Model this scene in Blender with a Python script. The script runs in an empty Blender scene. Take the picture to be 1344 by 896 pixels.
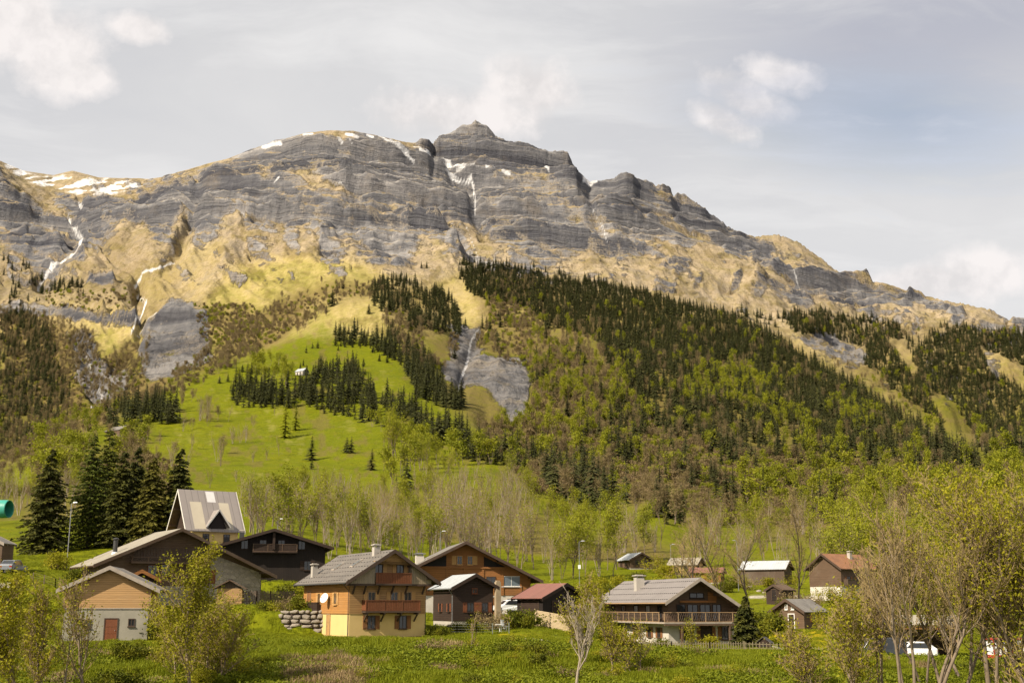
import bpy, bmesh, math, random
import numpy as np
from mathutils import Vector, Matrix, Euler

SC = bpy.context.scene
COL = SC.collection
R = math.radians
F = 1583.0
PITCH = R(12.37)
CP, SP = math.cos(PITCH), math.sin(PITCH)
rng = np.random.default_rng(7)
random.seed(7)

# ---------------------------------------------------------------- survey helpers
def ray(px, py):
    """direction of a surveyed bearing as (x per metre of depth, z per metre of depth)"""
    a = (np.asarray(px, float) - 672) / F
    b = (448 - np.asarray(py, float)) / F
    dy = CP - b * SP
    return a / dy, (SP + b * CP) / dy

def at(px, py, D):
    u, v = ray(px, py)
    return Vector((float(u) * D, D, float(v) * D))

def to_px(x, y, z):
    w = y * CP + z * SP
    h = -y * SP + z * CP
    return 672 + F * x / w, 448 - F * h / w

# ---------------------------------------------------------------- noise
def _hash(ix, iy, seed):
    n = (ix.astype(np.int64) * 374761393 + iy.astype(np.int64) * 668265263 + seed * 1442695041) & 0xFFFFFFFF
    n = ((n ^ (n >> 13)) * 1274126177) & 0xFFFFFFFF
    return ((n ^ (n >> 16)) & 0xFFFF) / 65535.0

def vnoise(x, y, seed=0):
    x = np.asarray(x, float); y = np.asarray(y, float)
    ix = np.floor(x); iy = np.floor(y)
    fx = x - ix; fy = y - iy
    fx = fx * fx * fx * (fx * (fx * 6 - 15) + 10); fy = fy * fy * fy * (fy * (fy * 6 - 15) + 10)
    a = _hash(ix, iy, seed); b = _hash(ix + 1, iy, seed); c = _hash(ix, iy + 1, seed); d = _hash(ix + 1, iy + 1, seed)
    return (a + (b - a) * fx) * (1 - fy) + (c + (d - c) * fx) * fy

def fbm(x, y, seed=0, octv=4, gain=0.5):
    s = 0; a = 1; t = 0
    for k in range(octv):
        s = s + a * (vnoise(x * 2 ** k + 17.3 * k, y * 2 ** k - 9.1 * k, seed + k) * 2 - 1); t += a; a *= gain
    return s / t

def ridged(x, y, seed=0, octv=4):
    s = 0; a = 1; t = 0
    for k in range(octv):
        n = 1 - np.abs(vnoise(x * 2 ** k, y * 2 ** k, seed + k) * 2 - 1)
        s = s + a * n * n; t += a; a *= 0.5
    return s / t

def smooth(a, b, x):
    t = np.clip((x - a) / (b - a), 0, 1)
    return t * t * (3 - 2 * t)

# ---------------------------------------------------------------- polygon masks (survey outlines)
def poly_sd(poly, X, Y):
    """signed distance, positive inside"""
    P = np.asarray(poly, float); n = len(P)
    d2 = np.full(X.shape, 1e18); ins = np.zeros(X.shape, bool)
    for i in range(n):
        ax, ay = P[i]; bx, by = P[(i + 1) % n]
        ex, ey = bx - ax, by - ay
        t = np.clip(((X - ax) * ex + (Y - ay) * ey) / (ex * ex + ey * ey + 1e-9), 0, 1)
        d2 = np.minimum(d2, (X - ax - t * ex) ** 2 + (Y - ay - t * ey) ** 2)
        c = ((ay > Y) != (by > Y)) & (X < (bx - ax) * (Y - ay) / ((by - ay) + 1e-12) + ax)
        ins ^= c
    return np.where(ins, np.sqrt(d2), -np.sqrt(d2))

def line_d(pts, X, Y):
    P = np.asarray(pts, float); d2 = np.full(X.shape, 1e18)
    for i in range(len(P) - 1):
        ax, ay = P[i][:2]; bx, by = P[i + 1][:2]
        ex, ey = bx - ax, by - ay
        t = np.clip(((X - ax) * ex + (Y - ay) * ey) / (ex * ex + ey * ey + 1e-9), 0, 1)
        d2 = np.minimum(d2, (X - ax - t * ex) ** 2 + (Y - ay - t * ey) ** 2)
    return np.sqrt(d2)

# ---------------------------------------------------------------- mesh building
def mesh_np(name, verts, faces, mats=(), midx=None, smooth_=False, tris=False):
    """verts (N,3) array, faces (M,4) or (M,3) array"""
    me = bpy.data.meshes.new(name)
    V = np.ascontiguousarray(verts, np.float32); Fc = np.ascontiguousarray(faces, np.int32)
    me.vertices.add(len(V)); me.vertices.foreach_set('co', V.ravel())
    k = Fc.shape[1]
    me.loops.add(Fc.size); me.loops.foreach_set('vertex_index', Fc.ravel())
    me.polygons.add(len(Fc)); me.polygons.foreach_set('loop_start', np.arange(0, Fc.size, k, dtype=np.int32))
    for m in mats: me.materials.append(m)
    if midx is not None: me.polygons.foreach_set('material_index', np.ascontiguousarray(midx, np.int32))
    me.polygons.foreach_set('use_smooth', np.full(len(Fc), smooth_))
    me.update(calc_edges=True); me.validate(verbose=False)
    return me

def link(o, parent=None):
    COL.objects.link(o)
    if parent is not None: o.parent = parent
    return o

def tag(o, label=None, cat=None, group=None, kind=None):
    if label: o['label'] = label
    if cat: o['category'] = cat
    if group: o['group'] = group
    if kind: o['kind'] = kind
    return o

def empty(name, loc=(0, 0, 0), rz=0, label=None, cat=None, group=None):
    o = bpy.data.objects.new(name, None); o.empty_display_size = 0.3
    o.location = loc; o.rotation_euler = (0, 0, rz)
    link(o); tag(o, label, cat, group)
    return o

class MB:
    """collects solid shapes and links them as one mesh object"""
    def __init__(s): s.v = []; s.f = []
    def add(s, v, f):
        n = len(s.v); s.v += [tuple(p) for p in v]; s.f += [tuple(i + n for i in q) for q in f]
    def box(s, x0, x1, y0, y1, z0, z1):
        s.hexa([(x0, y0, z0), (x1, y0, z0), (x1, y1, z0), (x0, y1, z0), (x0, y0, z1), (x1, y0, z1), (x1, y1, z1), (x0, y1, z1)])
    def hexa(s, v):
        s.add(v, [(3, 2, 1, 0), (4, 5, 6, 7), (0, 1, 5, 4), (1, 2, 6, 5), (2, 3, 7, 6), (3, 0, 4, 7)])
    def prism(s, prof, y0, y1):
        """profile in (x,z), counter-clockwise seen from -y, extruded along y"""
        n = len(prof)
        v = [(x, y0, z) for x, z in prof] + [(x, y1, z) for x, z in prof]
        f = [tuple(range(n)), tuple(range(2 * n - 1, n - 1, -1))]
        f += [(i, i + n, (i + 1) % n + n, (i + 1) % n) for i in range(n)]
        s.add(v, f)
    def bar(s, a, b, w, h=None, up=(0, 0, 1)):
        a = Vector(a); b = Vector(b); d = (b - a).normalized(); h = h or w
        x = d.cross(Vector(up))
        if x.length < 1e-4: x = d.cross(Vector((1, 0, 0)))
        x.normalize(); z = x.cross(d)
        x *= w / 2; z *= h / 2
        s.hexa([a - x - z, a + x - z, b + x - z, b - x - z, a - x + z, a + x + z, b + x + z, b - x + z])
    def tube(s, pts, rad, n=8, cap=True):
        pts = [Vector(p) for p in pts]
        if not hasattr(rad, '__len__'): rad = [rad] * len(pts)
        v = []; f = []
        for i, p in enumerate(pts):
            d = (pts[min(i + 1, len(pts) - 1)] - pts[max(i - 1, 0)]).normalized()
            x = d.cross(Vector((0.13, 0.21, 1)) if abs(d.z) < .95 else Vector((1, 0, 0))).normalized(); y = d.cross(x)
            for k in range(n):
                a = 2 * math.pi * k / n
                v.append(p + (x * math.cos(a) + y * math.sin(a)) * rad[i])
        for i in range(len(pts) - 1):
            for k in range(n):
                f.append((i * n + k, i * n + (k + 1) % n, (i + 1) * n + (k + 1) % n, (i + 1) * n + k))
        if cap:
            f.append(tuple(range(n - 1, -1, -1))); f.append(tuple(range((len(pts) - 1) * n, len(pts) * n)))
        s.add(v, f)
    def ring(s, prof, n=16, c=(0, 0, 0)):
        """lathe (r,z) profile about the z axis"""
        v = []; f = []
        for r, z in prof:
            for k in range(n):
                a = 2 * math.pi * k / n; v.append((c[0] + r * math.cos(a), c[1] + r * math.sin(a), c[2] + z))
        for i in range(len(prof) - 1):
            for k in range(n): f.append((i * n + k, i * n + (k + 1) % n, (i + 1) * n + (k + 1) % n, (i + 1) * n + k))
        f.append(tuple(range(n - 1, -1, -1))); f.append(tuple(range((len(prof) - 1) * n, len(prof) * n)))
        s.add(v, f)
    def build(s, name, mat, parent=None, bev=0, smooth_=False, label=None):
        me = bpy.data.meshes.new(name); me.from_pydata([tuple(p) for p in s.v], [], s.f)
        for m in (mat if isinstance(mat, (list, tuple)) else [mat]): me.materials.append(m)
        if smooth_: me.polygons.foreach_set('use_smooth', [True] * len(me.polygons))
        me.update()
        o = bpy.data.objects.new(name, me); link(o, parent)
        if bev:
            b = o.modifiers.new('edge', 'BEVEL'); b.width = bev; b.segments = 1; b.limit_method = 'ANGLE'
        if label: o['label'] = label
        return o

# ---------------------------------------------------------------- materials
def nmat(name):
    m = bpy.data.materials.new(name); m.use_nodes = True
    nt = m.node_tree; b = nt.nodes['Principled BSDF']
    return m, nt, b

class N:
    """thin sugar over node creation"""
    def __init__(s, nt): s.nt = nt
    def new(s, t, **kw):
        n = s.nt.nodes.new(t)
        for k, v in kw.items(): setattr(n, k, v)
        return n
    def lk(s, a, b): s.nt.links.new(a, b)
    def val(s, sock, v):
        if hasattr(v, 'is_linked') or isinstance(v, bpy.types.NodeSocket): s.lk(v, sock)
        else: sock.default_value = v
    def math(s, op, a, b=0.0, clamp=False):
        n = s.new('ShaderNodeMath', operation=op, use_clamp=clamp); s.val(n.inputs[0], a); s.val(n.inputs[1], b); return n.outputs[0]
    def mix(s, fac, a, b, blend='MIX'):
        n = s.new('ShaderNodeMix', data_type='RGBA', blend_type=blend)
        s.val(n.inputs[0], fac)
        for i, v in ((6, a), (7, b)):
            if isinstance(v, bpy.types.NodeSocket): s.lk(v, n.inputs[i])
            else: n.inputs[i].default_value = (*v[:3], 1)
        return n.outputs[2]
    def noise(s, vec, scale, detail=4, rough=.55, out=0):
        n = s.new('ShaderNodeTexNoise'); n.inputs['Scale'].default_value = scale; n.inputs['Detail'].default_value = detail
        n.inputs['Roughness'].default_value = rough
        if vec is not None: s.lk(vec, n.inputs['Vector'])
        return n.outputs[out]
    def ramp(s, fac, stops):
        n = s.new('ShaderNodeValToRGB'); s.lk(fac, n.inputs[0]); e = n.color_ramp.elements
        while len(e) < len(stops): e.new(0.5)
        for i, (p, c) in enumerate(stops):
            e[i].position = p; e[i].color = (*c[:3], 1) if hasattr(c, '__len__') else (c, c, c, 1)
        return n.outputs[0]
    def mapr(s, v, a, b, c=0.0, d=1.0):
        n = s.new('ShaderNodeMapRange'); s.val(n.inputs[0], v)
        for i, q in enumerate((a, b, c, d)): n.inputs[i + 1].default_value = q
        return n.outputs[0]
    def vmul(s, vec, sc):
        n = s.new('ShaderNodeVectorMath', operation='MULTIPLY'); s.lk(vec, n.inputs[0]); n.inputs[1].default_value = sc; return n.outputs[0]
    def vadd(s, a, b):
        n = s.new('ShaderNodeVectorMath', operation='ADD'); s.lk(a, n.inputs[0]); s.lk(b, n.inputs[1]); return n.outputs[0]
    def bump(s, h, strength=.5, dist=.05):
        n = s.new('ShaderNodeBump'); n.inputs['Strength'].default_value = strength; n.inputs['Distance'].default_value = dist
        s.lk(h, n.inputs['Height']); return n.outputs[0]
    def obj(s): return s.new('ShaderNodeTexCoord').outputs['Object']
    def pos(s): return s.new('ShaderNodeNewGeometry').outputs['Position']
    def rand(s): return s.new('ShaderNodeObjectInfo').outputs['Random']
    def sep(s, v):
        n = s.new('ShaderNodeSeparateXYZ'); s.lk(v, n.inputs[0]); return n.outputs
    def comb(s, x, y, z):
        n = s.new('ShaderNodeCombineXYZ')
        for i, q in enumerate((x, y, z)): s.val(n.inputs[i], q)
        return n.outputs[0]

def plain(name, c1, c2=None, scale=1.5, rough=.8, bump=.2, dist=.02, metal=0, spec=.3):
    """solid material with a mottled colour and fine bump"""
    m, nt, b = nmat(name); n = N(nt); o = n.obj()
    c2 = c2 or tuple(x * .7 for x in c1)
    f = n.noise(o, scale, 6, .65)
    c = n.mix(n.mapr(f, .3, .7), c1, c2)
    n.lk(c, b.inputs['Base Color'])
    b.inputs['Roughness'].default_value = rough; b.inputs['Metallic'].default_value = metal
    b.inputs['Specular IOR Level'].default_value = spec
    if bump: n.lk(n.bump(n.noise(o, scale * 9, 4), bump, dist), b.inputs['Normal'])
    return m

def boards(name, c1, c2, pitch=.2, axis=2, rough=.75, weather=None):
    """boards laid along one axis: grooves, per-board tone, grain and weathering"""
    m, nt, b = nmat(name); n = N(nt); o = n.obj(); s = n.sep(o)
    if axis == 2: q = s[2]
    else: q = n.math('ADD', s[0], s[1])
    k = n.math('DIVIDE', q, pitch)
    idx = n.math('FLOOR', k); fr = n.math('FRACT', k)
    wn = n.new('ShaderNodeTexWhiteNoise', noise_dimensions='1D'); n.lk(idx, wn.inputs['W'])
    gv = n.vmul(o, (.6, .6, 14) if axis == 2 else (14, 14, .6))
    grain = n.noise(gv, 1.6, 5, .6)
    c = n.mix(n.mapr(grain, .3, .7), c1, c2)
    c = n.mix(n.mapr(wn.outputs[0], 0, 1, 0, .45), c, tuple(x * .6 for x in c1))
    big = n.noise(o, .35, 5, .6)
    w = weather or tuple(x * .55 + .03 for x in c2)
    c = n.mix(n.mapr(big, .45, .75, 0, .7), c, w)
    edge = n.math('MINIMUM', fr, n.math('SUBTRACT', 1.0, fr))
    g = n.mapr(edge, 0.0, .09)
    c = n.mix(g, tuple(x * .35 for x in c1), c)
    n.lk(c, b.inputs['Base Color']); b.inputs['Roughness'].default_value = rough; b.inputs['Specular IOR Level'].default_value = .25
    h = n.math('ADD', g, n.math('MULTIPLY', grain, .3))
    n.lk(n.bump(h, .6, .02), b.inputs['Normal'])
    return m
# ================================================================ TERRAIN
# contour lines of the valley and the mountain: (bearing, elevation bearing or 'z' height, depth in metres)
def PY(*a): return [(p, q, d) for p, q, d in a]
CONT = []
def cz(n, *a): CONT.append((n, [(p, z, D, 'z') for p, z, D in a]))
def cp(n, *a): CONT.append((n, [(p, y, D, 'p') for p, y, D in a]))
cz(0, (-400, -9, 4), (1800, -9, 4))
cz(8, (-400, -8.5, 46), (672, -8.3, 46), (1800, -8, 46))
cz(16, (-400, -6.2, 80), (300, -6.2, 80), (672, -6.1, 80), (1000, -6.0, 80), (1800, -5.6, 80))
cz(34, (-400, -3.9, 103), (100, -3.7, 105), (300, -3.4, 105), (430, -3.2, 105), (672, -3.1, 106), (850, -4.0, 110), (1000, -4.0, 106), (1180, -4.8, 100), (1800, -4.8, 100))
cz(16, (-400, -2, 118), (0, -2.6, 117), (100, -2.95, 117), (430, -2.85, 117), (570, -2.85, 117), (700, -2.5, 118), (850, -3.9, 119), (1000, -3.7, 119), (1180, -4.5, 118), (1800, -4.6, 118))
cz(22, (-400, 3.5, 142), (0, 3.3, 142), (70, 2.5, 142), (130, .3, 141), (240, -.3, 139), (350, .2, 139), (420, -.3, 138), (500, -1.4, 138), (620, -1.6, 140), (700, -1.2, 140), (850, -3.4, 142), (1000, -2.75, 148), (1100, -2.7, 146), (1344, -3.4, 142), (1800, -3.4, 142))
cz(20, (-400, 6.2, 172), (0, 6.2, 172), (100, 6.3, 172), (270, 6.4, 170), (380, 3.6, 168), (600, .8, 168), (700, .4, 170), (850, -1.2, 175), (1000, -.8, 190), (1100, .6, 196), (1344, -.5, 180), (1800, -.5, 180))
cz(26, (-400, 14, 240), (0, 14, 240), (270, 15.5, 240), (400, 14.5, 240), (600, 8, 240), (700, 6, 240), (850, 4.9, 240), (1000, 4.2, 240), (1100, 4, 240), (1344, 4, 240), (1800, 4, 240))
cp(30, (-400, 655, 420), (0, 650, 410), (100, 645, 420), (330, 650, 420), (520, 650, 420), (640, 655, 410), (700, 668, 390), (800, 690, 360), (860, 705, 320), (900, 708, 330), (1000, 708, 350), (1100, 712, 330), (1344, 715, 330), (1800, 715, 330))
cp(34, (-400, 640, 560), (0, 620, 560), (60, 603, 560), (130, 600, 580), (330, 602, 600), (520, 602, 600), (640, 607, 600), (720, 640, 520), (760, 655, 500), (820, 655, 500), (870, 642, 520), (920, 668, 500), (1040, 690, 480), (1100, 670, 520), (1344, 650, 560), (1800, 650, 560))
cp(40, (-400, 630, 640), (0, 611, 640), (60, 580, 680), (130, 551, 760), (200, 528, 830), (330, 525, 850), (520, 522, 850), (640, 537, 850), (760, 565, 820), (900, 585, 800), (1100, 600, 780), (1344, 600, 780), (1800, 600, 780))
cp(36, (-400, 635, 700), (0, 622, 720), (60, 590, 780), (130, 558, 860), (200, 516, 930), (300, 478, 1050), (400, 462, 1100), (520, 462, 1100), (600, 480, 1100), (700, 495, 1080), (800, 495, 1060), (900, 508, 1050), (1100, 545, 1000), (1200, 570, 980), (1344, 575, 980), (1800, 575, 980))
cp(36, (-400, 660, 850), (0, 645, 880), (60, 615, 950), (130, 580, 1030), (200, 530, 1080), (260, 500, 1130), (300, 484, 1200), (350, 462, 1230), (380, 446, 1260), (440, 405, 1340), (500, 390, 1400), (560, 405, 1400), (600, 430, 1390), (700, 435, 1380), (800, 435, 1350), (900, 448, 1320), (1000, 480, 1280), (1100, 520, 1200), (1200, 565, 1100), (1344, 603, 1040), (1800, 640, 1040))
cp(36, (-400, 610, 1080), (0, 600, 1150), (60, 585, 1180), (130, 545, 1230), (200, 505, 1300), (250, 474, 1350), (300, 455, 1400), (380, 428, 1450), (440, 384, 1500), (500, 372, 1550), (560, 385, 1550), (600, 405, 1560), (620, 372, 1620), (640, 364, 1690), (700, 372, 1730), (800, 382, 1730), (900, 406, 1660), (960, 422, 1580), (1000, 438, 1500), (1060, 470, 1400), (1130, 512, 1300), (1200, 558, 1220), (1290, 608, 1130), (1344, 625, 1100), (1800, 660, 1100))
cp(22, (-400, 540, 1350), (0, 525, 1400), (60, 525, 1400), (130, 508, 1380), (200, 455, 1450), (250, 433, 1500), (300, 420, 1550), (380, 395, 1600), (440, 360, 1650), (500, 356, 1700), (560, 362, 1720), (600, 372, 1740), (640, 362, 1800), (700, 372, 1840), (800, 384, 1850), (900, 410, 1790), (960, 430, 1720), (1000, 448, 1660), (1060, 484, 1560), (1130, 530, 1470), (1200, 575, 1380), (1290, 620, 1290), (1344, 625, 1260), (1800, 625, 1260))
cp(40, (-400, 445, 1650), (0, 440, 1650), (60, 430, 1650), (130, 430, 1600), (200, 400, 1650), (250, 385, 1700), (300, 365, 1750), (380, 338, 1800), (440, 330, 1800), (500, 338, 1830), (560, 340, 1850), (640, 346, 1880), (700, 352, 1910), (800, 356, 1930), (900, 376, 1950), (1000, 415, 1950), (1060, 438, 1900), (1130, 466, 1850), (1200, 490, 1800), (1290, 520, 1750), (1344, 530, 1700), (1800, 560, 1700))
cp(60, (-400, 340, 1950), (0, 350, 1950), (60, 355, 1950), (130, 340, 1950), (200, 320, 2000), (250, 310, 2020), (300, 290, 2050), (380, 290, 2050), (440, 290, 2050), (500, 295, 2080), (560, 300, 2100), (640, 315, 2100), (700, 320, 2120), (800, 325, 2150), (900, 335, 2180), (1000, 370, 2200), (1060, 390, 2200), (1130, 410, 2200), (1200, 425, 2150), (1290, 440, 2100), (1344, 452, 2050), (1800, 500, 2000))
cp(105, (-400, 260, 2300), (0, 270, 2320), (60, 290, 2360), (130, 268, 2360), (200, 262, 2310), (300, 245, 2250), (380, 235, 2250), (440, 235, 2250), (500, 240, 2280), (560, 245, 2330), (620, 250, 2400), (700, 255, 2400), (760, 265, 2360), (820, 270, 2400), (900, 300, 2450), (1000, 335, 2450), (1060, 358, 2400), (1130, 380, 2400), (1200, 400, 2350), (1290, 416, 2300), (1344, 432, 2250), (1800, 480, 2200))
RIDGE = [(-400, 170, 2700), (-60, 190, 2750), (0, 211, 2800), (30, 224, 2950), (70, 230, 3050), (95, 224, 3100), (130, 233, 3100), (195, 235, 2950), (215, 232, 2700), (245, 223, 2600), (275, 214, 2540), (300, 208, 2500), (330, 196, 2470), (360, 186, 2450), (400, 175, 2440), (430, 171, 2440), (465, 172, 2450), (500, 179, 2480), (530, 186, 2520), (545, 188, 2550), (552, 184, 2570), (563, 185, 2590), (568, 191, 2640), (575, 180, 2700), (600, 172, 2720), (625, 167, 2730), (640, 172, 2720), (655, 180, 2700), (690, 195, 2680), (720, 208, 2660), (745, 213, 2640), (757, 221, 2620), (761, 232, 2640), (775, 239, 2660), (808, 240, 2600), (813, 233, 2590), (822, 227, 2580), (832, 232, 2580), (836, 243, 2590), (870, 245, 2600), (880, 249, 2610), (886, 262, 2620), (895, 267, 2620), (920, 272, 2620), (940, 286, 2630), (960, 300, 2640), (980, 309, 2650), (1000, 310, 2760), (1020, 308, 2800), (1045, 316, 2800), (1075, 337, 2740), (1100, 357, 2640), (1125, 359, 2600), (1140, 369, 2600), (1180, 378, 2580), (1200, 386, 2560), (1250, 396, 2520), (1300, 406, 2480), (1320, 419, 2460), (1344, 425, 2440), (1500, 445, 2400), (1800, 470, 2400)]
cp(120, *RIDGE)

NCOL = 1100
U0, U1 = float(ray(-330, 600)[0]), float(ray(1700, 600)[0])
UU = np.linspace(U0, U1, NCOL)
KD = []; KV = []; CNT = []
for n, pts in CONT:
    us = []; vs = []; ds = []
    for p, q, D, m in pts:
        if m == 'z':
            v = q / D; u = (p - 672) / F * (CP + v * SP)
        else:
            u, v = ray(p, q)
        us.append(float(u)); vs.append(float(v)); ds.append(D)
    KD.append(np.interp(UU, us, ds)); KV.append(np.interp(UU, us, vs)); CNT.append(n)
# soften contour polylines a little (not the ridge)
def sm(a, k):
    pad = np.pad(a, k, mode='edge'); ker = np.hanning(2 * k + 1); ker /= ker.sum()
    return np.convolve(pad, ker, 'valid')
for i in range(len(KD) - 1):
    KD[i] = sm(KD[i], 18); KV[i] = sm(KV[i], 18 if i > 9 else 10)
KD[-1] = sm(KD[-1], 8)
KD.append(KD[-1] + 380); KV.append((KV[-1] * KD[-2] - 230) / KD[-1]); CNT.append(8)
KD.append(KD[-1] + 1400); KV.append((KV[-1] * KD[-2] - 700) / KD[-1]); CNT.append(6)
KD = np.array(KD); KV = np.array(KV)
for i in range(1, len(KD)): KD[i] = np.maximum(KD[i], KD[i - 1] + 4)
K = len(KD)
S = np.log(KD)
h = np.diff(S, axis=0); dl = np.diff(KV, axis=0) / h
m_ = np.zeros_like(KV)
m_[0] = dl[0]; m_[-1] = dl[-1]
for i in range(1, K - 1):
    w1 = 2 * h[i] + h[i - 1]; w2 = h[i] + 2 * h[i - 1]
    same = dl[i] * dl[i - 1] > 0
    hm = (w1 + w2) / (w1 / np.where(same, dl[i - 1], 1) + w2 / np.where(same, dl[i], 1))
    m_[i] = np.where(same, hm, 0)
rowsD = []; rowsV = []; rowI = []
for i in range(K - 1):
    n = max(CNT[i + 1], 3)
    for j in range(n + (1 if i == K - 2 else 0)):
        t = j / n
        h00 = 2 * t ** 3 - 3 * t ** 2 + 1; h10 = t ** 3 - 2 * t ** 2 + t; h01 = -2 * t ** 3 + 3 * t ** 2; h11 = t ** 3 - t ** 2
        s = S[i] + t * h[i]
        rowsD.append(np.exp(s)); rowsV.append(h00 * KV[i] + h10 * h[i] * m_[i] + h01 * KV[i + 1] + h11 * h[i] * m_[i + 1]); rowI.append(i + t)
TD = np.array(rowsD); TV = np.array(rowsV); TI = np.array(rowI)
NROW = len(TD)
TX = UU[None] * TD; TY = TD; TZ = TV * TD
PX0, PY0 = to_px(TX, TY, TZ)
I_CR, I_VAL, I_MID, I_CL, I_UP, I_RIDGE = 13, 14, 15, 16, 17, 18

# ---- rock cover first: it drives the relief
ti2 = np.repeat(TI[:, None], NCOL, 1)
def pnoise(PX, PY, scale, amp, seed): return amp * fbm(PX / scale, PY / scale, seed, 4)
def area_(poly, QX, QY, soft=8): return smooth(-soft, soft, poly_sd(poly, QX, QY))
def rock_cover(PX, PY):
    QX = PX + pnoise(PX, PY, 26, 9, 11) + pnoise(PX, PY, 7, 3, 12); QY = PY + pnoise(PX, PY, 26, 7, 21) + pnoise(PX, PY, 7, 2.5, 22)
    # upper limit of the grass slopes under the cliffs
    GL = [(-400, 330), (0, 328), (30, 335), (60, 372), (85, 352), (110, 340), (135, 315), (160, 284), (176, 282), (195, 296), (212, 340), (224, 318), (236, 287), (250, 284), (262, 318), (285, 300), (310, 268), (322, 274), (345, 318), (360, 303), (400, 296), (420, 292), (418, 332), (440, 336), (462, 318), (478, 332), (500, 352), (525, 368), (545, 335), (556, 312), (575, 325), (600, 346), (640, 348), (680, 362), (720, 368), (760, 352), (775, 335), (800, 345), (830, 338), (870, 350), (900, 345), (925, 318), (960, 330), (1000, 352), (1060, 382), (1100, 396), (1150, 404), (1200, 404), (1250, 410), (1344, 432), (1800, 470)]
    gl = np.interp(PX, [a for a, b in GL], [b for a, b in GL])
    rock = smooth(9, -9, PY + pnoise(PX, PY, 14, 8, 31) + pnoise(PX, PY, 4, 4, 32) - gl) * (ti2 > 13.6)
    rock = np.where(ti2 > 13.6, smooth(34, -30, PY + pnoise(PX, PY, 30, 30, 31) + pnoise(PX, PY, 9, 14, 32) - gl), rock)
    far = ti2 > 12.0
    for pl in ([(185, 432), (228, 388), (272, 402), (268, 440), (282, 470), (240, 492), (192, 502), (180, 460)],
               [(60, 395), (120, 408), (180, 412), (180, 428), (120, 424), (62, 412)],
               [(92, 440), (118, 438), (128, 470), (150, 485), (172, 488), (165, 512), (140, 525), (112, 520), (100, 480)],
               [(0, 395), (60, 402), (60, 415), (0, 410)], [(115, 355), (150, 360), (150, 370), (110, 368)]):
        rock = np.where(far, np.maximum(rock, area_(pl, QX, QY, 6)), rock)
    for pl in ([(575, 472), (612, 465), (640, 466), (682, 470), (694, 492), (699, 515), (688, 545), (672, 552), (655, 528), (640, 510), (605, 506), (580, 502)],
               [(1040, 442), (1090, 438), (1140, 456), (1137, 478), (1118, 484), (1086, 468)], [(590, 425), (632, 430), (622, 470), (590, 470)]):
        rock = np.maximum(rock, area_(pl, QX, QY, 6) * (ti2 > 9))
    # grass ledges and caps inside the cliffs
    TAN = [([(0, 212), (40, 232), (72, 262), (92, 288), (72, 292), (40, 268), (12, 242), (0, 238)], .9),
           ([(0, 205), (30, 215), (70, 225), (140, 228), (205, 232), (160, 256), (100, 262), (70, 255), (40, 240)], .9),
           ([(150, 262), (200, 240), (250, 222), (300, 206), (302, 214), (250, 230), (205, 252), (170, 264)], .9),
           ([(384, 222), (402, 220), (450, 240), (482, 262), (470, 264), (440, 252), (400, 252), (390, 236)], .9),
           ([(340, 216), (352, 216), (356, 232), (342, 234)], .8),
           ([(392, 172), (440, 167), (470, 172), (470, 180), (430, 178), (398, 181)], .8), ([(520, 183), (545, 186), (545, 200), (530, 198)], .7),
           ([(565, 268), (600, 292), (640, 312), (668, 338), (690, 356), (660, 345), (630, 325), (600, 305)], .85),
           ([(600, 290), (640, 300), (672, 325), (660, 328), (620, 306)], .6),
           ([(632, 232), (664, 225), (716, 224), (722, 238), (690, 240), (650, 238)], .65),
           ([(678, 224), (692, 224), (694, 240), (684, 242)], .9), ([(985, 308), (1020, 303), (1050, 318), (1092, 352), (1086, 356), (1045, 330), (1000, 316)], .95),
           ([(505, 258), (518, 262), (514, 270), (504, 268)], .8), ([(1120, 352), (1140, 362), (1130, 368), (1112, 360)], .7),
           ([(830, 300), (900, 305), (925, 318), (900, 335), (850, 330)], .35), ([(700, 330), (770, 320), (830, 335), (800, 345), (720, 360)], .35)]
    for pl, w in TAN: rock = np.where(ti2 > 14, rock * (1 - w * area_(pl, QX, QY, 9)), rock)
    RIBS = smooth(.52, .72, vnoise(PX / 17 + PY / 60, PY / 46, 55)) * (PX > 640) * smooth(400, 330, PY - .28 * (PX - 640)) * (ti2 > 14)
    rock = np.clip(np.maximum(rock, np.where((ti2 > 14.6) & (PX > 640), .5 * RIBS, 0)), 0, 1)
    RIB2 = smooth(.6, .75, fbm(PX / 22 - PY / 50, PY / 40, 77, 3) * .5 + .5) * (PX < 460) * (ti2 > 13.8) * smooth(400, 360, PY)
    rock = np.clip(np.maximum(rock, .6 * RIB2), 0, 1)
    dg = fbm((PX + 1.2 * PY) / 85, (PY - .38 * PX) / 13, 133, 4) * .5 + .5
    amt = .38 + .26 * smooth(700, 900, PX) + .15 * smooth(230, 330, PY)
    rock = np.where(ti2 > 14.3, rock * (1 - amt * smooth(.53, .63, dg)), rock)
    return rock
rock = rock_cover(PX0, PY0)
QX = PX0 + pnoise(PX0, PY0, 26, 9, 11); QY = PY0 + pnoise(PX0, PY0, 26, 7, 21)
# ---- relief
dz = np.zeros_like(TZ)
keep = smooth(500, 640, PX0) * smooth(1010, 930, PX0)
crest = smooth(18.02, 17.45, ti2) * (1 - keep) + keep
wmt = smooth(13.2, 15.5, ti2) * smooth(18.02, 17.9, ti2)
wmt2 = smooth(13.2, 15.5, ti2)
AX = UU[None] * 2300.0
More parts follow.
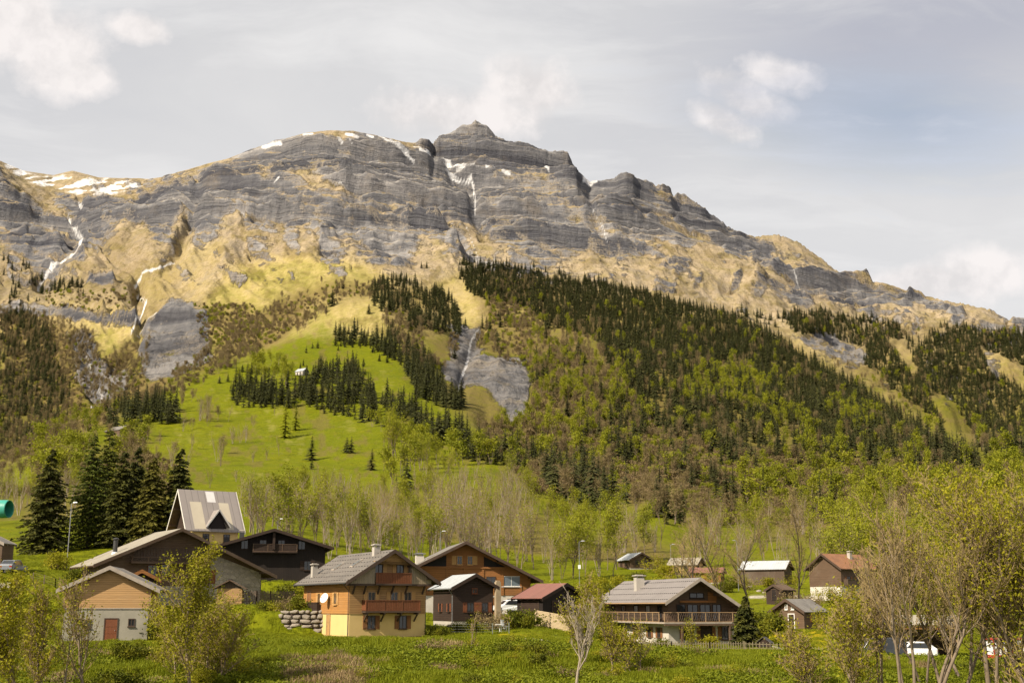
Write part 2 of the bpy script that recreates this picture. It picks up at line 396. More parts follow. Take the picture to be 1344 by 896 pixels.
# broad folds and gullies down the fall line
WA = AX + 90 * fbm(AX / 240, TZ / 200, 4, 3)
dz += wmt2 * (ridged(WA / 280 + .35 * TZ / 280, TZ / 700, 3, 4) - .45) * 40 * smooth(18.0, 16.6, ti2)
dz += wmt * (.45 + .55 * rock) * (ridged(WA / 92 + .5 * TZ / 92, TZ / 240, 5, 4) - .45) * 22 * smooth(18.0, 17.2, ti2)
dz += wmt * fbm(AX / 60, TZ / 60, 9, 4) * 9
dz += wmt * rock * fbm(WA / 24, TZ / 15, 13, 3) * 6
dz += wmt * (1 - .6 * rock) * (ridged(WA / 34 + .6 * TZ / 34, TZ / 110, 15, 3) - .45) * 8
# cliff bands following the tilted strata
zz = TZ + .05 * TX + 30 * fbm(TX / 520, TZ / 300, 41, 3) + 4 * fbm(TX / 60, TZ / 60, 43, 3)
def stair(q, sharp):
    f = q - np.floor(q); return np.floor(q) + smooth(.5 - sharp, .5 + sharp, f)
terr = (stair(zz / 105, .08) - zz / 105) * 105 * .44 + (stair(zz / 31 + .4, .13) - zz / 31 - .4) * 31 * .85
dz += terr * rock * wmt * .9
dz *= crest
dz += smooth(8.5, 9, ti2) * smooth(14.6, 13.6, ti2) * rock * ((ridged(TX / 45, TZ / 16, 171, 4) - .5) * 13 + fbm(TX / 14, TZ / 7, 173, 3) * 3)
# hillside unevenness
wh = smooth(7.2, 9.5, ti2) * smooth(15, 13.5, ti2)
dz += wh * (fbm(TX / 130, TY / 130, 61, 4) * 5 + fbm(TX / 35, TY / 35, 63, 3) * 1.3)
dz += smooth(2.5, 3.5, ti2) * smooth(9, 7, ti2) * fbm(TX / 14, TY / 14, 65, 3) * .25
bank = smooth(1.2, 2.2, ti2) * smooth(3.5, 2.9, ti2)
dz += bank * (fbm(TX / 5, TY / 4, 66, 4) * .55)
# carved streams and gullies (bearing polylines), raised spurs
CARVE = [([(262, 236), (258, 262), (252, 285), (232, 325), (215, 348), (185, 362)], 26, 9), ([(108, 258), (90, 278), (107, 308), (80, 340), (52, 375)], 22, 8),
         ([(185, 362), (180, 400), (185, 430), (150, 480)], 22, 8), ([(590, 215), (622, 245), (624, 275), (636, 300)], 24, 8),
         ([(772, 252), (782, 285), (800, 325)], 12, 8), ([(560, 265), (600, 305), (630, 345), (640, 362)], 18, 7),
         ([(470, 250), (440, 300), (470, 312), (540, 340)], 12, 9), ([(905, 300), (960, 320), (1000, 345)], 12, 7), ([(1030, 345), (1052, 378)], 12, 6),
         ([(100, 450), (118, 490), (130, 525)], 14, 9), ([(635, 425), (612, 470), (600, 515)], 8, 8), ([(640, 545), (700, 560), (720, 600)], 10, 14)]
for pts, dep, w in CARVE: dz -= np.where(ti2 > 9.5, dep * np.exp(-(line_d(pts, QX * .5 + PX0 * .5, QY * .5 + PY0 * .5) / w) ** 2), 0) * smooth(18.0, 17.6, ti2)
for pts, dep, w in [([(168, 282), (140, 330), (110, 345)], 8, 12), ([(240, 286), (222, 335), (200, 360)], 6, 10), ([(316, 270), (300, 330), (270, 380)], 9, 14), ([(420, 292), (400, 330)], 10, 14), ([(770, 330), (800, 370)], 8, 14), ([(930, 315), (990, 380)], 10, 20)]:
    dz += np.where(ti2 > 13, dep * np.exp(-(line_d(pts, PX0, PY0) / w) ** 2), 0)
# broken skyline
jag = (vnoise(UU * 300, UU * 0, 71) - .5) * 6 + (vnoise(UU * 900, UU * 0, 72) - .5) * 7
rz = smooth(17.55, 18, ti2) * smooth(18.6, 18, ti2)
dz += rz * jag[None] * np.interp(UU, [float(ray(p, 250)[0]) for p in (0, 200, 560, 600, 760, 1000, 1344)], [.05, .05, .15, .4, .6, .6, .6])[None]
TZ = TZ + dz

# ---- level pads under the houses: (x, y, z, radius, falloff)
PADS = []
def apply_pads():
    global TZ
    near = TD < 330
    for x, y, z, r, fo in PADS:
        d = np.sqrt((TX - x) ** 2 + (TY - y) ** 2)
        w = smooth(r + fo, r, d) * near
        TZ = TZ * (1 - w) + z * w

def ground(x, y):
    u = x / y
    c = (u - U0) / (U1 - U0) * (NCOL - 1); i = int(np.clip(math.floor(c), 0, NCOL - 2)); t = c - i
    return float(np.interp(y, TD[:, i], TZ[:, i]) * (1 - t) + np.interp(y, TD[:, i + 1], TZ[:, i + 1]) * t)

def hit(px, py, dmin=90):
    """first ground point along a bearing"""
    u, v = ray(px, py)
    i = int(np.clip(round((u - U0) / (U1 - U0) * (NCOL - 1)), 0, NCOL - 1))
    vv = TZ[:, i] / TD[:, i]
    ok = np.nonzero((vv >= v) & (TD[:, i] > dmin))[0]
    if len(ok) == 0: return None
    k = ok[0]
    if k == 0: return None
    t = (v - vv[k - 1]) / (vv[k] - vv[k - 1] + 1e-12); t = min(max(t, 0), 1)
    D = TD[k - 1, i] * (1 - t) + TD[k, i] * t
    return float(u) * D, D, float(v) * D, TI[k]
# level ground under the houses and yards
PADS += [(-11.5, 118.5, -2.85, 4.2, 3), (-10.5, 123, -2.7, 3.5, 2), (-20.5, 126.2, -.35, 3.2, .9), (-23.5, 125.0, -.5, 2.2, .8), (-17.6, 119.2, -2.9, 2.2, 1.0), (-22, 119.6, -2.75, 1.3, .8), (20.5, 131, -3.95, 8.0, 3), (20, 140, -3.6, 6, 4), (-33, 137, .1, 9, 4),
         (-37.0, 117.5, -3.05, 4.8, 2.5), (-45.5, 168, 6.4, 6, 4), (-29, 161, 3.0, 9, 4), (-3, 156, -1.0, 9, 4), (-3.8, 131, -2.0, 3.6, 2.5), (5.5, 136, -1.3, 4, 3), (35.5, 150.5, -2.75, 4, 3),
         (-61.4, 150, 3.9, 4, 4), (37, 122, -4.6, 6, 4), (46, 113, -4.9, 4, 4), (51, 209, .9, 6, 5), (53, 244, 4.2, 5, 5), (-36.4, 128.5, -.9, 2.6, 2), (0, 143, -1.0, 3, 2)]
# ================================================================ ground cover and terrain meshes
# (runs after the pads are known)
apply_pads()
PX1, PY1 = to_px(TX, TY, TZ)
def soften(a, k=7):
    ker = np.hanning(2 * k + 3)[1:-1]; ker /= ker.sum(); pad = np.pad(a, ((0, 0), (k, k)), mode='edge')
    return sum(ker[i] * pad[:, i:i + a.shape[1]] for i in range(2 * k + 1))
PX0 = np.where(ti2 > 8, PX1, PX0); PY0 = np.where(ti2 > 8, soften(PY1), PY0)
nx = pnoise(PX0, PY0, 26, 9, 11) + pnoise(PX0, PY0, 7, 3, 12); ny = pnoise(PX0, PY0, 26, 7, 21) + pnoise(PX0, PY0, 7, 2.5, 22)
QX = PX0 + nx; QY = PY0 + ny
def area(poly, soft=8): return area_(poly, QX, QY, soft)
rock = rock_cover(PX0, PY0)
SLAB = [[(575, 472), (612, 465), (640, 466), (682, 470), (694, 492), (699, 515), (688, 545), (672, 552), (655, 528), (640, 510), (605, 506), (580, 502)], [(1040, 442), (1090, 438), (1140, 456), (1137, 478), (1118, 484), (1086, 468)], [(185, 432), (228, 388), (272, 402), (268, 440), (282, 470), (240, 492), (192, 502), (180, 460)], [(92, 440), (118, 438), (128, 470), (150, 485), (172, 488), (165, 512), (140, 525), (112, 520), (100, 480)]]
slab = np.zeros_like(TZ)
for pl in SLAB: slab = np.maximum(slab, area(pl, 13) * (ti2 > 8.5))
n1 = fbm(PX0 / 30, PY0 / 24, 91, 4); n2 = fbm(PX0 / 9, PY0 / 7, 92, 3)
elev = TZ + 60 * n1
green = 1 - smooth(140, 520, elev + 40 * n2)
green = np.where(ti2 < 9, np.maximum(green, .85), green)
# yellow-green upper pasture stays greener than the dry slopes around it
for pl, v in [([(265, 392), (300, 352), (380, 336), (450, 336), (520, 366), (505, 385), (440, 392), (400, 402), (330, 425), (270, 420)], .52),
              ([(440, 400), (520, 385), (600, 360), (640, 365), (620, 420), (560, 440), (440, 440)], .45),
              ([(220, 500), (300, 470), (380, 448), (440, 452), (520, 480), (560, 520), (640, 560), (600, 620), (300, 640), (160, 560)], .9),
              ([(200, 330), (262, 318), (300, 320), (262, 380), (200, 400), (180, 380)], .25)]:
    w = area(pl, 14) * (ti2 > 8.5); green = green * (1 - w) + w * np.clip(v + .22 * n1 + .12 * n2, 0, 1)
scrub = np.zeros_like(TZ)
SCR = [([(-40, 330), (70, 350), (160, 300), (240, 330), (250, 400), (180, 410), (60, 400), (-40, 400)], .30), ([(0, 405), (60, 415), (120, 440), (140, 470), (190, 440), (200, 400), (240, 395), (240, 500), (140, 560), (0, 620)], .85),
       ([(195, 505), (250, 470), (300, 430), (380, 385), (440, 368), (500, 372), (480, 392), (440, 396), (380, 440), (300, 480), (240, 500), (170, 535)], .8),
       ([(255, 400), (330, 400), (360, 430), (290, 470), (262, 440)], .7),
       ([(610, 440), (640, 430), (700, 430), (860, 480), (960, 560), (1280, 620), (1344, 600), (1344, 720), (900, 690), (820, 660), (700, 650), (620, 560), (690, 560), (700, 500), (610, 460)], .85),
       ([(640, 400), (700, 390), (800, 470), (860, 560), (780, 640), (700, 600), (640, 560)], .6),
       ([(620, 370), (700, 360), (960, 410), (1060, 460), (1290, 600), (1290, 650), (900, 640), (760, 520), (640, 440)], .8),
       ([(1030, 410), (1344, 430), (1344, 620), (1290, 600), (1130, 500), (1060, 450)], .7),
       ([(500, 370), (590, 385), (615, 445), (560, 450), (575, 500), (545, 500), (505, 420)], .7),
       ([(0, 640), (130, 560), (200, 560), (180, 620), (60, 700), (0, 720)], .6),
       ([(330, 650), (420, 645), (560, 650), (700, 650), (760, 700), (860, 700), (880, 735), (820, 765), (700, 790), (560, 760), (330, 740)], .75), ([(1060, 690), (1344, 660), (1400, 800), (1100, 780)], .6), ([(900, 690), (1060, 690), (1060, 730), (900, 725)], .35), ([(-60, 640), (230, 600), (235, 690), (60, 730), (-60, 700)], .5)]
for pl, v in SCR:
    w = area(pl, 12) * (ti2 > 7.3); scrub = np.maximum(scrub, w * np.clip(v + .35 * n1 + .25 * n2, 0, 1))
# open grass knolls keep their turf
for pl in ([(690, 650), (735, 655), (760, 690), (720, 690)], [(845, 648), (880, 640), (930, 665), (1040, 700), (1050, 735), (940, 720), (860, 690)], [(0, 620), (60, 590), (128, 560), (150, 570), (60, 640), (0, 660)]):
    w = area(pl, 8); scrub *= (1 - w); green = np.maximum(green, w * .85)
scrub = np.maximum(scrub, .8 * area([(560, 440), (640, 430), (720, 460), (720, 560), (690, 600), (620, 560), (570, 520)], 14) * (ti2 > 8.5))
scrub = np.maximum(scrub, (ti2 > 7.6) * smooth(.12, .42, n2 * .7 + n1 * .6) * .55)
scrub *= (1 - rock); rock = np.maximum(rock, slab * np.clip(.62 + .9 * (fbm(PX0 / 16, PY0 / 6, 181, 4)), 0, 1))
white = np.zeros_like(TZ)
PYS = np.where(ti2 > 15.9, soften(PY1, 20), PY0)
def streak(pts, val=1.0, on=12):
    global white
    P = np.asarray(pts, float); P[:, 2] *= .8 if on < 16 else 1.0
    for a, b in zip(P[:-1], P[1:]):
        d = line_d([a, b], PX0 + .12 * nx, PYS + .12 * ny); w_ = (a[2] + b[2]) / 2
        br = .75 + .5 * vnoise(PX0 / 3.5, PY0 / 3.5, 101)
        white = np.maximum(white, np.where(ti2 > on, val * smooth(w_ * 1.15, w_ * .35, d) * np.clip(br, 0, 1), 0))
streak([(104, 262, 3), (107, 272, 2.4)]); streak([(90, 278, 2), (92, 290, 2.5), (105, 305, 2.5), (111, 318, 3.5), (100, 330, 2.6), (80, 340, 3.2), (62, 355, 3), (50, 378, 2.2)])
streak([(258, 300, .9), (262, 315, 1)], .5); streak([(228, 343, 1.6), (212, 351, 2.5), (190, 358, 3.5), (180, 370, 2), (176, 378, 2), (184, 390, 1.6), (192, 398, 2.2), (186, 412, 2.2), (178, 424, 2.4), (172, 440, 1.6)])
streak([(205, 410, 1.6), (190, 425, 1.6), (180, 440, 2)], .6)
streak([(618, 236, 3.4), (622, 248, 1.8), (624, 262, 1.2), (625, 277, 1)]); streak([(612, 300, .8), (620, 320, 1), (628, 340, 1)], .6)
streak([(774, 262, .8), (784, 285, 1.1), (792, 300, 1.3), (798, 318, .9)], .65); streak([(1030, 348, 1), (1042, 362, 1.2), (1052, 374, .9)], .6)
streak([(628, 432, 2), (617, 450, 2.5), (614, 470, 3.2), (606, 492, 2.6), (600, 512, 1.5)], .8, 9); streak([(640, 470, 1.2), (690, 500, 1)], .25, 9)
streak([(113, 462, 1.4), (118, 478, 2.6), (119, 488, 1.5)], .9, 11); streak([(130, 511, 3), (135, 521, 3.5), (128, 530, 2.5), (120, 536, 2)], 1, 9.5)
# snow left on the heights
for pts in ([(498, 178, 1.2), (520, 192, 1.8), (543, 209, 2)], [(512, 183, 1), (536, 200, 1.3)], [(545, 191, 2), (562, 196, 2.6), (566, 206, 2)], [(552, 202, 1.4), (575, 215, 2.6), (598, 229, 2.2), (616, 240, 2)],
            [(578, 206, 1.6), (600, 218, 1.8), (622, 221, 2)], [(560, 204, 3), (566, 210, 3)], [(600, 222, 1), (622, 220, 2)], [(345, 193, 2.5), (368, 189, 2)], [(398, 178, 2), (410, 177, 1.6)], [(445, 181, 1.5), (450, 187, 2)], [(455, 176, 2), (470, 180, 2)],
            [(458, 184, 1), (463, 188, 1.4)], [(482, 177, 1.2), (490, 180, 1.5)], [(686, 198, 2), (696, 201, 1.8)], [(716, 222, 1.3), (720, 223, 1)], [(638, 220, 1), (648, 218, 1)], [(660, 224, 2), (668, 227, 2)], [(766, 236, 2), (782, 239, 1.6)], [(444, 241, 1.4), (448, 243, 1.4)], [(360, 240, 1.2), (366, 234, 1)]):
    streak([(a_, b_, c_ * 1.35) for a_, b_, c_ in pts], 1.0, 16)
bowl = area([(0, 208), (40, 226), (70, 234), (140, 233), (206, 236), (160, 250), (100, 256), (72, 250), (40, 240), (10, 226)], 4) * (ti2 > 16.4)
st = smooth(.38, .50, vnoise(PX0 / 26 + PY0 / 9, PY0 / 3.2 + PX0 / 40, 111) * .6 + vnoise(PX0 / 9 + PY0 / 5, PY0 / 2.6, 112) * .4)
white = np.maximum(white, bowl * st); white = np.clip(white, 0, 1)
dead = smooth(.64, .82, fbm(TX / 6, TY / 5, 121, 4) * .5 + .5) * smooth(1.5, 2.2, ti2) * smooth(3.6, 3.0, ti2)
dead = np.maximum(dead, area([(375, 862), (470, 850), (500, 880), (480, 900), (380, 900)], 10) * (ti2 < 4) * .8)
flower = area([(985, 815), (1080, 828), (1090, 842), (1030, 838), (990, 828)], 8) * (ti2 < 6) + .7 * area([(650, 832), (720, 832), (720, 838), (650, 838)], 3) * (ti2 < 5)
path = np.zeros_like(TZ)
dpath = line_d([(1006, 847), (1030, 851), (1062, 855)], PX1, PY1); path = np.where((ti2 < 6) & (ti2 > 2.5), smooth(2.2, .8, dpath), path)
path = np.maximum(path, np.where((ti2 < 7) & (ti2 > 3), area([(-60, 768), (12, 764), (16, 772), (-60, 782)], 3), 0))
path = np.maximum(path, np.where((ti2 < 8) & (ti2 > 5), smooth(2.4, 1, line_d([(985, 783), (1040, 782), (1075, 786)], PX1, PY1)), 0))

# the same paint colour runs over all three sheets
def build_sheet(name, r0, r1, mat):
    idx = np.arange(NROW * NCOL).reshape(NROW, NCOL)[r0:r1 + 1]
    a = idx[:-1, :-1].ravel() - r0 * NCOL; b = idx[:-1, 1:].ravel() - r0 * NCOL; c = idx[1:, 1:].ravel() - r0 * NCOL; d = idx[1:, :-1].ravel() - r0 * NCOL
    V = np.stack([TX[r0:r1 + 1].ravel(), TY[r0:r1 + 1].ravel(), TZ[r0:r1 + 1].ravel()], 1)
    me = mesh_np(name, V, np.stack([a, b, c, d], 1), [mat], smooth_=True)
    for nm, arr in (('cover', (rock, green, scrub, white)), ('cover_b', (dead, flower, path, path * 0 + 1))):
        at_ = me.attributes.new(nm, 'FLOAT_COLOR', 'POINT')
        q = np.stack([x[r0:r1 + 1].ravel() for x in arr], 1).astype(np.float32); at_.data.foreach_set('color', q.ravel())
    o = bpy.data.objects.new(name, me); link(o); tag(o, kind='structure')
    return o

def terrain_material():
    m, nt, b = nmat('alpine_ground'); n = N(nt); p = n.pos()
    A = n.new('ShaderNodeAttribute', attribute_name='cover'); B = n.new('ShaderNodeAttribute', attribute_name='cover_b')
    sa = n.new('ShaderNodeSeparateColor'); n.lk(A.outputs['Color'], sa.inputs[0])
    sb = n.new('ShaderNodeSeparateColor'); n.lk(B.outputs['Color'], sb.inputs[0])
    rk, gr, sc, wh = sa.outputs[0], sa.outputs[1], sa.outputs[2], A.outputs['Alpha']
    # turf
    nb = n.noise(p, .012, 6, .6); ns = n.noise(p, .11, 6, .65); nf = n.noise(p, 1.3, 5, .7); nsf = n.noise(p, .2, 4, .7)
    gsum = n.math('ADD', gr, n.math('MULTIPLY', n.math('SUBTRACT', ns, .5), .5), True)
    tan_ = n.mix(n.mapr(nb, .35, .65), (.345, .275, .185), (.27, .21, .13))
    tan_ = n.mix(n.mapr(ns, .52, .72, 0, .55), tan_, (.17, .10, .05))
    tan_ = n.mix(n.mapr(n.noise(p, .022, 5, .7), .46, .62, 0, .6), tan_, (.19, .155, .055))
    tan_ = n.mix(n.mapr(nsf, .50, .64, 0, .65), tan_, (.125, .090, .045))
    tan_ = n.mix(n.mapr(n.noise(n.vmul(p, (.04, .010, .010)), 1, 5, .68), .50, .62, 0, .7), tan_, (.20, .165, .12))
    tan_ = n.mix(n.mapr(n.noise(p, .11, 5, .78), .57, .63, 0, .75), tan_, (.095, .078, .042))
    grn = n.mix(n.mapr(nb, .35, .65), (.140, .150, .004), (.105, .122, .003))
    grn = n.mix(n.mapr(ns, .50, .66, 0, .55), grn, (.160, .148, .006))
    grn = n.mix(n.mapr(nsf, .50, .68, 0, .6), grn, (.070, .078, .004))
    grn = n.mix(n.mapr(nf, .45, .75, 0, .55), grn, (.055, .066, .003))
    ylw = n.mix(n.mapr(nsf, .45, .68), (.36, .285, .115), (.27, .205, .07))
    c = n.mix(n.mapr(gsum, 0, .5), tan_, ylw)
    c = n.mix(n.mapr(gsum, .38, .82), c, grn)
    # scrub floor
    s1 = n.mix(n.mapr(ns, .35, .65), (.150, .100, .045), (.145, .115, .028))
    s1 = n.mix(n.mapr(nf, .4, .7, 0, .6), s1, (.055, .045, .018))
    c = n.mix(sc, c, s1)
    # dry grass, flowers, gravel
    c = n.mix(n.math('MULTIPLY', sb.outputs[0], n.mapr(nf, .3, .6)), c, (.22, .16, .07))
    c = n.mix(n.math('MULTIPLY', sb.outputs[1], n.mapr(n.noise(p, 2.2, 3), .4, .6)), c, (.42, .30, .01))
    c = n.mix(sb.outputs[2], c, (.38, .34, .28))
    # rock beds: thin layers following the tilted strata
    warp = n.noise(p, .006, 4, .5)
    s = n.sep(p)
    zt = n.math('ADD', s[2], n.math('ADD', n.math('MULTIPLY', s[0], .05), n.math('MULTIPLY', warp, 60)))
    lay = n.noise(n.comb(n.math('MULTIPLY', s[0], .0035), n.math('MULTIPLY', s[1], .002), n.math('MULTIPLY', zt, .085)), 1, 7, .68)
    lay2 = n.noise(n.comb(n.math('MULTIPLY', s[0], .02), n.math('MULTIPLY', s[1], .006), n.math('MULTIPLY', zt, .30)), 1, 4, .6)
    vert = n.noise(n.comb(n.math('MULTIPLY', s[0], .06), n.math('MULTIPLY', s[1], .02), n.math('MULTIPLY', s[2], .010)), 1, 5, .6)
    big = n.noise(n.comb(n.math('MULTIPLY', s[0], .0016), n.math('MULTIPLY', s[1], .001), n.math('MULTIPLY', zt, .019)), 1, 5, .6)
    tone = n.math('ADD', n.math('MULTIPLY', big, .6), n.math('ADD', n.math('MULTIPLY', lay, .27), n.math('MULTIPLY', vert, .13)))
    rc = n.ramp(tone, [(.40, (.035, .036, .046)), (.455, (.105, .104, .114)), (.50, (.19, .184, .186)), (.54, (.26, .247, .238)), (.60, (.36, .335, .315))])
    rc = n.mix(n.mapr(lay2, .54, .64, 0, .75), rc, (.028, .029, .036))
    rc = n.mix(n.mapr(vert, .58, .70, 0, .55), rc, (.034, .035, .042))
    rc = n.mix(n.mapr(n.noise(p, .016, 5, .68), .55, .68, 0, .5), rc, (.30, .235, .155))
    fine = n.noise(p, .16, 6, .7)
    rc = n.mix(n.mapr(fine, .40, .7, 0, .4), rc, (.07, .07, .078))
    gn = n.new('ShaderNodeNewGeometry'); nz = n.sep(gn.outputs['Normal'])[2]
    down = n.noise(n.comb(n.math('MULTIPLY', s[0], .045), n.math('MULTIPLY', s[1], .012), n.math('MULTIPLY', s[2], .011)), 1, 5, .65)
    spread = n.math('ADD', n.math('ADD', n.math('MULTIPLY', n.math('SUBTRACT', n.noise(p, .035, 5, .72), .5), 1.2), n.math('MULTIPLY', n.math('SUBTRACT', nsf, .5), 1.0)), n.math('ADD', n.math('MULTIPLY', n.math('SUBTRACT', down, .5), 1.1), n.math('MULTIPLY', n.math('SUBTRACT', lay, .5), 1.2)))
    steep = n.mapr(nz, .90, .66, -.62, .25)
    rsum = n.math('ADD', rk, n.math('ADD', spread, n.math('MULTIPLY', n.math('MULTIPLY', steep, n.mapr(s[2], 300, 620, .25, 1)), n.mapr(rk, .0, .3))))
    rfac = n.mapr(rsum, .30, .56); rfac = n.math('MULTIPLY', rfac, n.mapr(rk, .02, .15))
    rc = n.mix(n.mapr(nz, .66, .40, 0, .55), rc, (.07, .069, .078))  # darker rock on steep faces; shade of the cliff bands is put into this colour
    scree = n.mix(n.mapr(down, .38, .64), (.36, .305, .235), (.23, .20, .17)); scree = n.mix(n.mapr(nsf, .5, .68, 0, .5), scree, (.13, .115, .10))
    rc = n.mix(n.mapr(rsum, .48, .86), scree, rc)
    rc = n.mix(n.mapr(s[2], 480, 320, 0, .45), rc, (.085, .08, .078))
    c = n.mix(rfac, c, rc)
    wf = n.math('SUBTRACT', n.math('MULTIPLY', wh, 1.25), n.math('MULTIPLY', n.mapr(n.noise(p, .09, 5, .7), .35, .65), .55), True)
    c = n.mix(wf, c, n.mix(n.mapr(nsf, .4, .65), (.70, .69, .69), (.52, .50, .48)))
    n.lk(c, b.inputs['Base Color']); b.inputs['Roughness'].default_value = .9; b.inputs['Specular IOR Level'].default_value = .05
    # relief too fine for the sheet
    hr = n.math('ADD', n.math('MULTIPLY', lay, 14.0), n.math('ADD', n.math('MULTIPLY', lay2, 5.0), n.math('ADD', n.math('MULTIPLY', fine, 5.0), n.math('MULTIPLY', vert, 9.0))))
    spk = n.noise(p, .14, 4, .75)
    hg = n.math('ADD', n.math('MULTIPLY', nf, .16), n.math('ADD', n.math('MULTIPLY', ns, 2.4), n.math('ADD', n.math('MULTIPLY', nsf, 1.6), n.math('MULTIPLY', down, n.mapr(gr, .6, .2, 0, 9.0)))))
    hh = n.new('ShaderNodeMix', data_type='FLOAT'); n.lk(rfac, hh.inputs[0]); n.lk(hg, hh.inputs[2]); n.lk(hr, hh.inputs[3])
    bp = n.new('ShaderNodeBump'); bp.inputs['Strength'].default_value = .8; bp.inputs['Distance'].default_value = 1.0; n.lk(hh.outputs[0], bp.inputs['Height'])
    n.lk(bp.outputs[0], b.inputs['Normal'])
    return m
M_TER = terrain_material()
def row_at(k): return int(np.searchsorted(TI, k))
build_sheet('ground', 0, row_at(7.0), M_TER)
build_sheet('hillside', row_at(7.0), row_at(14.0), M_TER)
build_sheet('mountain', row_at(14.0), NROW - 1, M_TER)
# ================================================================ TREES
def foliage_mat(name, c1, c2, c3, trans=.25, scale=.5):
    """leaves or needles: tone differs from tree to tree and from spray to spray"""
    m, nt, b = nmat(name); n = N(nt)
    r = n.rand(); o = n.obj()
    c = n.mix(r, c1, c2)
    c = n.mix(n.mapr(n.noise(o, scale, 3, .6), .42, .68, 0, .85), c, c3)
    b.inputs['Roughness'].default_value = .7; b.inputs['Specular IOR Level'].default_value = .15
    n.lk(c, b.inputs['Base Color'])
    if trans:
        t = n.new('ShaderNodeBsdfTranslucent'); n.lk(c, t.inputs[0])
        mx = n.new('ShaderNodeMixShader'); mx.inputs[0].default_value = trans
        out = nt.nodes['Material Output']; n.lk(b.outputs[0], mx.inputs[1]); n.lk(t.outputs[0], mx.inputs[2]); n.lk(mx.outputs[0], out.inputs[0])
    return m
def bark_mat(name, c1, c2):
    m, nt, b = nmat(name); n = N(nt); o = n.obj()
    c = n.mix(n.mapr(n.noise(n.vmul(o, (6, 6, 1.5)), 1.2, 4), .35, .65), c1, c2)
    c = n.mix(n.mapr(n.rand(), 0, 1, 0, .4), c, tuple(x * 1.5 for x in c2))
    n.lk(c, b.inputs['Base Color']); b.inputs['Roughness'].default_value = .9; b.inputs['Specular IOR Level'].default_value = .1
    return m
M_SPRUCE = foliage_mat('spruce_needles', (.028, .034, .011), (.044, .046, .014), (.085, .086, .022), .12, .35)
M_SPRUCE_N = foliage_mat('spruce_sprays', (.036, .042, .009), (.046, .050, .010), (.125, .118, .018), .15, .9)
M_LARCH = foliage_mat('larch_needles', (.080, .105, .012), (.11, .115, .014), (.055, .068, .010), .2, .6)
M_OLIVE = foliage_mat('young_spruce_needles', (.13, .115, .018), (.14, .125, .018), (.06, .062, .012), .15, .6)
M_LEAF = foliage_mat('spring_leaves', (.215, .225, .010), (.135, .155, .009), (.30, .285, .022), .3, .3)
M_LEAF_N = foliage_mat('young_leaves', (.24, .225, .009), (.18, .175, .008), (.33, .285, .018), .35, .9)
M_LEAF_D = foliage_mat('shrub_leaves', (.075, .088, .006), (.115, .122, .007), (.19, .175, .010), .25, 1.2)
M_BUD = foliage_mat('budding_twigs', (.165, .115, .062), (.21, .155, .075), (.185, .15, .05), .2, .3)
M_BARK = bark_mat('grey_brown_bark', (.12, .09, .062), (.18, .14, .10))
M_BARK_P = bark_mat('pale_bark', (.19, .155, .115), (.27, .225, .17))
M_BARK_D = bark_mat('dark_bark', (.045, .035, .026), (.075, .06, .045))
M_TWIG = bark_mat('brown_twigs', (.19, .138, .062), (.24, .175, .085))

def tube_arrays(segs, sides):
    """segs (N,8): p0,p1,r0,r1 -> verts, quads"""
    S_ = np.asarray(segs, float); n = len(S_)
    p0 = S_[:, :3]; p1 = S_[:, 3:6]; r0 = S_[:, 6]; r1 = S_[:, 7]
    d = p1 - p0; d /= np.linalg.norm(d, axis=1, keepdims=True) + 1e-9
    ref = np.where(np.abs(d[:, 2:3]) < .9, np.array([[0, 0, 1.]]), np.array([[1., 0, 0]]))
    x = np.cross(d, ref); x /= np.linalg.norm(x, axis=1, keepdims=True); y = np.cross(d, x)
    a = np.arange(sides) * 2 * np.pi / sides
    ring = x[:, None] * np.cos(a)[None, :, None] + y[:, None] * np.sin(a)[None, :, None]
    v = np.concatenate([p0[:, None] + ring * r0[:, None, None], p1[:, None] + ring * r1[:, None, None]], 1).reshape(-1, 3)
    b = (np.arange(n) * 2 * sides)[:, None]; k = np.arange(sides)[None]; k2 = (np.arange(sides) + 1) % sides
    q = np.stack([b + k, b + k2[None], b + k2[None] + sides, b + k + sides], -1).reshape(-1, 4)
    return v, q

def leaf_arrays(cen, size, rg, flat=.0, long=1.0):
    """diamond leaf faces at the given points"""
    n = len(cen)
    d = rg.normal(size=(n, 3)); d[:, 2] *= (1 - flat); d /= np.linalg.norm(d, axis=1, keepdims=True)
    e = rg.normal(size=(n, 3)); e -= d * (e * d).sum(1, keepdims=True); e /= np.linalg.norm(e, axis=1, keepdims=True)
    s = np.asarray(size) * rg.uniform(.6, 1.3, n); s = s[:, None]
    v = np.stack([cen - d * s * long, cen + e * s * .55, cen + d * s * long, cen - e * s * .55], 1).reshape(-1, 3)
    q = np.arange(4 * n).reshape(n, 4)
    return v, q

def cat(*parts):
    V = []; Q = []; I = []; off = 0
    for i, (v, q) in parts:
        V.append(v); Q.append(q + off); I.append(np.full(len(q), i)); off += len(v)
    return np.concatenate(V), np.concatenate(Q), np.concatenate(I)

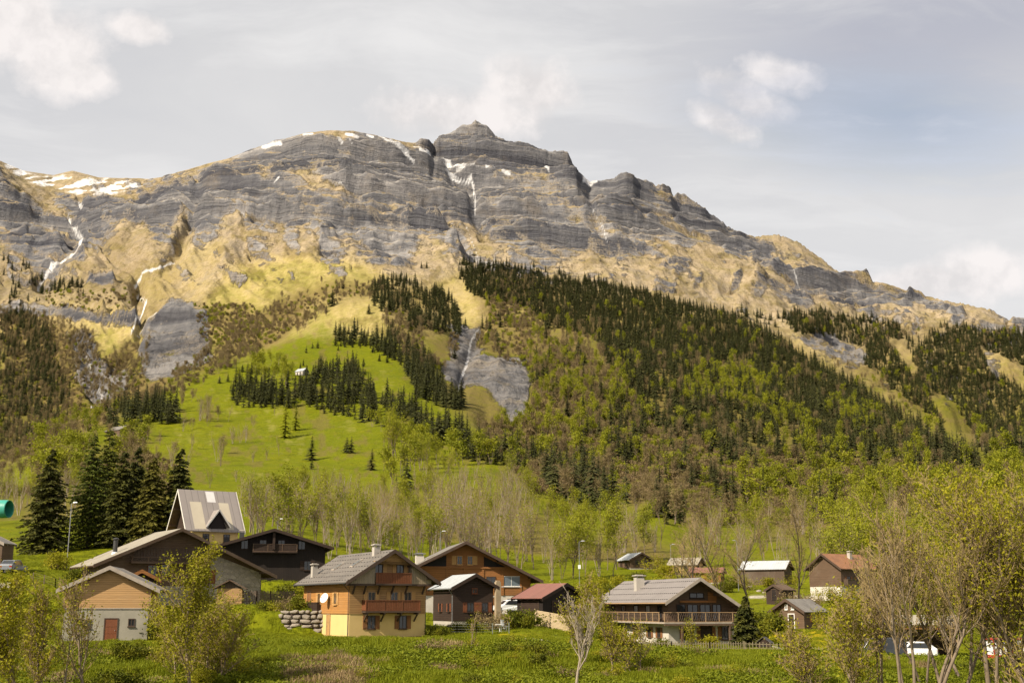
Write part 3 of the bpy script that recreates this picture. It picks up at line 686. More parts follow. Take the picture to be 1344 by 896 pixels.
# ---- spruce: whorls of drooping sprays
def spruce(seed, H=20, R0=.17, whorls=15, per=8, nodes=2, side=True, base=.06, droop=.35, gap=.12):
    rg = np.random.default_rng(seed); vs = []; qs = []; off = 0
    for k in range(whorls):
        t = base + (1 - base) * (k / whorls) ** .92
        rad = H * R0 * (1 - t) ** .82 * rg.uniform(.85, 1.1) + .12
        z = t * H
        for j in range(per):
            if rg.random() < gap: continue
            a = 2 * np.pi * (j + rg.uniform(-.3, .3)) / per + k * 1.9
            L = rad * rg.uniform(.65, 1.15); zz = z + rg.uniform(-.5, .5) * H / whorls
            ca, sa = np.cos(a), np.sin(a); w = L * rg.uniform(.20, .32) + .1
            dr = droop * rg.uniform(.6, 1.3)
            pts = []
            for m in range(nodes + 1):
                f = m / nodes
                r_ = L * f; pz = zz + L * (.10 * f - dr * f * f) + (.10 * L * max(0, f - .75))
                ww = w * (1.0 - .85 * f) * (.55 if m == 0 else 1)
                sag = ww * .55
                c = np.array([ca * r_, sa * r_, pz]); nrm = np.array([-sa, ca, 0])
                pts += [c - nrm * ww - [0, 0, sag], c + [0, 0, .08 * ww], c + nrm * ww - [0, 0, sag]]
            vs.append(np.array(pts))
            for m in range(nodes):
                b = off + 3 * m
                qs += [(b, b + 1, b + 4, b + 3), (b + 1, b + 2, b + 5, b + 4)]
            off += 3 * (nodes + 1)
    # leader
    return np.concatenate(vs), np.array(qs)
def spruce_fine(seed, H=17, R0=.2, whorls=34, per=12, droop=.3, base=.03, dens=9, leaf=.34):
    """near tree: every limb carries hanging sprays"""
    rg = np.random.default_rng(seed); cs = []; ds = []; limbs = []
    for k in range(whorls):
        t = base + (1 - base) * (k / whorls) ** .95
        rad = H * R0 * (1 - t) ** .78 * rg.uniform(.75, 1.15) + .15
        for j in range(per if t < .8 else per // 2):
            if rg.random() < .1: continue
            a = 2 * np.pi * (j + rg.uniform(-.4, .4)) / per + k * 1.7; L = rad * rg.uniform(.6, 1.12)
            ca, sa = np.cos(a), np.sin(a); z = t * H + rg.uniform(-.25, .25); dr = droop * rg.uniform(.5, 1.4)
            def P_(f): return np.array([ca * L * f, sa * L * f, z + L * (.12 * f - dr * f * f + .12 * max(0, f - .7))])
            limbs.append(np.r_[P_(.02), P_(.55), .035, .02]); limbs.append(np.r_[P_(.55), P_(.97), .02, .008])
            m = max(4, int(dens * (1.2 + L)))
            f = rg.uniform(.12, 1.03, m) ** .8
            for q in f:
                c = P_(q); sp = L * .30 * (1.1 - q * .8) * rg.uniform(-1, 1)
                c = c + np.array([-sa * sp, ca * sp, -abs(sp) * .35 - rg.uniform(0, .14)])
                dirv = np.array([ca * .7 - sa * np.sign(sp) * .7, sa * .7 + ca * np.sign(sp) * .7, -.45 + rg.uniform(-.25, .25)])
                cs.append(c); ds.append(dirv)
    c = np.array(cs); d = np.array(ds); d /= np.linalg.norm(d, axis=1, keepdims=True); n = len(c)
    e = np.cross(d, rg.normal(size=(n, 3)) * .5 + [0, 0, 1]); e /= np.linalg.norm(e, axis=1, keepdims=True)
    s = (leaf * rg.uniform(.6, 1.3, n))[:, None]
    v = np.stack([c - d * s * .7, c + e * s * .42 - d * s * .1, c + d * s, c - e * s * .42 - d * s * .1], 1).reshape(-1, 3)
    return (v, np.arange(4 * n).reshape(n, 4)), limbs

# ---- broadleaf skeleton
def skeleton(seed, H, stems=1, spread=.25, levels=3, kids=(7, 5, 4), ang=(.65, .7, .7), up=.25, first=.3, r0=None, lean=.06, wob=.12, ratio=(.5, .5, .45)):
    rg = np.random.default_rng(seed); segs = [[] for _ in range(levels + 1)]; tips = []
    r0 = r0 or H * .014
    def unit(v): return v / (np.linalg.norm(v) + 1e-9)
    def grow(p, d, L, r, lv, start=.0):
        ns = 5 if lv == 0 else (3 if lv < levels else 2)
        pts = [p]; dirs = [d]
        for i in range(ns):
            d = unit(d + rg.normal(size=3) * wob + np.array([0, 0, up * .35]))
            p = p + d * L / ns; pts.append(p); dirs.append(d)
        for i in range(ns):
            ra = r * (1 - .78 * i / ns); rb = r * (1 - .78 * (i + 1) / ns)
            segs[lv].append(np.r_[pts[i], pts[i + 1], ra, rb])
        if lv == levels or L < .25:
            tips.append((pts[-1], d)); tips.append((pts[-2], d)); return
        nk = kids[lv]
        for k in range(nk):
            f = start + (1 - start) * ((k + rg.uniform(.2, .9)) / nk)
            i = min(int(f * ns), ns - 1); t = f * ns - i
            b = pts[i] * (1 - t) + pts[i + 1] * t; dd = dirs[i]
            ax = unit(np.cross(dd, rg.normal(size=3))); th = ang[lv] * rg.uniform(.7, 1.25)
            nd = unit(dd * math.cos(th) + ax * math.sin(th) + np.array([0, 0, up * .5]))
            grow(b, nd, L * ratio[lv] * rg.uniform(.65, 1.15) * (1.15 - .55 * f), r * (1 - .75 * f) * .62, lv + 1)
        tips.append((pts[-1], d))
    for s_ in range(stems):
        a = rg.uniform(0, 6.28); ln = spread * (rg.uniform(.4, 1) if stems > 1 else .3)
        d = unit(np.array([math.cos(a) * ln, math.sin(a) * ln, 1.0]))
        off = np.array([math.cos(a), math.sin(a), 0]) * (.25 * (stems > 1) * rg.uniform(.3, 1.3))
        grow(off + [0, 0, -.4], d, H * rg.uniform(.78, 1.0) if stems > 1 else H, r0 * (rg.uniform(.7, 1) if stems > 1 else 1), 0, first)
    return segs, np.array([t[0] for t in tips]), np.array([t[1] for t in tips])

def mk_mesh(name, parts, mats):
    V, Q, I = cat(*parts)
    return mesh_np(name, V, Q, mats, I)

# ---- far variants: one mesh with bark and crown
SPRUCE_FAR = []
for i in range(8):
    H = 20; v, q = spruce(100 + i, H, R0=(.23, .27, .21, .29, .25, .33, .19, .26)[i], whorls=(17, 16, 18, 14, 16, 13, 19, 12)[i], per=9, gap=(.12, .12, .1, .15, .12, .2, .1, .38)[i], droop=(.35, .3, .4, .45, .35, .5, .3, .4)[i])
    tr = tube_arrays([[0, 0, -1.5, 0, 0, H * .97, .28, .04]], 5)
    SPRUCE_FAR.append(mk_mesh('spruce', [(0, (v, q)), (1, tr)], [M_SPRUCE, M_BARK_D]))
LEAF_FAR = []
for i in range(5):
    H = 14
    sg, tp, td = skeleton(200 + i, H, stems=(1, 2, 1, 3, 1)[i], spread=.22, levels=2, kids=(9, 5), ang=(.6, .7), ratio=(.42, .5), first=.3, up=.35)
    rg = np.random.default_rng(i); nn = 700
    c = tp[rg.integers(0, len(tp), nn)] + rg.normal(size=(nn, 3)) * [.75, .75, .7]
    parts = [(1, tube_arrays(np.array(sg[0]), 4)), (1, tube_arrays(np.array(sg[1]), 3)), (0, leaf_arrays(c, .42, rg))]
    LEAF_FAR.append(mk_mesh('leafy_tree', parts, [M_LEAF, M_BARK]))
BARE_FAR = []
for i in range(5):
    H = 12
    sg, tp, td = skeleton(300 + i, H, stems=(2, 3, 1, 4, 2)[i], spread=.25, levels=2, kids=(8, 6), ang=(.5, .6), ratio=(.45, .45), first=.25, up=.5)
    rg = np.random.default_rng(40 + i); nn = 1000
    c = tp[rg.integers(0, len(tp), nn)] + rg.normal(size=(nn, 3)) * [.75, .75, .7]
    tw = leaf_arrays(c, .5, rg, long=1.3); tw = (tw[0], tw[1])
    v = tw[0].reshape(-1, 4, 3); mid = v.mean(1, keepdims=True); ax = (v[:, 2:3] - v[:, 0:1])
    v[:, 1] = mid[:, 0] + (v[:, 1] - mid[:, 0]) * .28; v[:, 3] = mid[:, 0] + (v[:, 3] - mid[:, 0]) * .28
    parts = [(1, tube_arrays(np.array(sg[0]), 4)), (1, tube_arrays(np.array(sg[1]), 3)), (0, (v.reshape(-1, 3), tw[1]))]
    BARE_FAR.append(mk_mesh('bare_tree', parts, [M_BUD, M_BARK]))
BUSH_FAR = []
for i in range(4):
    sg, tp, td = skeleton(350 + i, 3.2, stems=6, spread=.7, levels=1, kids=(6,), ang=(.6,), ratio=(.5,), first=.15, up=.4, r0=.05)
    rg = np.random.default_rng(80 + i); nn = 300
    c = tp[rg.integers(0, len(tp), nn)] + rg.normal(size=(nn, 3)) * [.4, .4, .35]
    BUSH_FAR.append(mk_mesh('scrub', [(1, tube_arrays(np.array(sg[0]), 3)), (1, tube_arrays(np.array(sg[1]), 3)), (0, leaf_arrays(c, .3, rg))], [M_BUD, M_BARK]))
def pair(me, mats):
    """the same tree as a trunk and a crown"""
    n_ = len(me.polygons); mi = np.empty(n_, np.int32); me.polygons.foreach_get('material_index', mi)
    co = np.empty(len(me.vertices) * 3, np.float32); me.vertices.foreach_get('co', co); co = co.reshape(-1, 3)
    vi = np.empty(n_ * 4, np.int32); me.polygons.foreach_get('vertices', vi) if False else me.loops.foreach_get('vertex_index', vi)
    vi = vi.reshape(-1, 4); out = []
    for nm, k in (('trunk', 1), ('crown', 0)):
        q = vi[mi == k]; u, inv = np.unique(q.ravel(), return_inverse=True)
        out.append(mesh_np(nm, co[u], inv.reshape(-1, 4), [mats[k]]))
    return tuple(out)
LEAF_FAR_P = [pair(m_, (M_LEAF, M_BARK)) for m_ in LEAF_FAR]
BARE_FAR_P = [pair(m_, (M_BUD, M_BARK)) for m_ in BARE_FAR]
# ---- middle-distance variants (the woods behind the houses)
LEAF_MID = []; BARE_MID = []
for i in range(5):
    H = 11
    sg, tp, td = skeleton(400 + i, H, stems=(2, 1, 3, 1, 2)[i], spread=.25, levels=3, kids=(10, 6, 3), ang=(.75, .75, .7), ratio=(.5, .5, .5), first=.25, up=.4)
    rg = np.random.default_rng(140 + i); nn = 2200
    c = tp[rg.integers(0, len(tp), nn)] + rg.normal(size=(nn, 3)) * [.42, .42, .4]
    LEAF_MID.append((mesh_np('trunk', *tube_arrays(np.array(sg[0] + sg[1]), 4), [M_BARK]),
                     mk_mesh('crown', [(1, tube_arrays(np.array(sg[2] + sg[3]), 3)), (0, leaf_arrays(c, .17, rg))], [M_LEAF, M_TWIG])))
for i in range(6):
    H = 11
    sg, tp, td = skeleton(450 + i, H, stems=(2, 3, 1, 4, 2, 5)[i], spread=.22, levels=3, kids=(10, 6, 4), ang=(.5, .55, .6), ratio=(.45, .5, .5), first=.2, up=.55, r0=.12)
    rg = np.random.default_rng(190 + i); nn = 220
    c = tp[rg.integers(0, len(tp), nn)] + rg.normal(size=(nn, 3)) * .25
    BARE_MID.append((mesh_np('trunk', *tube_arrays(np.array(sg[0] + sg[1]), 4), [(M_BARK, M_BARK_P)[i % 2]]),
                     mk_mesh('crown', [(1, tube_arrays(np.array(sg[2]), 3)), (1, tube_arrays(np.array(sg[3]) + 0, 3)), (0, leaf_arrays(c, .14, rg))], [M_LEAF, M_TWIG])))

# ---------------------------------------------------------------- where they grow (survey outlines, density)
Z_CON = [([(604, 366), (640, 352), (700, 362), (780, 371), (850, 386), (900, 401), (960, 413), (1000, 432), (1060, 472), (1130, 512), (1200, 557), (1285, 606), (1275, 622), (1180, 606), (1100, 585), (1040, 560), (990, 500), (960, 472), (900, 480), (850, 492), (835, 520), (795, 480), (775, 440), (720, 432), (690, 402), (650, 398), (622, 388)], .97),
         ([(830, 490), (960, 480), (1000, 520), (1060, 545), (1160, 592), (1255, 612), (1240, 630), (1140, 622), (1030, 606), (960, 612), (900, 570), (840, 585), (800, 605), (795, 560)], .74),
         ([(760, 540), (900, 600), (1000, 620), (1100, 640), (1000, 660), (850, 640), (760, 620)], .42), ([(640, 395), (720, 432), (780, 480), (800, 560), (740, 560), (640, 440)], .14),
         ([(1030, 416), (1100, 410), (1180, 426), (1195, 450), (1250, 424), (1344, 440), (1400, 450), (1400, 620), (1290, 600), (1230, 550), (1180, 520), (1150, 490), (1128, 474), (1085, 442), (1040, 436)], .9),
         ([(494, 374), (540, 370), (585, 387), (608, 420), (612, 444), (590, 436), (560, 432), (545, 440), (530, 412), (505, 410), (485, 402)], .86),
         ([(438, 440), (470, 438), (520, 442), (560, 468), (575, 490), (580, 506), (548, 502), (518, 472), (480, 459), (440, 456)], .78),
         ([(308, 516), (330, 502), (380, 513), (412, 494), (420, 486), (470, 484), (487, 517), (512, 534), (530, 530), (560, 550), (600, 570), (650, 590), (692, 594), (742, 612), (735, 626), (640, 612), (560, 580), (500, 560), (450, 548), (400, 538), (350, 538), (310, 534)], .74),
         ([(545, 502), (575, 494), (592, 522), (614, 537), (608, 543), (550, 522)], .9), ([(722, 606), (800, 646), (842, 664), (770, 670), (722, 650)], .95),
         ([(-60, 420), (30, 410), (60, 430), (70, 480), (100, 520), (80, 560), (30, 590), (-60, 600)], .5), ([(135, 536), (160, 534), (235, 526), (235, 556), (195, 562), (140, 562)], .7),
         ([(860, 668), (905, 668), (905, 686), (860, 684)], .9), ([(930, 650), (1010, 650), (1000, 680), (930, 670)], .5), ([(1050, 640), (1110, 640), (1110, 680), (1050, 680)], .5),
         ([(940, 400), (1000, 412), (1040, 425), (1040, 436), (1000, 430), (940, 412)], .12), ([(604, 346), (640, 350), (636, 358), (604, 352)], .5), ([(640, 350), (720, 352), (760, 366), (680, 362)], .5),
         ([(0, 330), (60, 360), (90, 380), (60, 400), (0, 400)], .10), ([(70, 370), (110, 372), (105, 386), (70, 384)], .3)]
Z_GRN = [([(930, 482), (1000, 500), (1040, 545), (1062, 566), (1000, 560), (960, 535), (900, 545), (890, 510)], .75), ([(1100, 520), (1165, 550), (1160, 575), (1105, 560)], .7), ([(760, 560), (900, 560), (900, 640), (780, 640)], .22),
         ([(980, 580), (1100, 600), (1344, 620), (1344, 720), (1100, 700), (980, 680)], .55), ([(640, 450), (780, 460), (860, 560), (860, 660), (700, 620), (640, 560)], .25),
         ([(490, 560), (640, 590), (690, 620), (560, 640), (510, 640)], .4), ([(600, 380), (960, 420), (1290, 610), (1000, 640), (800, 560)], .10), ([(330, 478), (380, 470), (385, 505), (310, 510)], .5), ([(1040, 420), (1340, 440), (1344, 640), (1160, 560)], .08),
         ([(40, 570), (120, 540), (200, 560), (180, 620), (60, 660)], .35)]
Z_BRN = [([(-60, 400), (60, 415), (120, 440), (140, 470), (190, 440), (195, 500), (140, 560), (0, 620), (-60, 640)], .7), ([(195, 512), (250, 476), (300, 435), (380, 390), (440, 372), (500, 376), (480, 396), (440, 400), (380, 445), (300, 484), (240, 508), (170, 545)], .55),
         ([(615, 445), (640, 435), (700, 430), (800, 470), (860, 560), (900, 640), (1100, 640), (1344, 620), (1344, 700), (900, 700), (700, 660), (620, 560), (690, 560), (700, 500), (612, 460)], .5),
         ([(500, 412), (590, 435), (615, 450), (575, 500), (520, 460)], .5), ([(1030, 410), (1344, 435), (1344, 640), (1130, 520)], .22), ([(0, 640), (130, 568), (200, 565), (180, 640), (60, 720), (-60, 720)], .5),
         ([(640, 400), (960, 420), (1290, 610), (900, 640), (760, 560)], .25), ([(230, 500), (300, 540), (300, 600), (220, 600)], .10), ([(640, 365), (700, 362), (690, 400), (640, 400)], .4), ([(420, 385), (540, 372), (540, 400), (440, 400)], .2)]
CLEAR = [[(575, 472), (640, 462), (700, 490), (690, 545), (660, 548), (600, 510)], [(1040, 445), (1090, 442), (1140, 460), (1130, 486), (1086, 474)], [(1217, 520), (1236, 516), (1262, 545), (1293, 600), (1255, 588)], [(1160, 446), (1188, 446), (1206, 492), (1196, 494)], [(1284, 455), (1344, 480), (1344, 510), (1300, 490)],
         [(555, 438), (590, 440), (590, 468), (560, 468)], [(604, 430), (634, 430), (620, 470), (600, 470)], [(846, 640), (880, 640), (900, 664), (860, 666)], [(686, 648), (735, 652), (770, 690), (720, 690)]]
def dens(zs, x, y):
    m = 0
    X = np.array([x]); Y = np.array([y])
    for pl, v in zs:
        if v > m and inside(pl, x, y): m = v
    return m
def inside(poly, x, y):
    c = False; n = len(poly); j = n - 1
    for i in range(n):
        xi, yi = poly[i]; xj, yj = poly[j]
        if (yi > y) != (yj > y) and x < (xj - xi) * (y - yi) / (yj - yi) + xi: c = not c
        j = i
    return c
T_SPR = []; T_LEAF = []; T_BARE = []     # (x, y, z, height)
rnd = random.Random(5)
def sweep(zs, out, wpx, hpx, hgt, cl=True, y0=330, y1=700, wob=16):
    y = y0
    while y < y1:
        x = -70
        D0 = None
        while x < 1420:
            sx = x + rnd.uniform(-.5, .5); xx = sx
            ed = 9 * (vnoise(xx / 22.0, y / 16.0, 7) - .5) * 2
            d = dens(zs, xx + ed, y + ed * .6)
            sc_ = 1.0
            if d > 0 and not (cl and any(inside(c, xx, y) for c in CLEAR)):
                hh = hit(xx + rnd.uniform(-.4, .4) * wpx, y + rnd.uniform(-.5, .5) * hpx)
                if hh and hh[3] > 7.6:
                    sc_ = 1500 / hh[1]
                    patch = vnoise(xx / 14.0, y / 10.0, 33) * .6 + vnoise(xx / 45.0, y / 30.0, 34) * .4
                    dd = d if d > .9 else max(0, min(1, d + (patch - .5) * 1.5 * min(1, d * 2)))
                    if rnd.random() < dd: out.append((hh[0], hh[1], hh[2], rnd.uniform(*hgt)))
            x += wpx * (sc_ if sc_ != 1.0 else 1.0)
        y += hpx * (1.0 if y < 480 else 1.0 + (y - 480) / 160)
sweep(Z_CON, T_SPR, 4.2, 2.7, (6, 20))
sweep(Z_GRN, T_LEAF, 6.2, 4.4, (9, 16))
sweep(Z_BRN, T_BARE, 5.6, 4.2, (6, 12))
print('forest', len(T_SPR), len(T_LEAF), len(T_BARE))
# ================================================================ PLANTING
def gn_stuff(name, pts, variants, kinds, label=None, cat_=None):
    """one object that carries a whole uncountable stand: points (x,y,z,scale,rot) with the given meshes set on them"""
    col = bpy.data.collections.new(name + '_kinds')
    for i, me in enumerate(variants):
        ob = bpy.data.objects.new('%s_%s' % (name, 'abcdefghij'[i]), me); col.objects.link(ob)
    P = np.asarray(pts, float)
    me = bpy.data.meshes.new(name); me.vertices.add(len(P)); me.vertices.foreach_set('co', np.ascontiguousarray(P[:, :3], np.float32).ravel())
    for nm, k in (('size', 3), ('turn', 4)):
        a = me.attributes.new(nm, 'FLOAT', 'POINT'); a.data.foreach_set('value', np.ascontiguousarray(P[:, k], np.float32))
    a = me.attributes.new('sort', 'INT', 'POINT'); a.data.foreach_set('value', np.asarray(kinds, np.int32))
    o = bpy.data.objects.new(name, me); link(o); tag(o, label, cat_, kind='stuff')
    g = bpy.data.node_groups.new(name, 'GeometryNodeTree')
    g.interface.new_socket('Geometry', in_out='INPUT', socket_type='NodeSocketGeometry'); g.interface.new_socket('Geometry', in_out='OUTPUT', socket_type='NodeSocketGeometry')
    gi = g.nodes.new('NodeGroupInput'); go = g.nodes.new('NodeGroupOutput')
    ip = g.nodes.new('GeometryNodeInstanceOnPoints'); ci = g.nodes.new('GeometryNodeCollectionInfo')
    ci.inputs['Collection'].default_value = col; ci.inputs['Separate Children'].default_value = True; ci.inputs['Reset Children'].default_value = True
    def at_(nm, t):
        q = g.nodes.new('GeometryNodeInputNamedAttribute'); q.data_type = t; q.inputs['Name'].default_value = nm
        return [s for s in q.outputs if s.enabled and s.name == 'Attribute'][0]
    cx = g.nodes.new('ShaderNodeCombineXYZ'); g.links.new(at_('turn', 'FLOAT'), cx.inputs[2])
    L_ = g.links.new
    L_(gi.outputs[0], ip.inputs['Points']); L_(ci.outputs[0], ip.inputs['Instance']); ip.inputs['Pick Instance'].default_value = True
    L_(at_('sort', 'INT'), ip.inputs['Instance Index']); L_(cx.outputs[0], ip.inputs['Rotation']); L_(at_('size', 'FLOAT'), ip.inputs['Scale'])
    L_(ip.outputs[0], go.inputs[0])
    md = o.modifiers.new('stand', 'NODES'); md.node_group = g
    return o

_first = {}
def plant(name, me, loc, s, rz, label, cat_, group=None, tilt=0):
    """a single tree; me is a mesh, or a (trunk, crown) pair"""
    if isinstance(me, tuple):
        key = (name, me[0].name, me[1].name)
        if key not in _first:
            r = bpy.data.objects.new(name, None); r.empty_display_size = .3; link(r)
            kids = [link(bpy.data.objects.new('trunk', me[0]), r), link(bpy.data.objects.new('crown', me[1]), r)]
            _first[key] = (r, kids)
        else:
            r0, k0 = _first[key]
            r = r0.copy(); COL.objects.link(r)
            for k in k0:
                c = k.copy(); COL.objects.link(c); c.parent = r
    else:
        r = bpy.data.objects.new(name, me); link(r)
    r.location = loc; r.scale = (s, s, s) if not hasattr(s, '__len__') else s; r.rotation_euler = (tilt * math.sin(rz), tilt * math.cos(rz), rz)
    for k in ('label', 'category', 'group'):
        if k in r.keys(): del r[k]
    tag(r, label, cat_, group)
    return r

rp = random.Random(11)
SINGLE = {'spruce': 0, 'leafy_tree': 0, 'bare_tree': 0}
# ---- spruces standing alone on the pasture
ALONE = [(402, 463, 9), (410, 457, 8), (417, 457, 9), (424, 478, 8), (433, 480, 7), (437, 476, 7), (445, 478, 10), (398, 480, 8), (394, 484, 8), (402, 492, 12), (288, 503, 9), (299, 501, 10), (318, 488, 9), (325, 488, 11), (331, 489, 10), (340, 491, 7), (348, 492, 8), (477, 481, 10), (479, 492, 7), (498, 474, 9), (508, 476, 10), (436, 402, 20), (428, 410, 9), (442, 385, 11), (450, 379, 9), (468, 385, 8), (476, 387, 10), (484, 387, 10), (484, 412, 12), (336, 452, 11), (597, 470, 15), (444, 460, 6), (606, 360, 12), (612, 360, 14), (641, 352, 12), (632, 375, 16), (553, 352, 8), (560, 352, 9)]
for px, py, hgt in ALONE:
    h_ = hit(px, py)
    if h_: plant('spruce', SPRUCE_FAR[rp.randrange(8)], (h_[0], h_[1], h_[2]), tuple(hgt / 20 * h_[1] / 1250 * q for q in (1.25, 1.25, 1)), rp.uniform(0, 6), 'dark spruce standing apart from the forest on the high yellow-green pasture', 'spruce', 'lone spruces on the high pasture'); SINGLE['spruce'] += 1
for px, py, hp, lb in [(409, 604, 34, 'tall dark spruce standing alone in the middle of the lower green meadow'), (409, 616, 17, 'small round spruce just below the tall one in the lower green meadow'),
                       (455, 594, 22, 'left one of the pair of dark spruces on the lower meadow'), (461, 594, 23, 'right one of the pair of dark spruces on the lower meadow'), (488, 617, 30, 'slim dark spruce at the right end of the lower green meadow'),
                       (534, 642, 42, 'dark spruce in front of the birches at the meadow edge, taller of two'), (520, 646, 24, 'squat dark spruce at the meadow edge, shorter of two')]:
    h_ = hit(px, py); H = hp * h_[1] / F
    plant('spruce', SPRUCE_FAR[(3, 1, 5)[rp.randrange(3)]], h_[:3], (H / 20 * 1.25, H / 20 * 1.25, H / 20), rp.uniform(0, 6), lb, 'spruce'); SINGLE['spruce'] += 1
for px, py, hp, lb in [(374, 574, 50, 'bright yellow-green larch on the meadow, taller of two'), (388, 564, 38, 'bright yellow-green larch on the meadow, shorter of two below the spruce row')]:
    h_ = hit(px, py); H = hp * h_[1] / F
    o = plant('larch', SPRUCE_FAR[1], h_[:3], (H / 20 * .95, H / 20 * .95, H / 20), 1.0, lb, 'larch')
    m2 = SPRUCE_FAR[1].copy(); m2.materials[0] = M_LEAF; o.data = m2
BIRCH_MAT = M_LEAF
for px, py, hp in [(508, 598, 58), (515, 606, 62), (521, 604, 55), (552, 618, 50), (560, 622, 46), (585, 630, 40), (668, 640, 44), (690, 650, 36), (574, 622, 44)]:
    h_ = hit(px, py); H = hp * h_[1] / F
    plant('leafy_tree', LEAF_MID[rp.randrange(5)], h_[:3], (H / 11 * .8, H / 11 * .8, H / 11), rp.uniform(0, 6), 'tall pale-stemmed birch in yellow-green leaf at the foot of the spruce belt', 'tree', 'birches below the spruce belt'); SINGLE['leafy_tree'] += 1
# thin bare trees scattered over the lower meadow
for px, py, hp in [(262, 552, 34), (272, 552, 36), (268, 549, 26), (300, 553, 24), (290, 612, 44), (285, 606, 36), (305, 582, 24), (315, 581, 26), (322, 580, 24), (252, 590, 28), (332, 560, 18), (210, 584, 24), (366, 598, 26), (332, 606, 16), (240, 566, 20), (350, 604, 22), (205, 610, 30), (225, 612, 32), (245, 618, 32), (360, 545, 14), (330, 556, 14), (420, 640, 30), (430, 648, 34), (275, 640, 30), (310, 632, 16)]:
    h_ = hit(px, py); H = hp * h_[1] / F
    plant('bare_tree', BARE_MID[rp.randrange(6)], h_[:3], H / 11, rp.uniform(0, 6), 'thin leafless tree scattered on the bright lower meadow', 'tree', 'thin bare trees on the lower meadow'); SINGLE['bare_tree'] += 1

# ---- woods behind the houses: every tree by itself
def woods(zone, wpx, hpx, frac_leaf, hm, name_of):
    xs = [p[0] for p in zone]; ys = [p[1] for p in zone]
    y = min(ys)
    while y < max(ys):
        x = min(xs)
        while x < max(xs):
            xx, yy = x + rp.uniform(-.5, .5) * wpx, y + rp.uniform(-.5, .5) * hpx
            if inside(zone, xx, yy):
                h_ = hit(xx, yy)
                if h_ and h_[1] > 176 and not (h_[1] < 262 and 820 < xx < 1100 and rp.random() < .45) and all((h_[0] - q[0]) ** 2 + (h_[1] - q[1]) ** 2 > (q[3] + 2) ** 2 for q in PADS):
                    leaf = rp.random() < frac_leaf + .5 * (vnoise(xx / 40., yy / 40., 5) - .5)
                    H = rp.uniform(*hm)
                    nm, var = ('leafy_tree', LEAF_MID) if leaf else ('bare_tree', BARE_MID)
                    if SINGLE[nm] < 292:
                        lb, gp = name_of[leaf]
                        plant(nm, var[rp.randrange(len(var))], h_[:3], (H / 11 * rp.uniform(.85, 1.2), H / 11 * rp.uniform(.85, 1.2), H / 11), rp.uniform(0, 6), lb, 'tree', gp); SINGLE[nm] += 1
            x += wpx
        y += hpx
woods([(548, 650), (600, 640), (690, 650), (705, 700), (700, 760), (548, 745)], 14, 16, .08, (9, 14), {True: ('tree in young green leaf inside the tall brown wood behind the big timber chalet', 'green trees in the tall wood'), False: ('tall leafless brown tree in the wood directly behind the big timber chalet', 'tall bare trees behind the timber chalet')})
woods([(322, 655), (420, 645), (548, 660), (548, 750), (430, 740), (322, 712)], 15, 15, .30, (7, 11), {True: ('light green tree in the coppice between steep-roofed house and dark chalet', 'green coppice trees'), False: ('slim leafless tree in the coppice between steep-roofed house and dark chalet', 'bare coppice trees')})
woods([(705, 672), (740, 690), (850, 700), (880, 730), (820, 762), (705, 764)], 17, 17, .42, (7, 12), {True: ('spring green tree in the grove above the red-brown shed roof', 'green grove trees'), False: ('grey leafless tree in the grove above the red-brown shed roof', 'bare grove trees')})
woods([(885, 690), (1050, 700), (1100, 700), (1100, 760), (1030, 762), (890, 762)], 24, 17, .22, (8, 12), {True: ('green tree between the grass knoll and the orange-roofed house', 'green knoll trees'), False: ('leafless spreading tree between the grass knoll and the orange-roofed house', 'bare knoll trees')})
woods([(1100, 690), (1420, 670), (1420, 785), (1100, 785)], 21, 17, .62, (9, 14), {True: ('yellow-green tree in the belt behind the right-hand foreground trees', 'green belt trees at the right'), False: ('leafless tree in the belt behind the right-hand foreground trees', 'bare belt trees at the right')})
woods([(-60, 650), (60, 655), (200, 640), (225, 665), (60, 690), (-60, 690)], 20, 12, .3, (7, 11), {True: ('green tree on the slope behind the big dark spruces', 'green slope trees at the left'), False: ('leafless tree on the slope behind the big dark spruces', 'bare slope trees at the left')})

def split(lst, limit, cat_):
    lst.sort(key=lambda t: -t[3] / t[1])
    k = max(0, limit - SINGLE[cat_])
    return lst[:k], lst[k:]
def zone_label(kind, x, y, z):
    px, py = to_px(x, y, z)
    if kind == 'spruce':
        if px < 300: return 'dark spruce in the mixed wood on the shaded left flank beside the gorge', 'spruces on the left flank'
        if px < 640 and py > 480: return 'dark spruce in the long belt crossing the bright lower meadow', 'spruces of the meadow belt'
        if px < 640: return 'dark spruce in the clump above the upper pasture', 'spruces of the upper clump'
        if px < 850 and py > 590: return 'dark spruce in the compact stand above the small grass knoll', 'spruces above the grass knoll'
        return 'dark spruce on the broad forested spur at the right', 'spruces of the forested spur'
    if kind == 'leafy_tree': return 'small yellow-green tree scattered among spruces on the forested slopes', 'green trees on the slopes'
    return 'small brown leafless tree scattered among spruces on the forested slopes', 'bare trees on the slopes'
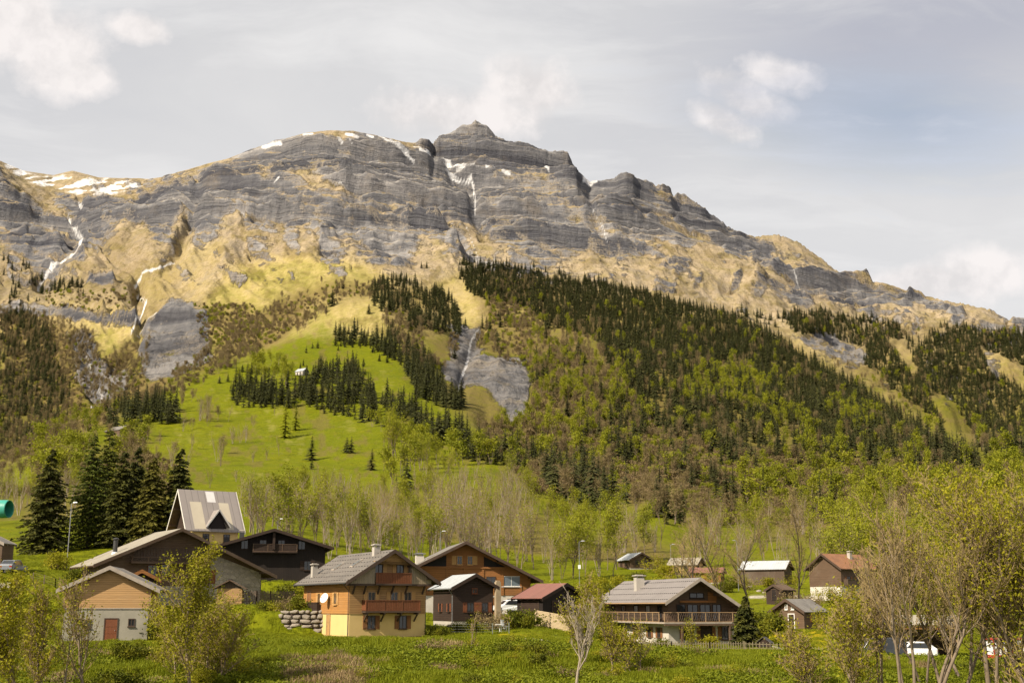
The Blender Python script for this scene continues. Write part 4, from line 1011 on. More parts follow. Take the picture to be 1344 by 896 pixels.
for kind, lst, var, H0, stuffname, sl in (('spruce', T_SPR, SPRUCE_FAR, 20, 'spruce_forest', 'dense dark spruce forest covering the spur and the far slopes'), ('leafy_tree', T_LEAF, LEAF_FAR, 14, 'leafy_woods', 'spring green broadleaf woods mixed through the mountain forest'), ('bare_tree', T_BARE, BARE_FAR, 12, 'bare_woods', 'brown leafless woods and thickets on the mountain slopes')):
    one, rest = split(lst, 300, kind)
    for x, y, z, h_ in one:
        lb, gp = zone_label(kind, x, y, z)
        s = h_ / H0
        plant(kind, {'leafy_tree': LEAF_FAR_P, 'bare_tree': BARE_FAR_P}.get(kind, var)[rp.randrange(8 if kind == 'spruce' else 5)], (x, y, z), (lambda k_: (s * k_, s * k_, s))(rp.uniform(.8, 1.35)), rp.uniform(0, 6), lb, 'spruce' if kind == 'spruce' else 'tree', gp)
    gn_stuff(stuffname, [(x, y, z, h_ / H0, rp.uniform(0, 6.28)) for x, y, z, h_ in rest], var, [rp.randrange(len(var)) for _ in rest], sl, 'forest')

# low thicket under the woods: nobody could count its stems
und = []
for zone, n_ in (([(610, 440), (700, 430), (800, 480), (900, 600), (860, 660), (700, 650), (620, 560), (690, 560), (700, 500)], 1500), ([(860, 560), (1000, 600), (1344, 620), (1344, 680), (900, 690)], 1300), ([(195, 512), (300, 435), (440, 372), (500, 376), (440, 400), (300, 484), (170, 545)], 900), ([(-60, 400), (60, 415), (140, 470), (195, 500), (140, 560), (-60, 640)], 900),
                 ([(255, 400), (330, 400), (360, 430), (290, 470), (262, 440)], 250), ([(-60, 640), (60, 640), (200, 590), (235, 620), (225, 660), (60, 680), (-60, 680)], 300), ([(60, 380), (180, 380), (190, 400), (120, 410), (60, 400)], 60), ([(640, 365), (720, 370), (700, 430), (640, 430)], 250), ([(500, 400), (590, 435), (615, 450), (575, 490), (520, 450)], 200)):
    xs = [p[0] for p in zone]; ys = [p[1] for p in zone]
    for _ in range(int(n_ * 2.4)):
        xx, yy = rp.uniform(min(xs), max(xs)), rp.uniform(min(ys), max(ys))
        if not inside(zone, xx, yy) or any(inside(c, xx, yy) for c in CLEAR): continue
        h_ = hit(xx, yy)
        if h_ and h_[1] > 400: und.append((h_[0], h_[1], h_[2], rp.uniform(.5, 1.2) * (1 if h_[1] < 600 else 1.35), rp.uniform(0, 6.28)))
BUSH_G = []
for me in BUSH_FAR[:2]:
    m2 = me.copy(); m2.materials[0] = M_LEAF; BUSH_G.append(m2)
gn_stuff('undergrowth', und, BUSH_FAR + BUSH_G, [rp.choice((0, 1, 2, 3, 4, 5)) for _ in und], 'brown and green thicket under the hillside woods', 'undergrowth')
# ================================================================ HOUSES
M_LOG = boards('honey_log_boards', (.40, .235, .095), (.30, .165, .065), .21, weather=(.30, .20, .11))
M_LOG_O = boards('orange_log_boards', (.42, .205, .058), (.33, .15, .042), .2, weather=(.36, .19, .075))
M_LOG_BR = boards('amber_log_boards', (.31, .135, .04), (.22, .09, .028), .24, weather=(.17, .085, .035))
M_PINE = boards('pale_pine_boards', (.46, .28, .125), (.36, .205, .085), .2, weather=(.38, .25, .13))
M_DARKW = boards('dark_stained_boards', (.045, .026, .017), (.028, .017, .012), .2, weather=(.05, .034, .025))
M_BLACKW = boards('black_brown_boards', (.022, .015, .012), (.014, .010, .009), .22, axis=0, weather=(.03, .021, .016))
M_OLDW = boards('weathered_boards', (.13, .08, .048), (.088, .056, .036), .2, weather=(.16, .12, .085))
M_OLDV = boards('weathered_upright_boards', (.11, .075, .05), (.075, .05, .036), .18, axis=0, weather=(.15, .12, .09))
M_GREYV = boards('silvered_upright_boards', (.33, .255, .165), (.21, .165, .11), .19, axis=0, weather=(.26, .22, .17))
M_REDV = boards('red_brown_balcony_boards', (.19, .066, .026), (.14, .048, .02), .16, axis=0, weather=(.16, .07, .035))
M_SHUT = boards('shutter_wood', (.26, .115, .04), (.19, .08, .03), .12, axis=0)
M_SHUT_P = boards('pale_shutter_wood', (.52, .30, .11), (.44, .24, .08), .12, axis=0)
M_SHUT_R = boards('red_brown_shutter_wood', (.20, .066, .026), (.15, .05, .02), .12, axis=0)
M_TRIM = plain('brown_trim_wood', (.075, .046, .03), (.05, .032, .022), 2, .7)
M_TRIM_L = plain('light_trim_wood', (.34, .22, .12), (.26, .17, .09), 2, .7)
M_TRIM_G = plain('grey_verge_board', (.34, .29, .235), (.24, .20, .165), 2, .7)
M_TRIM_W = plain('white_verge_trim', (.62, .58, .52), (.5, .47, .42), 2, .6)
M_YEL = plain('yellow_render', (.60, .43, .18), (.54, .38, .155), .6, .9, .25)
M_GREYR = plain('grey_render', (.28, .255, .205), (.20, .185, .145), .5, .9, .35)
M_WHITER = plain('white_render', (.52, .48, .42), (.40, .36, .31), .45, .9, .3)
M_GLASS = plain('window_glass', (.018, .02, .022), (.03, .032, .035), 1, .06, 0, spec=.7)
M_GLASS_B = plain('pale_window_glass', (.12, .15, .17), (.08, .10, .12), 1, .08, 0, spec=.7)
M_WHITEW = plain('white_window_frame', (.68, .66, .62), (.6, .58, .55), 3, .5)
M_METAL = plain('grey_zinc', (.30, .30, .30), (.24, .24, .24), 3, .45, .05, metal=.6)
M_DMETAL = plain('dark_sheet_metal', (.05, .048, .045), (.035, .034, .033), 3, .5)
M_WMETAL = plain('white_painted_metal', (.72, .72, .70), (.62, .62, .60), 3, .4, .05)
M_CONC = plain('pale_concrete', (.42, .38, .33), (.32, .29, .25), .8, .9, .3)
M_STACK = plain('tan_render', (.33, .255, .165), (.25, .19, .12), .9, .9, .3)
M_CURT = plain('dark_interior', (.012, .010, .009), (.02, .016, .013), 1, .8)

def stone_mat(name, c1, c2, joint, scale, squash=1.6):
    m, nt, b = nmat(name); n = N(nt); o = n.obj()
    v = n.vmul(o, (1, 1, squash))
    wv = n.vadd(v, n.vmul(n.noise(o, 1.6, 3, .5, out=1), (.35, .35, .35)))
    vo = n.new('ShaderNodeTexVoronoi', feature='DISTANCE_TO_EDGE'); vo.inputs['Scale'].default_value = scale; n.lk(wv, vo.inputs['Vector'])
    vc = n.new('ShaderNodeTexVoronoi'); vc.inputs['Scale'].default_value = scale; n.lk(wv, vc.inputs['Vector'])
    k = n.sep(vc.outputs['Color'])[0]
    c = n.mix(k, c1, c2); c = n.mix(n.mapr(n.noise(o, 7, 5), .4, .7, 0, .5), c, tuple(x * .6 for x in c1))
    e = n.mapr(vo.outputs['Distance'], .02, .10)
    c = n.mix(e, joint, c); n.lk(c, b.inputs['Base Color']); b.inputs['Roughness'].default_value = .9
    n.lk(n.bump(n.math('ADD', e, n.math('MULTIPLY', n.noise(o, 9, 4), .3)), .8, .06), b.inputs['Normal'])
    return m
M_STONE = stone_mat('field_stone_masonry', (.26, .225, .18), (.40, .34, .27), (.30, .26, .21), 1.6)
M_RUBBLE = stone_mat('pale_rubble_masonry', (.34, .30, .25), (.50, .45, .38), (.22, .19, .16), 2.4)

def roof_mat(name, c1, c2, along=.0, course=.35, seam=.0, moss=None, rough=.6, spec=.35):
    """courses run along the ridge (local y); seams run down the slope"""
    m, nt, b = nmat(name); n = N(nt); o = n.obj(); s = n.sep(o)
    hgt = n.math('ADD', n.math('MULTIPLY', n.math('ABSOLUTE', s[0]), 1.0), 0.0)
    q = n.math('DIVIDE', hgt, course); row = n.math('FLOOR', q); fr = n.math('FRACT', q)
    col = n.math('DIVIDE', s[1], seam if seam else .3); cfr = n.math('FRACT', n.math('ADD', col, n.math('MULTIPLY', row, .5 if not seam else 0)))
    wn = n.new('ShaderNodeTexWhiteNoise', noise_dimensions='2D'); n.lk(n.comb(row if not seam else 0.0, n.math('FLOOR', n.math('ADD', col, n.math('MULTIPLY', row, .5 if not seam else 0))), 0), wn.inputs['Vector'])
    c = n.mix(n.mapr(wn.outputs[0], 0, 1, 0, .7), c1, c2)
    c = n.mix(n.mapr(n.noise(o, .5, 6, .65), .45, .72, 0, .75), c, moss or tuple(x * .65 for x in c2))
    e1 = n.mapr(fr, 0, .14); e2 = n.mapr(n.math('MINIMUM', cfr, n.math('SUBTRACT', 1.0, cfr)), 0, .06)
    e = n.math('MINIMUM', e1, e2) if not seam else e2
    c = n.mix(e, tuple(x * .5 for x in c1), c)
    n.lk(c, b.inputs['Base Color']); b.inputs['Roughness'].default_value = rough; b.inputs['Specular IOR Level'].default_value = spec
    n.lk(n.bump(e, .5, .03), b.inputs['Normal'])
    return m
M_TILE = roof_mat('grey_brown_tiles', (.155, .135, .112), (.125, .108, .092), course=.28)
M_TILE2 = roof_mat('worn_grey_tiles', (.20, .18, .155), (.15, .135, .115))
M_SHEET = roof_mat('ribbed_grey_sheet', (.20, .178, .165), (.185, .165, .152), seam=.45, moss=(.16, .14, .13))
M_FARMR = roof_mat('lichened_grey_sheet', (.28, .25, .19), (.235, .205, .155), seam=.6, moss=(.19, .165, .12))
M_PALER = roof_mat('pale_sheet_roof', (.40, .42, .43), (.35, .37, .38), seam=.5, moss=(.28, .30, .31), rough=.4)
M_REDR = roof_mat('red_brown_sheet', (.20, .085, .062), (.17, .07, .052), seam=.4, moss=(.15, .075, .055))
M_ORGR = roof_mat('orange_brown_tiles', (.27, .125, .055), (.21, .095, .045))
M_DARKR = roof_mat('dark_sheet_roof', (.06, .052, .045), (.048, .042, .038), seam=.5)
M_COVER = roof_mat('mended_roof_sheet', (.235, .205, .185), (.225, .195, .178), seam=.9, moss=(.20, .175, .16))
M_PATCH = plain('pale_mending_sheet', (.42, .37, .28), (.38, .33, .25), 1, .6)
M_PATCH_W = plain('white_mending_sheet', (.56, .54, .52), (.5, .48, .46), 1, .5)

class House:
    """gabled building in its own frame: x across the gable, y along the ridge (0 at the front roof edge), z up from the base"""
    def __init__(s, name, x, y, z, deg, Wl, Wr, L, ze, rise, of, ob, osl, osr, label, cat_='chalet', t=.2):
        s.root = empty(name, (x, y, z), R(deg), label, cat_)
        s.Wl, s.Wr, s.L, s.of, s.ob = Wl, Wr, L, of, ob
        s.wl, s.wr = Wl - osl, Wr - osr
        s.k = rise / Wl; s.t = t
        s.zr = ze + rise - z                     # ridge (top of covering)
        s.y0, s.y1 = of, L - ob
    def top(s, x, d=0): return s.zr - s.k * abs(x) - d
    def roof(s, mat, trim, cover=.07, name='roof', kl=None):
        r = MB(); q = math.hypot(1, s.k)
        tz = cover * q
        r.prism([(0, s.top(0)), (-s.Wl, s.top(s.Wl)), (-s.Wl, s.top(s.Wl) - tz), (0, s.top(0) - tz)], 0, s.L)
        r.prism([(0, s.top(0)), (0, s.top(0) - tz), (s.Wr, s.top(s.Wr) - tz), (s.Wr, s.top(s.Wr))], 0, s.L)
        ro = r.build(name, mat, s.root)
        u = MB(); g = s.t
        e = .06
        u.prism([(0, s.top(0) - tz - .003), (-s.Wl + e, s.top(s.Wl - e) - tz - .003), (-s.Wl + e, s.top(s.Wl - e) - g), (0, s.top(0) - g)], .07, s.L - .07)
        u.prism([(0, s.top(0) - tz - .003), (0, s.top(0) - g), (s.Wr - e, s.top(s.Wr - e) - g), (s.Wr - e, s.top(s.Wr - e) - tz - .003)], .07, s.L - .07)
        # rafters and purlins seen under the overhang
        n = int(s.L / .9)
        for i in range(n):
            yy = .35 + i * (s.L - .7) / max(1, n - 1)
            for sg, W in ((-1, s.Wl), (1, s.Wr)):
                a = W - 1.4; b = W - .12
                u.hexa([(sg * a, yy - .05, s.top(a) - g - .12), (sg * b, yy - .05, s.top(b) - g - .12), (sg * b, yy + .05, s.top(b) - g - .12), (sg * a, yy + .05, s.top(a) - g - .12),
                        (sg * a, yy - .05, s.top(a) - g + .02), (sg * b, yy - .05, s.top(b) - g + .02), (sg * b, yy + .05, s.top(b) - g + .02), (sg * a, yy + .05, s.top(a) - g + .02)])
        for xx in (-s.wl * .98, -s.wl * .5, 0, s.wr * .5, s.wr * .98):
            zt = s.top(xx) - g + .01
            u.box(xx - .1, xx + .1, .12, s.of + .1, zt - .24, zt)
        u.build('roof_timber', trim if not isinstance(trim, tuple) else trim[1], s.root)
        for sg, W in ((-1, s.Wl), (1, s.Wr)):
            for ya, yb in ((-.035, .03), (s.L - .03, s.L + .035)):
                b = MB(); x0, x1 = 0, sg * (W + .02)
                b.hexa([(x0, ya, s.top(0) - .34), (x1, ya, s.top(W) - .34), (x1, yb, s.top(W) - .34), (x0, yb, s.top(0) - .34), (x0, ya, s.top(0) + .03), (x1, ya, s.top(W) + .03), (x1, yb, s.top(W) + .03), (x0, yb, s.top(0) + .03)])
                b.build('bargeboard', trim if not isinstance(trim, tuple) else trim[0], s.root)
        s.ro = ro; s.trim = trim
        return ro
    def gutter(s, mat, sides='l', pipe=True):
        for sg in sides:
            W = s.Wl if sg == 'l' else s.Wr; k = -1 if sg == 'l' else 1
            z = s.top(W) - .12; x = k * (W + .07)
            g = MB(); g.tube([(x, .05, z), (x, s.L - .05, z)], .07, 8); gt = g.build('gutter', mat, s.root)
            if pipe:
                w = s.wl if sg == 'l' else s.wr
                p = MB(); p.tube([(x, .35, z), (x, .45, z - .15), (k * (w + .09), s.y0 + .12, z - .65), (k * (w + .09), s.y0 + .12, .1)], .045, 6); p.build('downpipe', mat, s.root)
    def snow_guards(s, sides='l', rows=6, step=.55, mat=None):
        g = MB()
        for sg in sides:
            W = s.Wl if sg == 'l' else s.Wr; k = -1 if sg == 'l' else 1
            for r in range(rows):
                a = W * (r + .6) / rows
                for i in range(int(s.L / step)):
                    y = .3 + step * (i + .5 * (r % 2)); x = k * a; z = s.top(a)
                    g.box(x - .05, x + .05, y - .07, y + .07, z - .01, z + .05)
        g.build('snow_guard', mat or M_DMETAL, s.ro)
    def walls(s, lo_mat, hl, up_mat, name_lo='masonry_wall', name_up='timber_wall', deep=2.0, proud=.04):
        if hl > 0:
            a = MB(); a.box(-s.wl, s.wr, s.y0, s.y1, -deep, hl); a.build(name_lo, lo_mat, s.root)
        p = proud; g = s.t + .004
        if up_mat is not None:
            b = MB(); z0 = hl + .003 if hl > 0 else -deep
            b.prism([(-s.wl - p, z0), (s.wr + p, z0), (s.wr + p, s.top(s.wr + p) - g), (0, s.top(0) - g), (-s.wl - p, s.top(s.wl + p) - g)], s.y0 - p, s.y1 + p)
            b.build(name_up, up_mat, s.root)
        s.p = p
    def fpt(s, face, a, z, o):
        if face == 'f': return (a, s.y0 - o, z)
        if face == 'l': return (-s.wl - o, a, z)
        return (s.wr + o, a, z)
    def fbox(s, mb, face, a0, a1, z0, z1, o0, o1):
        p = s.fpt(face, a0, z0, o0); q = s.fpt(face, a1, z1, o1)
        mb.box(min(p[0], q[0]), max(p[0], q[0]), min(p[1], q[1]), max(p[1], q[1]), min(z0, z1), max(z0, z1))
    def window(s, face, a, z, w, h, frame, glass=None, shut=None, o=None, sh_w=None, cross=True, name='window', closed=False, lab=None):
        o = s.p if o is None else o
        f = MB(); b = .07
        for a0, a1, z0, z1 in ((a - w / 2, a - w / 2 + b, z, z + h), (a + w / 2 - b, a + w / 2, z, z + h), (a - w / 2 + b, a + w / 2 - b, z, z + b), (a - w / 2 + b, a + w / 2 - b, z + h - b, z + h)):
            s.fbox(f, face, a0, a1, z0, z1, o - .02, o + .07)
        if cross: s.fbox(f, face, a - .025, a + .025, z + b, z + h - b, o - .02, o + .055)
        win = f.build(name, frame, s.root, label=lab)
        g = MB(); s.fbox(g, face, a - w / 2 + b, a + w / 2 - b, z + b, z + h - b, o - .02, o + .02); g.build('pane', glass or M_GLASS, win)
        c = MB(); s.fbox(c, face, a - w / 2 - .06, a + w / 2 + .06, z - .07, z - .004, o - .02, o + .13); c.build('sill', frame, win)
        if shut:
            sw = sh_w or w * .52
            for k in (-1, 1):
                m_ = MB(); c0 = a + k * (w / 2 + sw / 2 + .02)
                s.fbox(m_, face, c0 - sw / 2, c0 + sw / 2, z, z + h, o + .005, o + .055)
                for zz in (z + .15, z + h - .22): s.fbox(m_, face, c0 - sw / 2 + .03, c0 + sw / 2 - .03, zz, zz + .08, o + .056, o + .075)
                m_.build('shutter', shut, win)
        return win
    def door(s, face, a, z, w, h, mat, frame=None, o=None, lab=None):
        o = s.p if o is None else o
        m_ = MB(); s.fbox(m_, face, a - w / 2, a + w / 2, z, z + h, o - .02, o + .04)
        for i in (.33, .66): s.fbox(m_, face, a - w / 2 + .06, a + w / 2 - .06, z + h * i - .05, z + h * i + .05, o + .042, o + .055)
        d = m_.build('door', mat, s.root, label=lab)
        f = MB()
        for a0, a1, z0, z1 in ((a - w / 2 - .1, a - w / 2 - .003, z, z + h + .1), (a + w / 2 + .003, a + w / 2 + .1, z, z + h + .1), (a - w / 2 - .003, a + w / 2 + .003, z + h + .003, z + h + .1)): s.fbox(f, face, a0, a1, z0, z1, o - .02, o + .07)
        f.build('door_frame', frame or M_TRIM, d)
        k = MB(); c = s.fpt(face, a + w * .36, z + h * .46, o + .08); k.ring([(.02, -.03), (.045, 0), (.02, .03)], 8, c); k.build('handle', M_METAL, d)
        return d
    def chimney(s, x, y, w, h, mat, cap=M_CONC, d=None):
        z = s.top(x); d = d or w
        m_ = MB(); m_.box(x - w / 2, x + w / 2, y - d / 2, y + d / 2, z - 1.0, z + h); c = m_.build('chimney', mat, s.ro)
        k = MB()
        for sx in (-1, 1):
            for sy in (-1, 1): k.box(x + sx * w * .34 - .05, x + sx * w * .34 + .05, y + sy * d * .34 - .05, y + sy * d * .34 + .05, z + h + .002, z + h + .18)
        k.box(x - w * .66, x + w * .66, y - d * .66, y + d * .66, z + h + .182, z + h + .27); k.box(x - w * .4, x + w * .4, y - d * .4, y + d * .4, z + h + .273, z + h + .34)
        k.build('chimney_cap', cap, c)
        return c
    def skylight(s, x, y, w=.8, l=1.1):
        k = -1 if x < 0 else 1; a = abs(x)
        def p(dx, dy, up): return (k * (a + dx), y + dy, s.top(a + dx) + up)
        m_ = MB(); m_.hexa([p(-l / 2, -w / 2, .0), p(l / 2, -w / 2, .0), p(l / 2, w / 2, .0), p(-l / 2, w / 2, .0), p(-l / 2, -w / 2, .10), p(l / 2, -w / 2, .10), p(l / 2, w / 2, .10), p(-l / 2, w / 2, .10)])
        f = m_.build('skylight', M_TRIM_G, s.ro)
        q = MB(); e = .1
        q.hexa([p(-l / 2 + e, -w / 2 + e, .08), p(l / 2 - e, -w / 2 + e, .08), p(l / 2 - e, w / 2 - e, .08), p(-l / 2 + e, w / 2 - e, .08), p(-l / 2 + e, -w / 2 + e, .115), p(l / 2 - e, -w / 2 + e, .115), p(l / 2 - e, w / 2 - e, .115), p(-l / 2 + e, w / 2 - e, .115)])
        q.build('pane', M_GLASS_B, f)
    def balcony(s, face, a0, a1, z, depth, rail_mat, floor_mat, rail_h=.95, style='boards', o=0, brackets=0, post_mat=None, ends=(True, True)):
        m_ = MB(); s.fbox(m_, face, a0, a1, z - .16, z, o, o + depth); fl = m_.build('balcony', floor_mat, s.root)
        r = MB()
        oo = o + depth - .07
        def rail(q0, q1, fixed, along):
            n = max(1, int(abs(q1 - q0) / .17)); w = (q1 - q0) / n
            for i in range(n):
                c0 = q0 + w * i + .012; c1 = q0 + w * (i + 1) - .012
                if along: s.fbox(r, face, c0, c1, z + .06, z + rail_h - .07, fixed - .025, fixed + .01)
                else: s.fbox(r, face, fixed - .02, fixed + .02, z + .06, z + rail_h - .07, c0, c1)
        if style == 'boards':
            rail(a0 + .06, a1 - .06, oo, True)
            for e, aa in zip(ends, (a0 + .04, a1 - .04)):
                if e: rail(o + .02, o + depth - .12, aa, False)
        else:
            n = int((a1 - a0) / .24)
            for i in range(n):
                c0 = a0 + (a1 - a0) * i / n; c1 = a0 + (a1 - a0) * (i + 1) / n
                for q in (1, -1):
                    A = s.fpt(face, c0, z + (.08 if q > 0 else rail_h - .1), oo); B = s.fpt(face, c1, z + (rail_h - .1 if q > 0 else .08), oo + .012 * q)
                    r.bar(A, B, .05, .03)
        p_ = MB()
        s.fbox(p_, face, a0, a1, z + rail_h - .065, z + rail_h, oo - .05, oo + .05); s.fbox(p_, face, a0, a1, z + .0, z + .055, oo - .03, oo + .03)
        for e, aa in zip(ends, (a0 + .04, a1 - .04)):
            if e: s.fbox(p_, face, aa - .045, aa + .045, z + rail_h - .063, z + rail_h + .002, o, oo - .05)
        np_ = max(2, int((a1 - a0) / 1.5) + 1)
        for i in range(np_):
            aa = a0 + .06 + (a1 - a0 - .12) * i / (np_ - 1); s.fbox(p_, face, aa - .045, aa + .045, z + .003, z + rail_h - .068, oo - .045, oo + .036)
        r.build('railing', rail_mat, fl); p_.build('rail_posts', post_mat or rail_mat, fl)
        if brackets:
            b = MB()
            for i in range(brackets):
                aa = a0 + .25 + (a1 - a0 - .5) * i / (brackets - 1)
                s.fbox(b, face, aa - .07, aa + .07, z - .32, z - .163, o - .02, o + depth - .05)
                A = s.fpt(face, aa, z - .95, o + .02); B = s.fpt(face, aa, z - .3, o + depth * .75); b.bar(A, B, .12)
            b.build('bracket', M_TRIM, fl)
        return fl

# ---------------------------------------------------------------- the yellow-based chalet in the middle
h = House('chalet', -11.09, 116, -2.85, 28, 4.79, 4.79, 15.39, 2.21, 3.06, 1.25, .9, .85, 1.05, 'timber chalet with bright yellow rendered ground floor and two red-brown balconies')
h.roof(M_TILE, M_TRIM); h.snow_guards('lr', 7, .75); h.gutter(M_DMETAL, 'lr')
h.walls(M_YEL, 2.15, M_LOG)
h.window('f', -1.75, .75, .8, 1.25, M_TRIM, shut=M_SHUT, o=0); h.window('f', 1.45, .75, .8, 1.25, M_TRIM, shut=M_SHUT, o=0)
h.balcony('f', -2.75, 2.85, 2.42, 1.05, M_REDV, M_TRIM, 1.0, brackets=4)
for a in (-1.8, .5, 1.9): h.window('f', a, 2.75, .75, 1.45, M_TRIM_L, shut=M_SHUT_P, cross=True)
# jettied top storey: upright boards each side of a recessed balcony
yo = h.y0 - .75
for a0, a1 in ((-h.wl - .25, -1.75), (1.95, h.wr + .3)):
    g = h.t + .01; p = MB()
    p.prism([(a0, 4.92), (a1, 4.92), (a1, h.top(a1) - g), (a0, h.top(a0) - g)], yo, h.y0 - .045)
    p.build('gable_panel', M_GREYV, h.root)
p = MB(); g = h.t + .01; p.prism([(-1.75, 7.05), (1.95, 7.05), (1.95, h.top(1.95) - g), (0, h.top(0) - g), (-1.75, h.top(1.75) - g)], yo + .05, h.y0 - .05); p.build('gable_apex', M_LOG, h.root)
h.balcony('f', -1.74, 1.94, 4.95, .95, M_REDV, M_TRIM, 1.0, ends=(False, False))
h.window('f', -1.15, 5.25, .85, 1.5, M_TRIM, shut=M_SHUT_P, sh_w=.4); h.window('f', 1.05, 5.25, .75, 1.5, M_TRIM, shut=M_SHUT_P, sh_w=.4)
b = MB(); b.box(-h.wl - .3, h.wr + .35, yo - .03, h.y0 + .3, 4.74, 4.90)
for xx in (-3.7, -2.6, -1.2, .2, 1.6, 3.4):
    b.bar((xx, h.y0 - .06, 4.0), (xx, yo + .1, 4.72), .14)
b.build('jetty_beam', M_TRIM, h.root)
# sunny side
h.door('l', 6.9, .1, .85, 1.95, M_SHUT_P, M_TRIM_L, o=0, lab='honey coloured plank door in the yellow wall')
p = MB(); p.prism([(-h.wl - .09, 2.15), (-h.wl - .05, 2.15), (-h.wl - .05, h.top(h.wl + .05) - .23), (-h.wl - .09, h.top(h.wl + .09) - .23)], h.y0 + .02, h.y1 - .02); p.build('sunlit_side_boards', M_LOG_O, h.root)  # side boards whose colour carries the orange sunlight on this wall
h.window('l', 4.9, 3.0, .8, 1.15, M_SHUT_P, shut=M_SHUT_P, o=.09); h.window('l', 9.6, 3.0, .8, 1.15, M_SHUT_P, shut=M_SHUT_P, o=.09)
h.door('l', 12.7, 2.3, .95, 2.0, M_SHUT, M_TRIM_L, o=.09)
h.balcony('l', 9.0, 12.0, 2.3, .55, M_DARKW, M_TRIM, .95, o=.0)
h.chimney(-3.55, 12.8, .55, .95, M_CONC); h.chimney(-.5, 3.6, .6, .65, M_CONC)
h.skylight(-2.2, 9.6); h.skylight(-1.9, 5.2)
# satellite dish on the side wall
dsh = empty('satellite_dish', h.root.matrix_basis @ Vector((-h.wl - .55, 6.7, 3.6)), R(28), 'white round satellite dish on the sunny orange timber side wall', 'satellite dish')
q = MB(); nrm = Vector((-.8, -.45, .4)).normalized(); ux = nrm.cross(Vector((0, 0, 1))).normalized(); uy = ux.cross(nrm)
vv = []; ff = []
for i, rr in enumerate((.02, .2, .36, .46)):
    for k in range(16):
        aa = k * math.pi / 8; vv.append(tuple(ux * rr * math.cos(aa) + uy * rr * 1.08 * math.sin(aa) + nrm * (rr * rr * .55)))
for i in range(3):
    for k in range(16): ff.append((i * 16 + k, i * 16 + (k + 1) % 16, (i + 1) * 16 + (k + 1) % 16, (i + 1) * 16 + k))
q.add(vv, ff); do = q.build('dish', M_WMETAL, dsh, smooth_=True); sm_ = do.modifiers.new('thick', 'SOLIDIFY'); sm_.thickness = .02
q = MB(); q.tube([(0, 0, -.02), (.25, .02, -.1), (.48, .02, -.1)], .03, 6); q.build('wall_bracket', M_METAL, dsh)
q = MB(); q.tube([tuple(-uy * .44 + nrm * .1), tuple(nrm * .5 - uy * .1)], .015, 5); q.ring([(.04, -.05), (.05, 0), (.04, .06)], 8, tuple(nrm * .5 - uy * .1)); q.build('feed_arm', M_METAL, dsh)

# ---------------------------------------------------------------- wide chalet on the right with wrap-round balcony
h = House('chalet', 19.03, 124, -3.95, 17.3, 3.9, 5.6, 20, .42, 2.42, 1.7, 1.0, 1.0, 1.15, 'broad dark timber chalet with a long lattice balcony and grey metal roof')
h.roof(M_SHEET, (M_TRIM_G, M_OLDW)); h.snow_guards('l', 4, .5); h.gutter(M_TRIM_L, 'l', False)
h.walls(M_WHITER, 2.25, M_OLDW)
h.window('f', -.9, .75, .75, 1.15, M_TRIM, shut=M_SHUT, o=0); h.window('f', 3.35, .6, .75, 1.35, M_TRIM, shut=M_SHUT, o=0)
h.door('f', 1.25, .05, 1.3, 1.95, M_DARKW, M_SHUT, o=0)
for a0, a1 in ((.2, .52), (2.0, 2.3)):
    q = MB(); h.fbox(q, 'f', a0, a1, .3, 1.9, .005, .05); q.build('shutter', M_SHUT, h.root)
for a in (4.0, 6.4, 10, 13.5, 16.5): h.window('l', a, .8, .8, 1.05, M_TRIM, shut=M_SHUT, o=0)
for a in (3.6, 6.6, 9.8, 13.2, 16.4): h.window('l', a, 2.75, 1.1, 1.3, M_DARKW, M_GLASS, o=h.p)
for a, w_ in ((-1.5, 1.0), (-.2, 1.2), (1.2, 1.2), (2.5, 1.0)): h.window('f', a, 2.5, w_, 1.65, M_DARKW, M_GLASS)
h.window('f', .3, 4.75, 1.6, .55, M_DARKW, M_GLASS)
q = MB(); h.fbox(q, 'f', -1.6, 2.4, 4.3, 4.52, .05, .2); q.build('tie_beam', M_LOG_BR, h.root)
q = MB(); h.fbox(q, 'f', 1.55, 2.5, 4.53, 5.35, .05, .12); q.build('gable_board', M_LOG_BR, h.root)
q = MB()
for a in (-2.0, 3.3): h.fbox(q, 'f', a - .1, a + .1, -.3, 2.05, 1.15, 1.35)
h.fbox(q, 'f', -h.wl - 1.0, h.wr + .6, 2.06, 2.22, 1.1, 1.35); q.build('porch_post', M_OLDW, h.root)
h.balcony('f', -h.wl - 1.05, h.wr + .75, 2.4, 1.35, M_OLDV, M_TRIM_G, .98, style='lattice', post_mat=M_TRIM_L, ends=(False, True))
h.balcony('l', h.y0 + .0, h.y1, 2.4, 1.05, M_OLDV, M_TRIM_G, .98, style='lattice', post_mat=M_TRIM_L, ends=(False, False))
h.chimney(-1.5, 12.2, .95, 1.15, M_CONC, d=.75)
q = MB(); q.tube([(-2.6, 18.2, h.top(2.6) - .1), (-2.6, 18.2, h.top(2.6) + .75)], .06, 6); q.build('vent_pipe', M_DMETAL, h.ro)

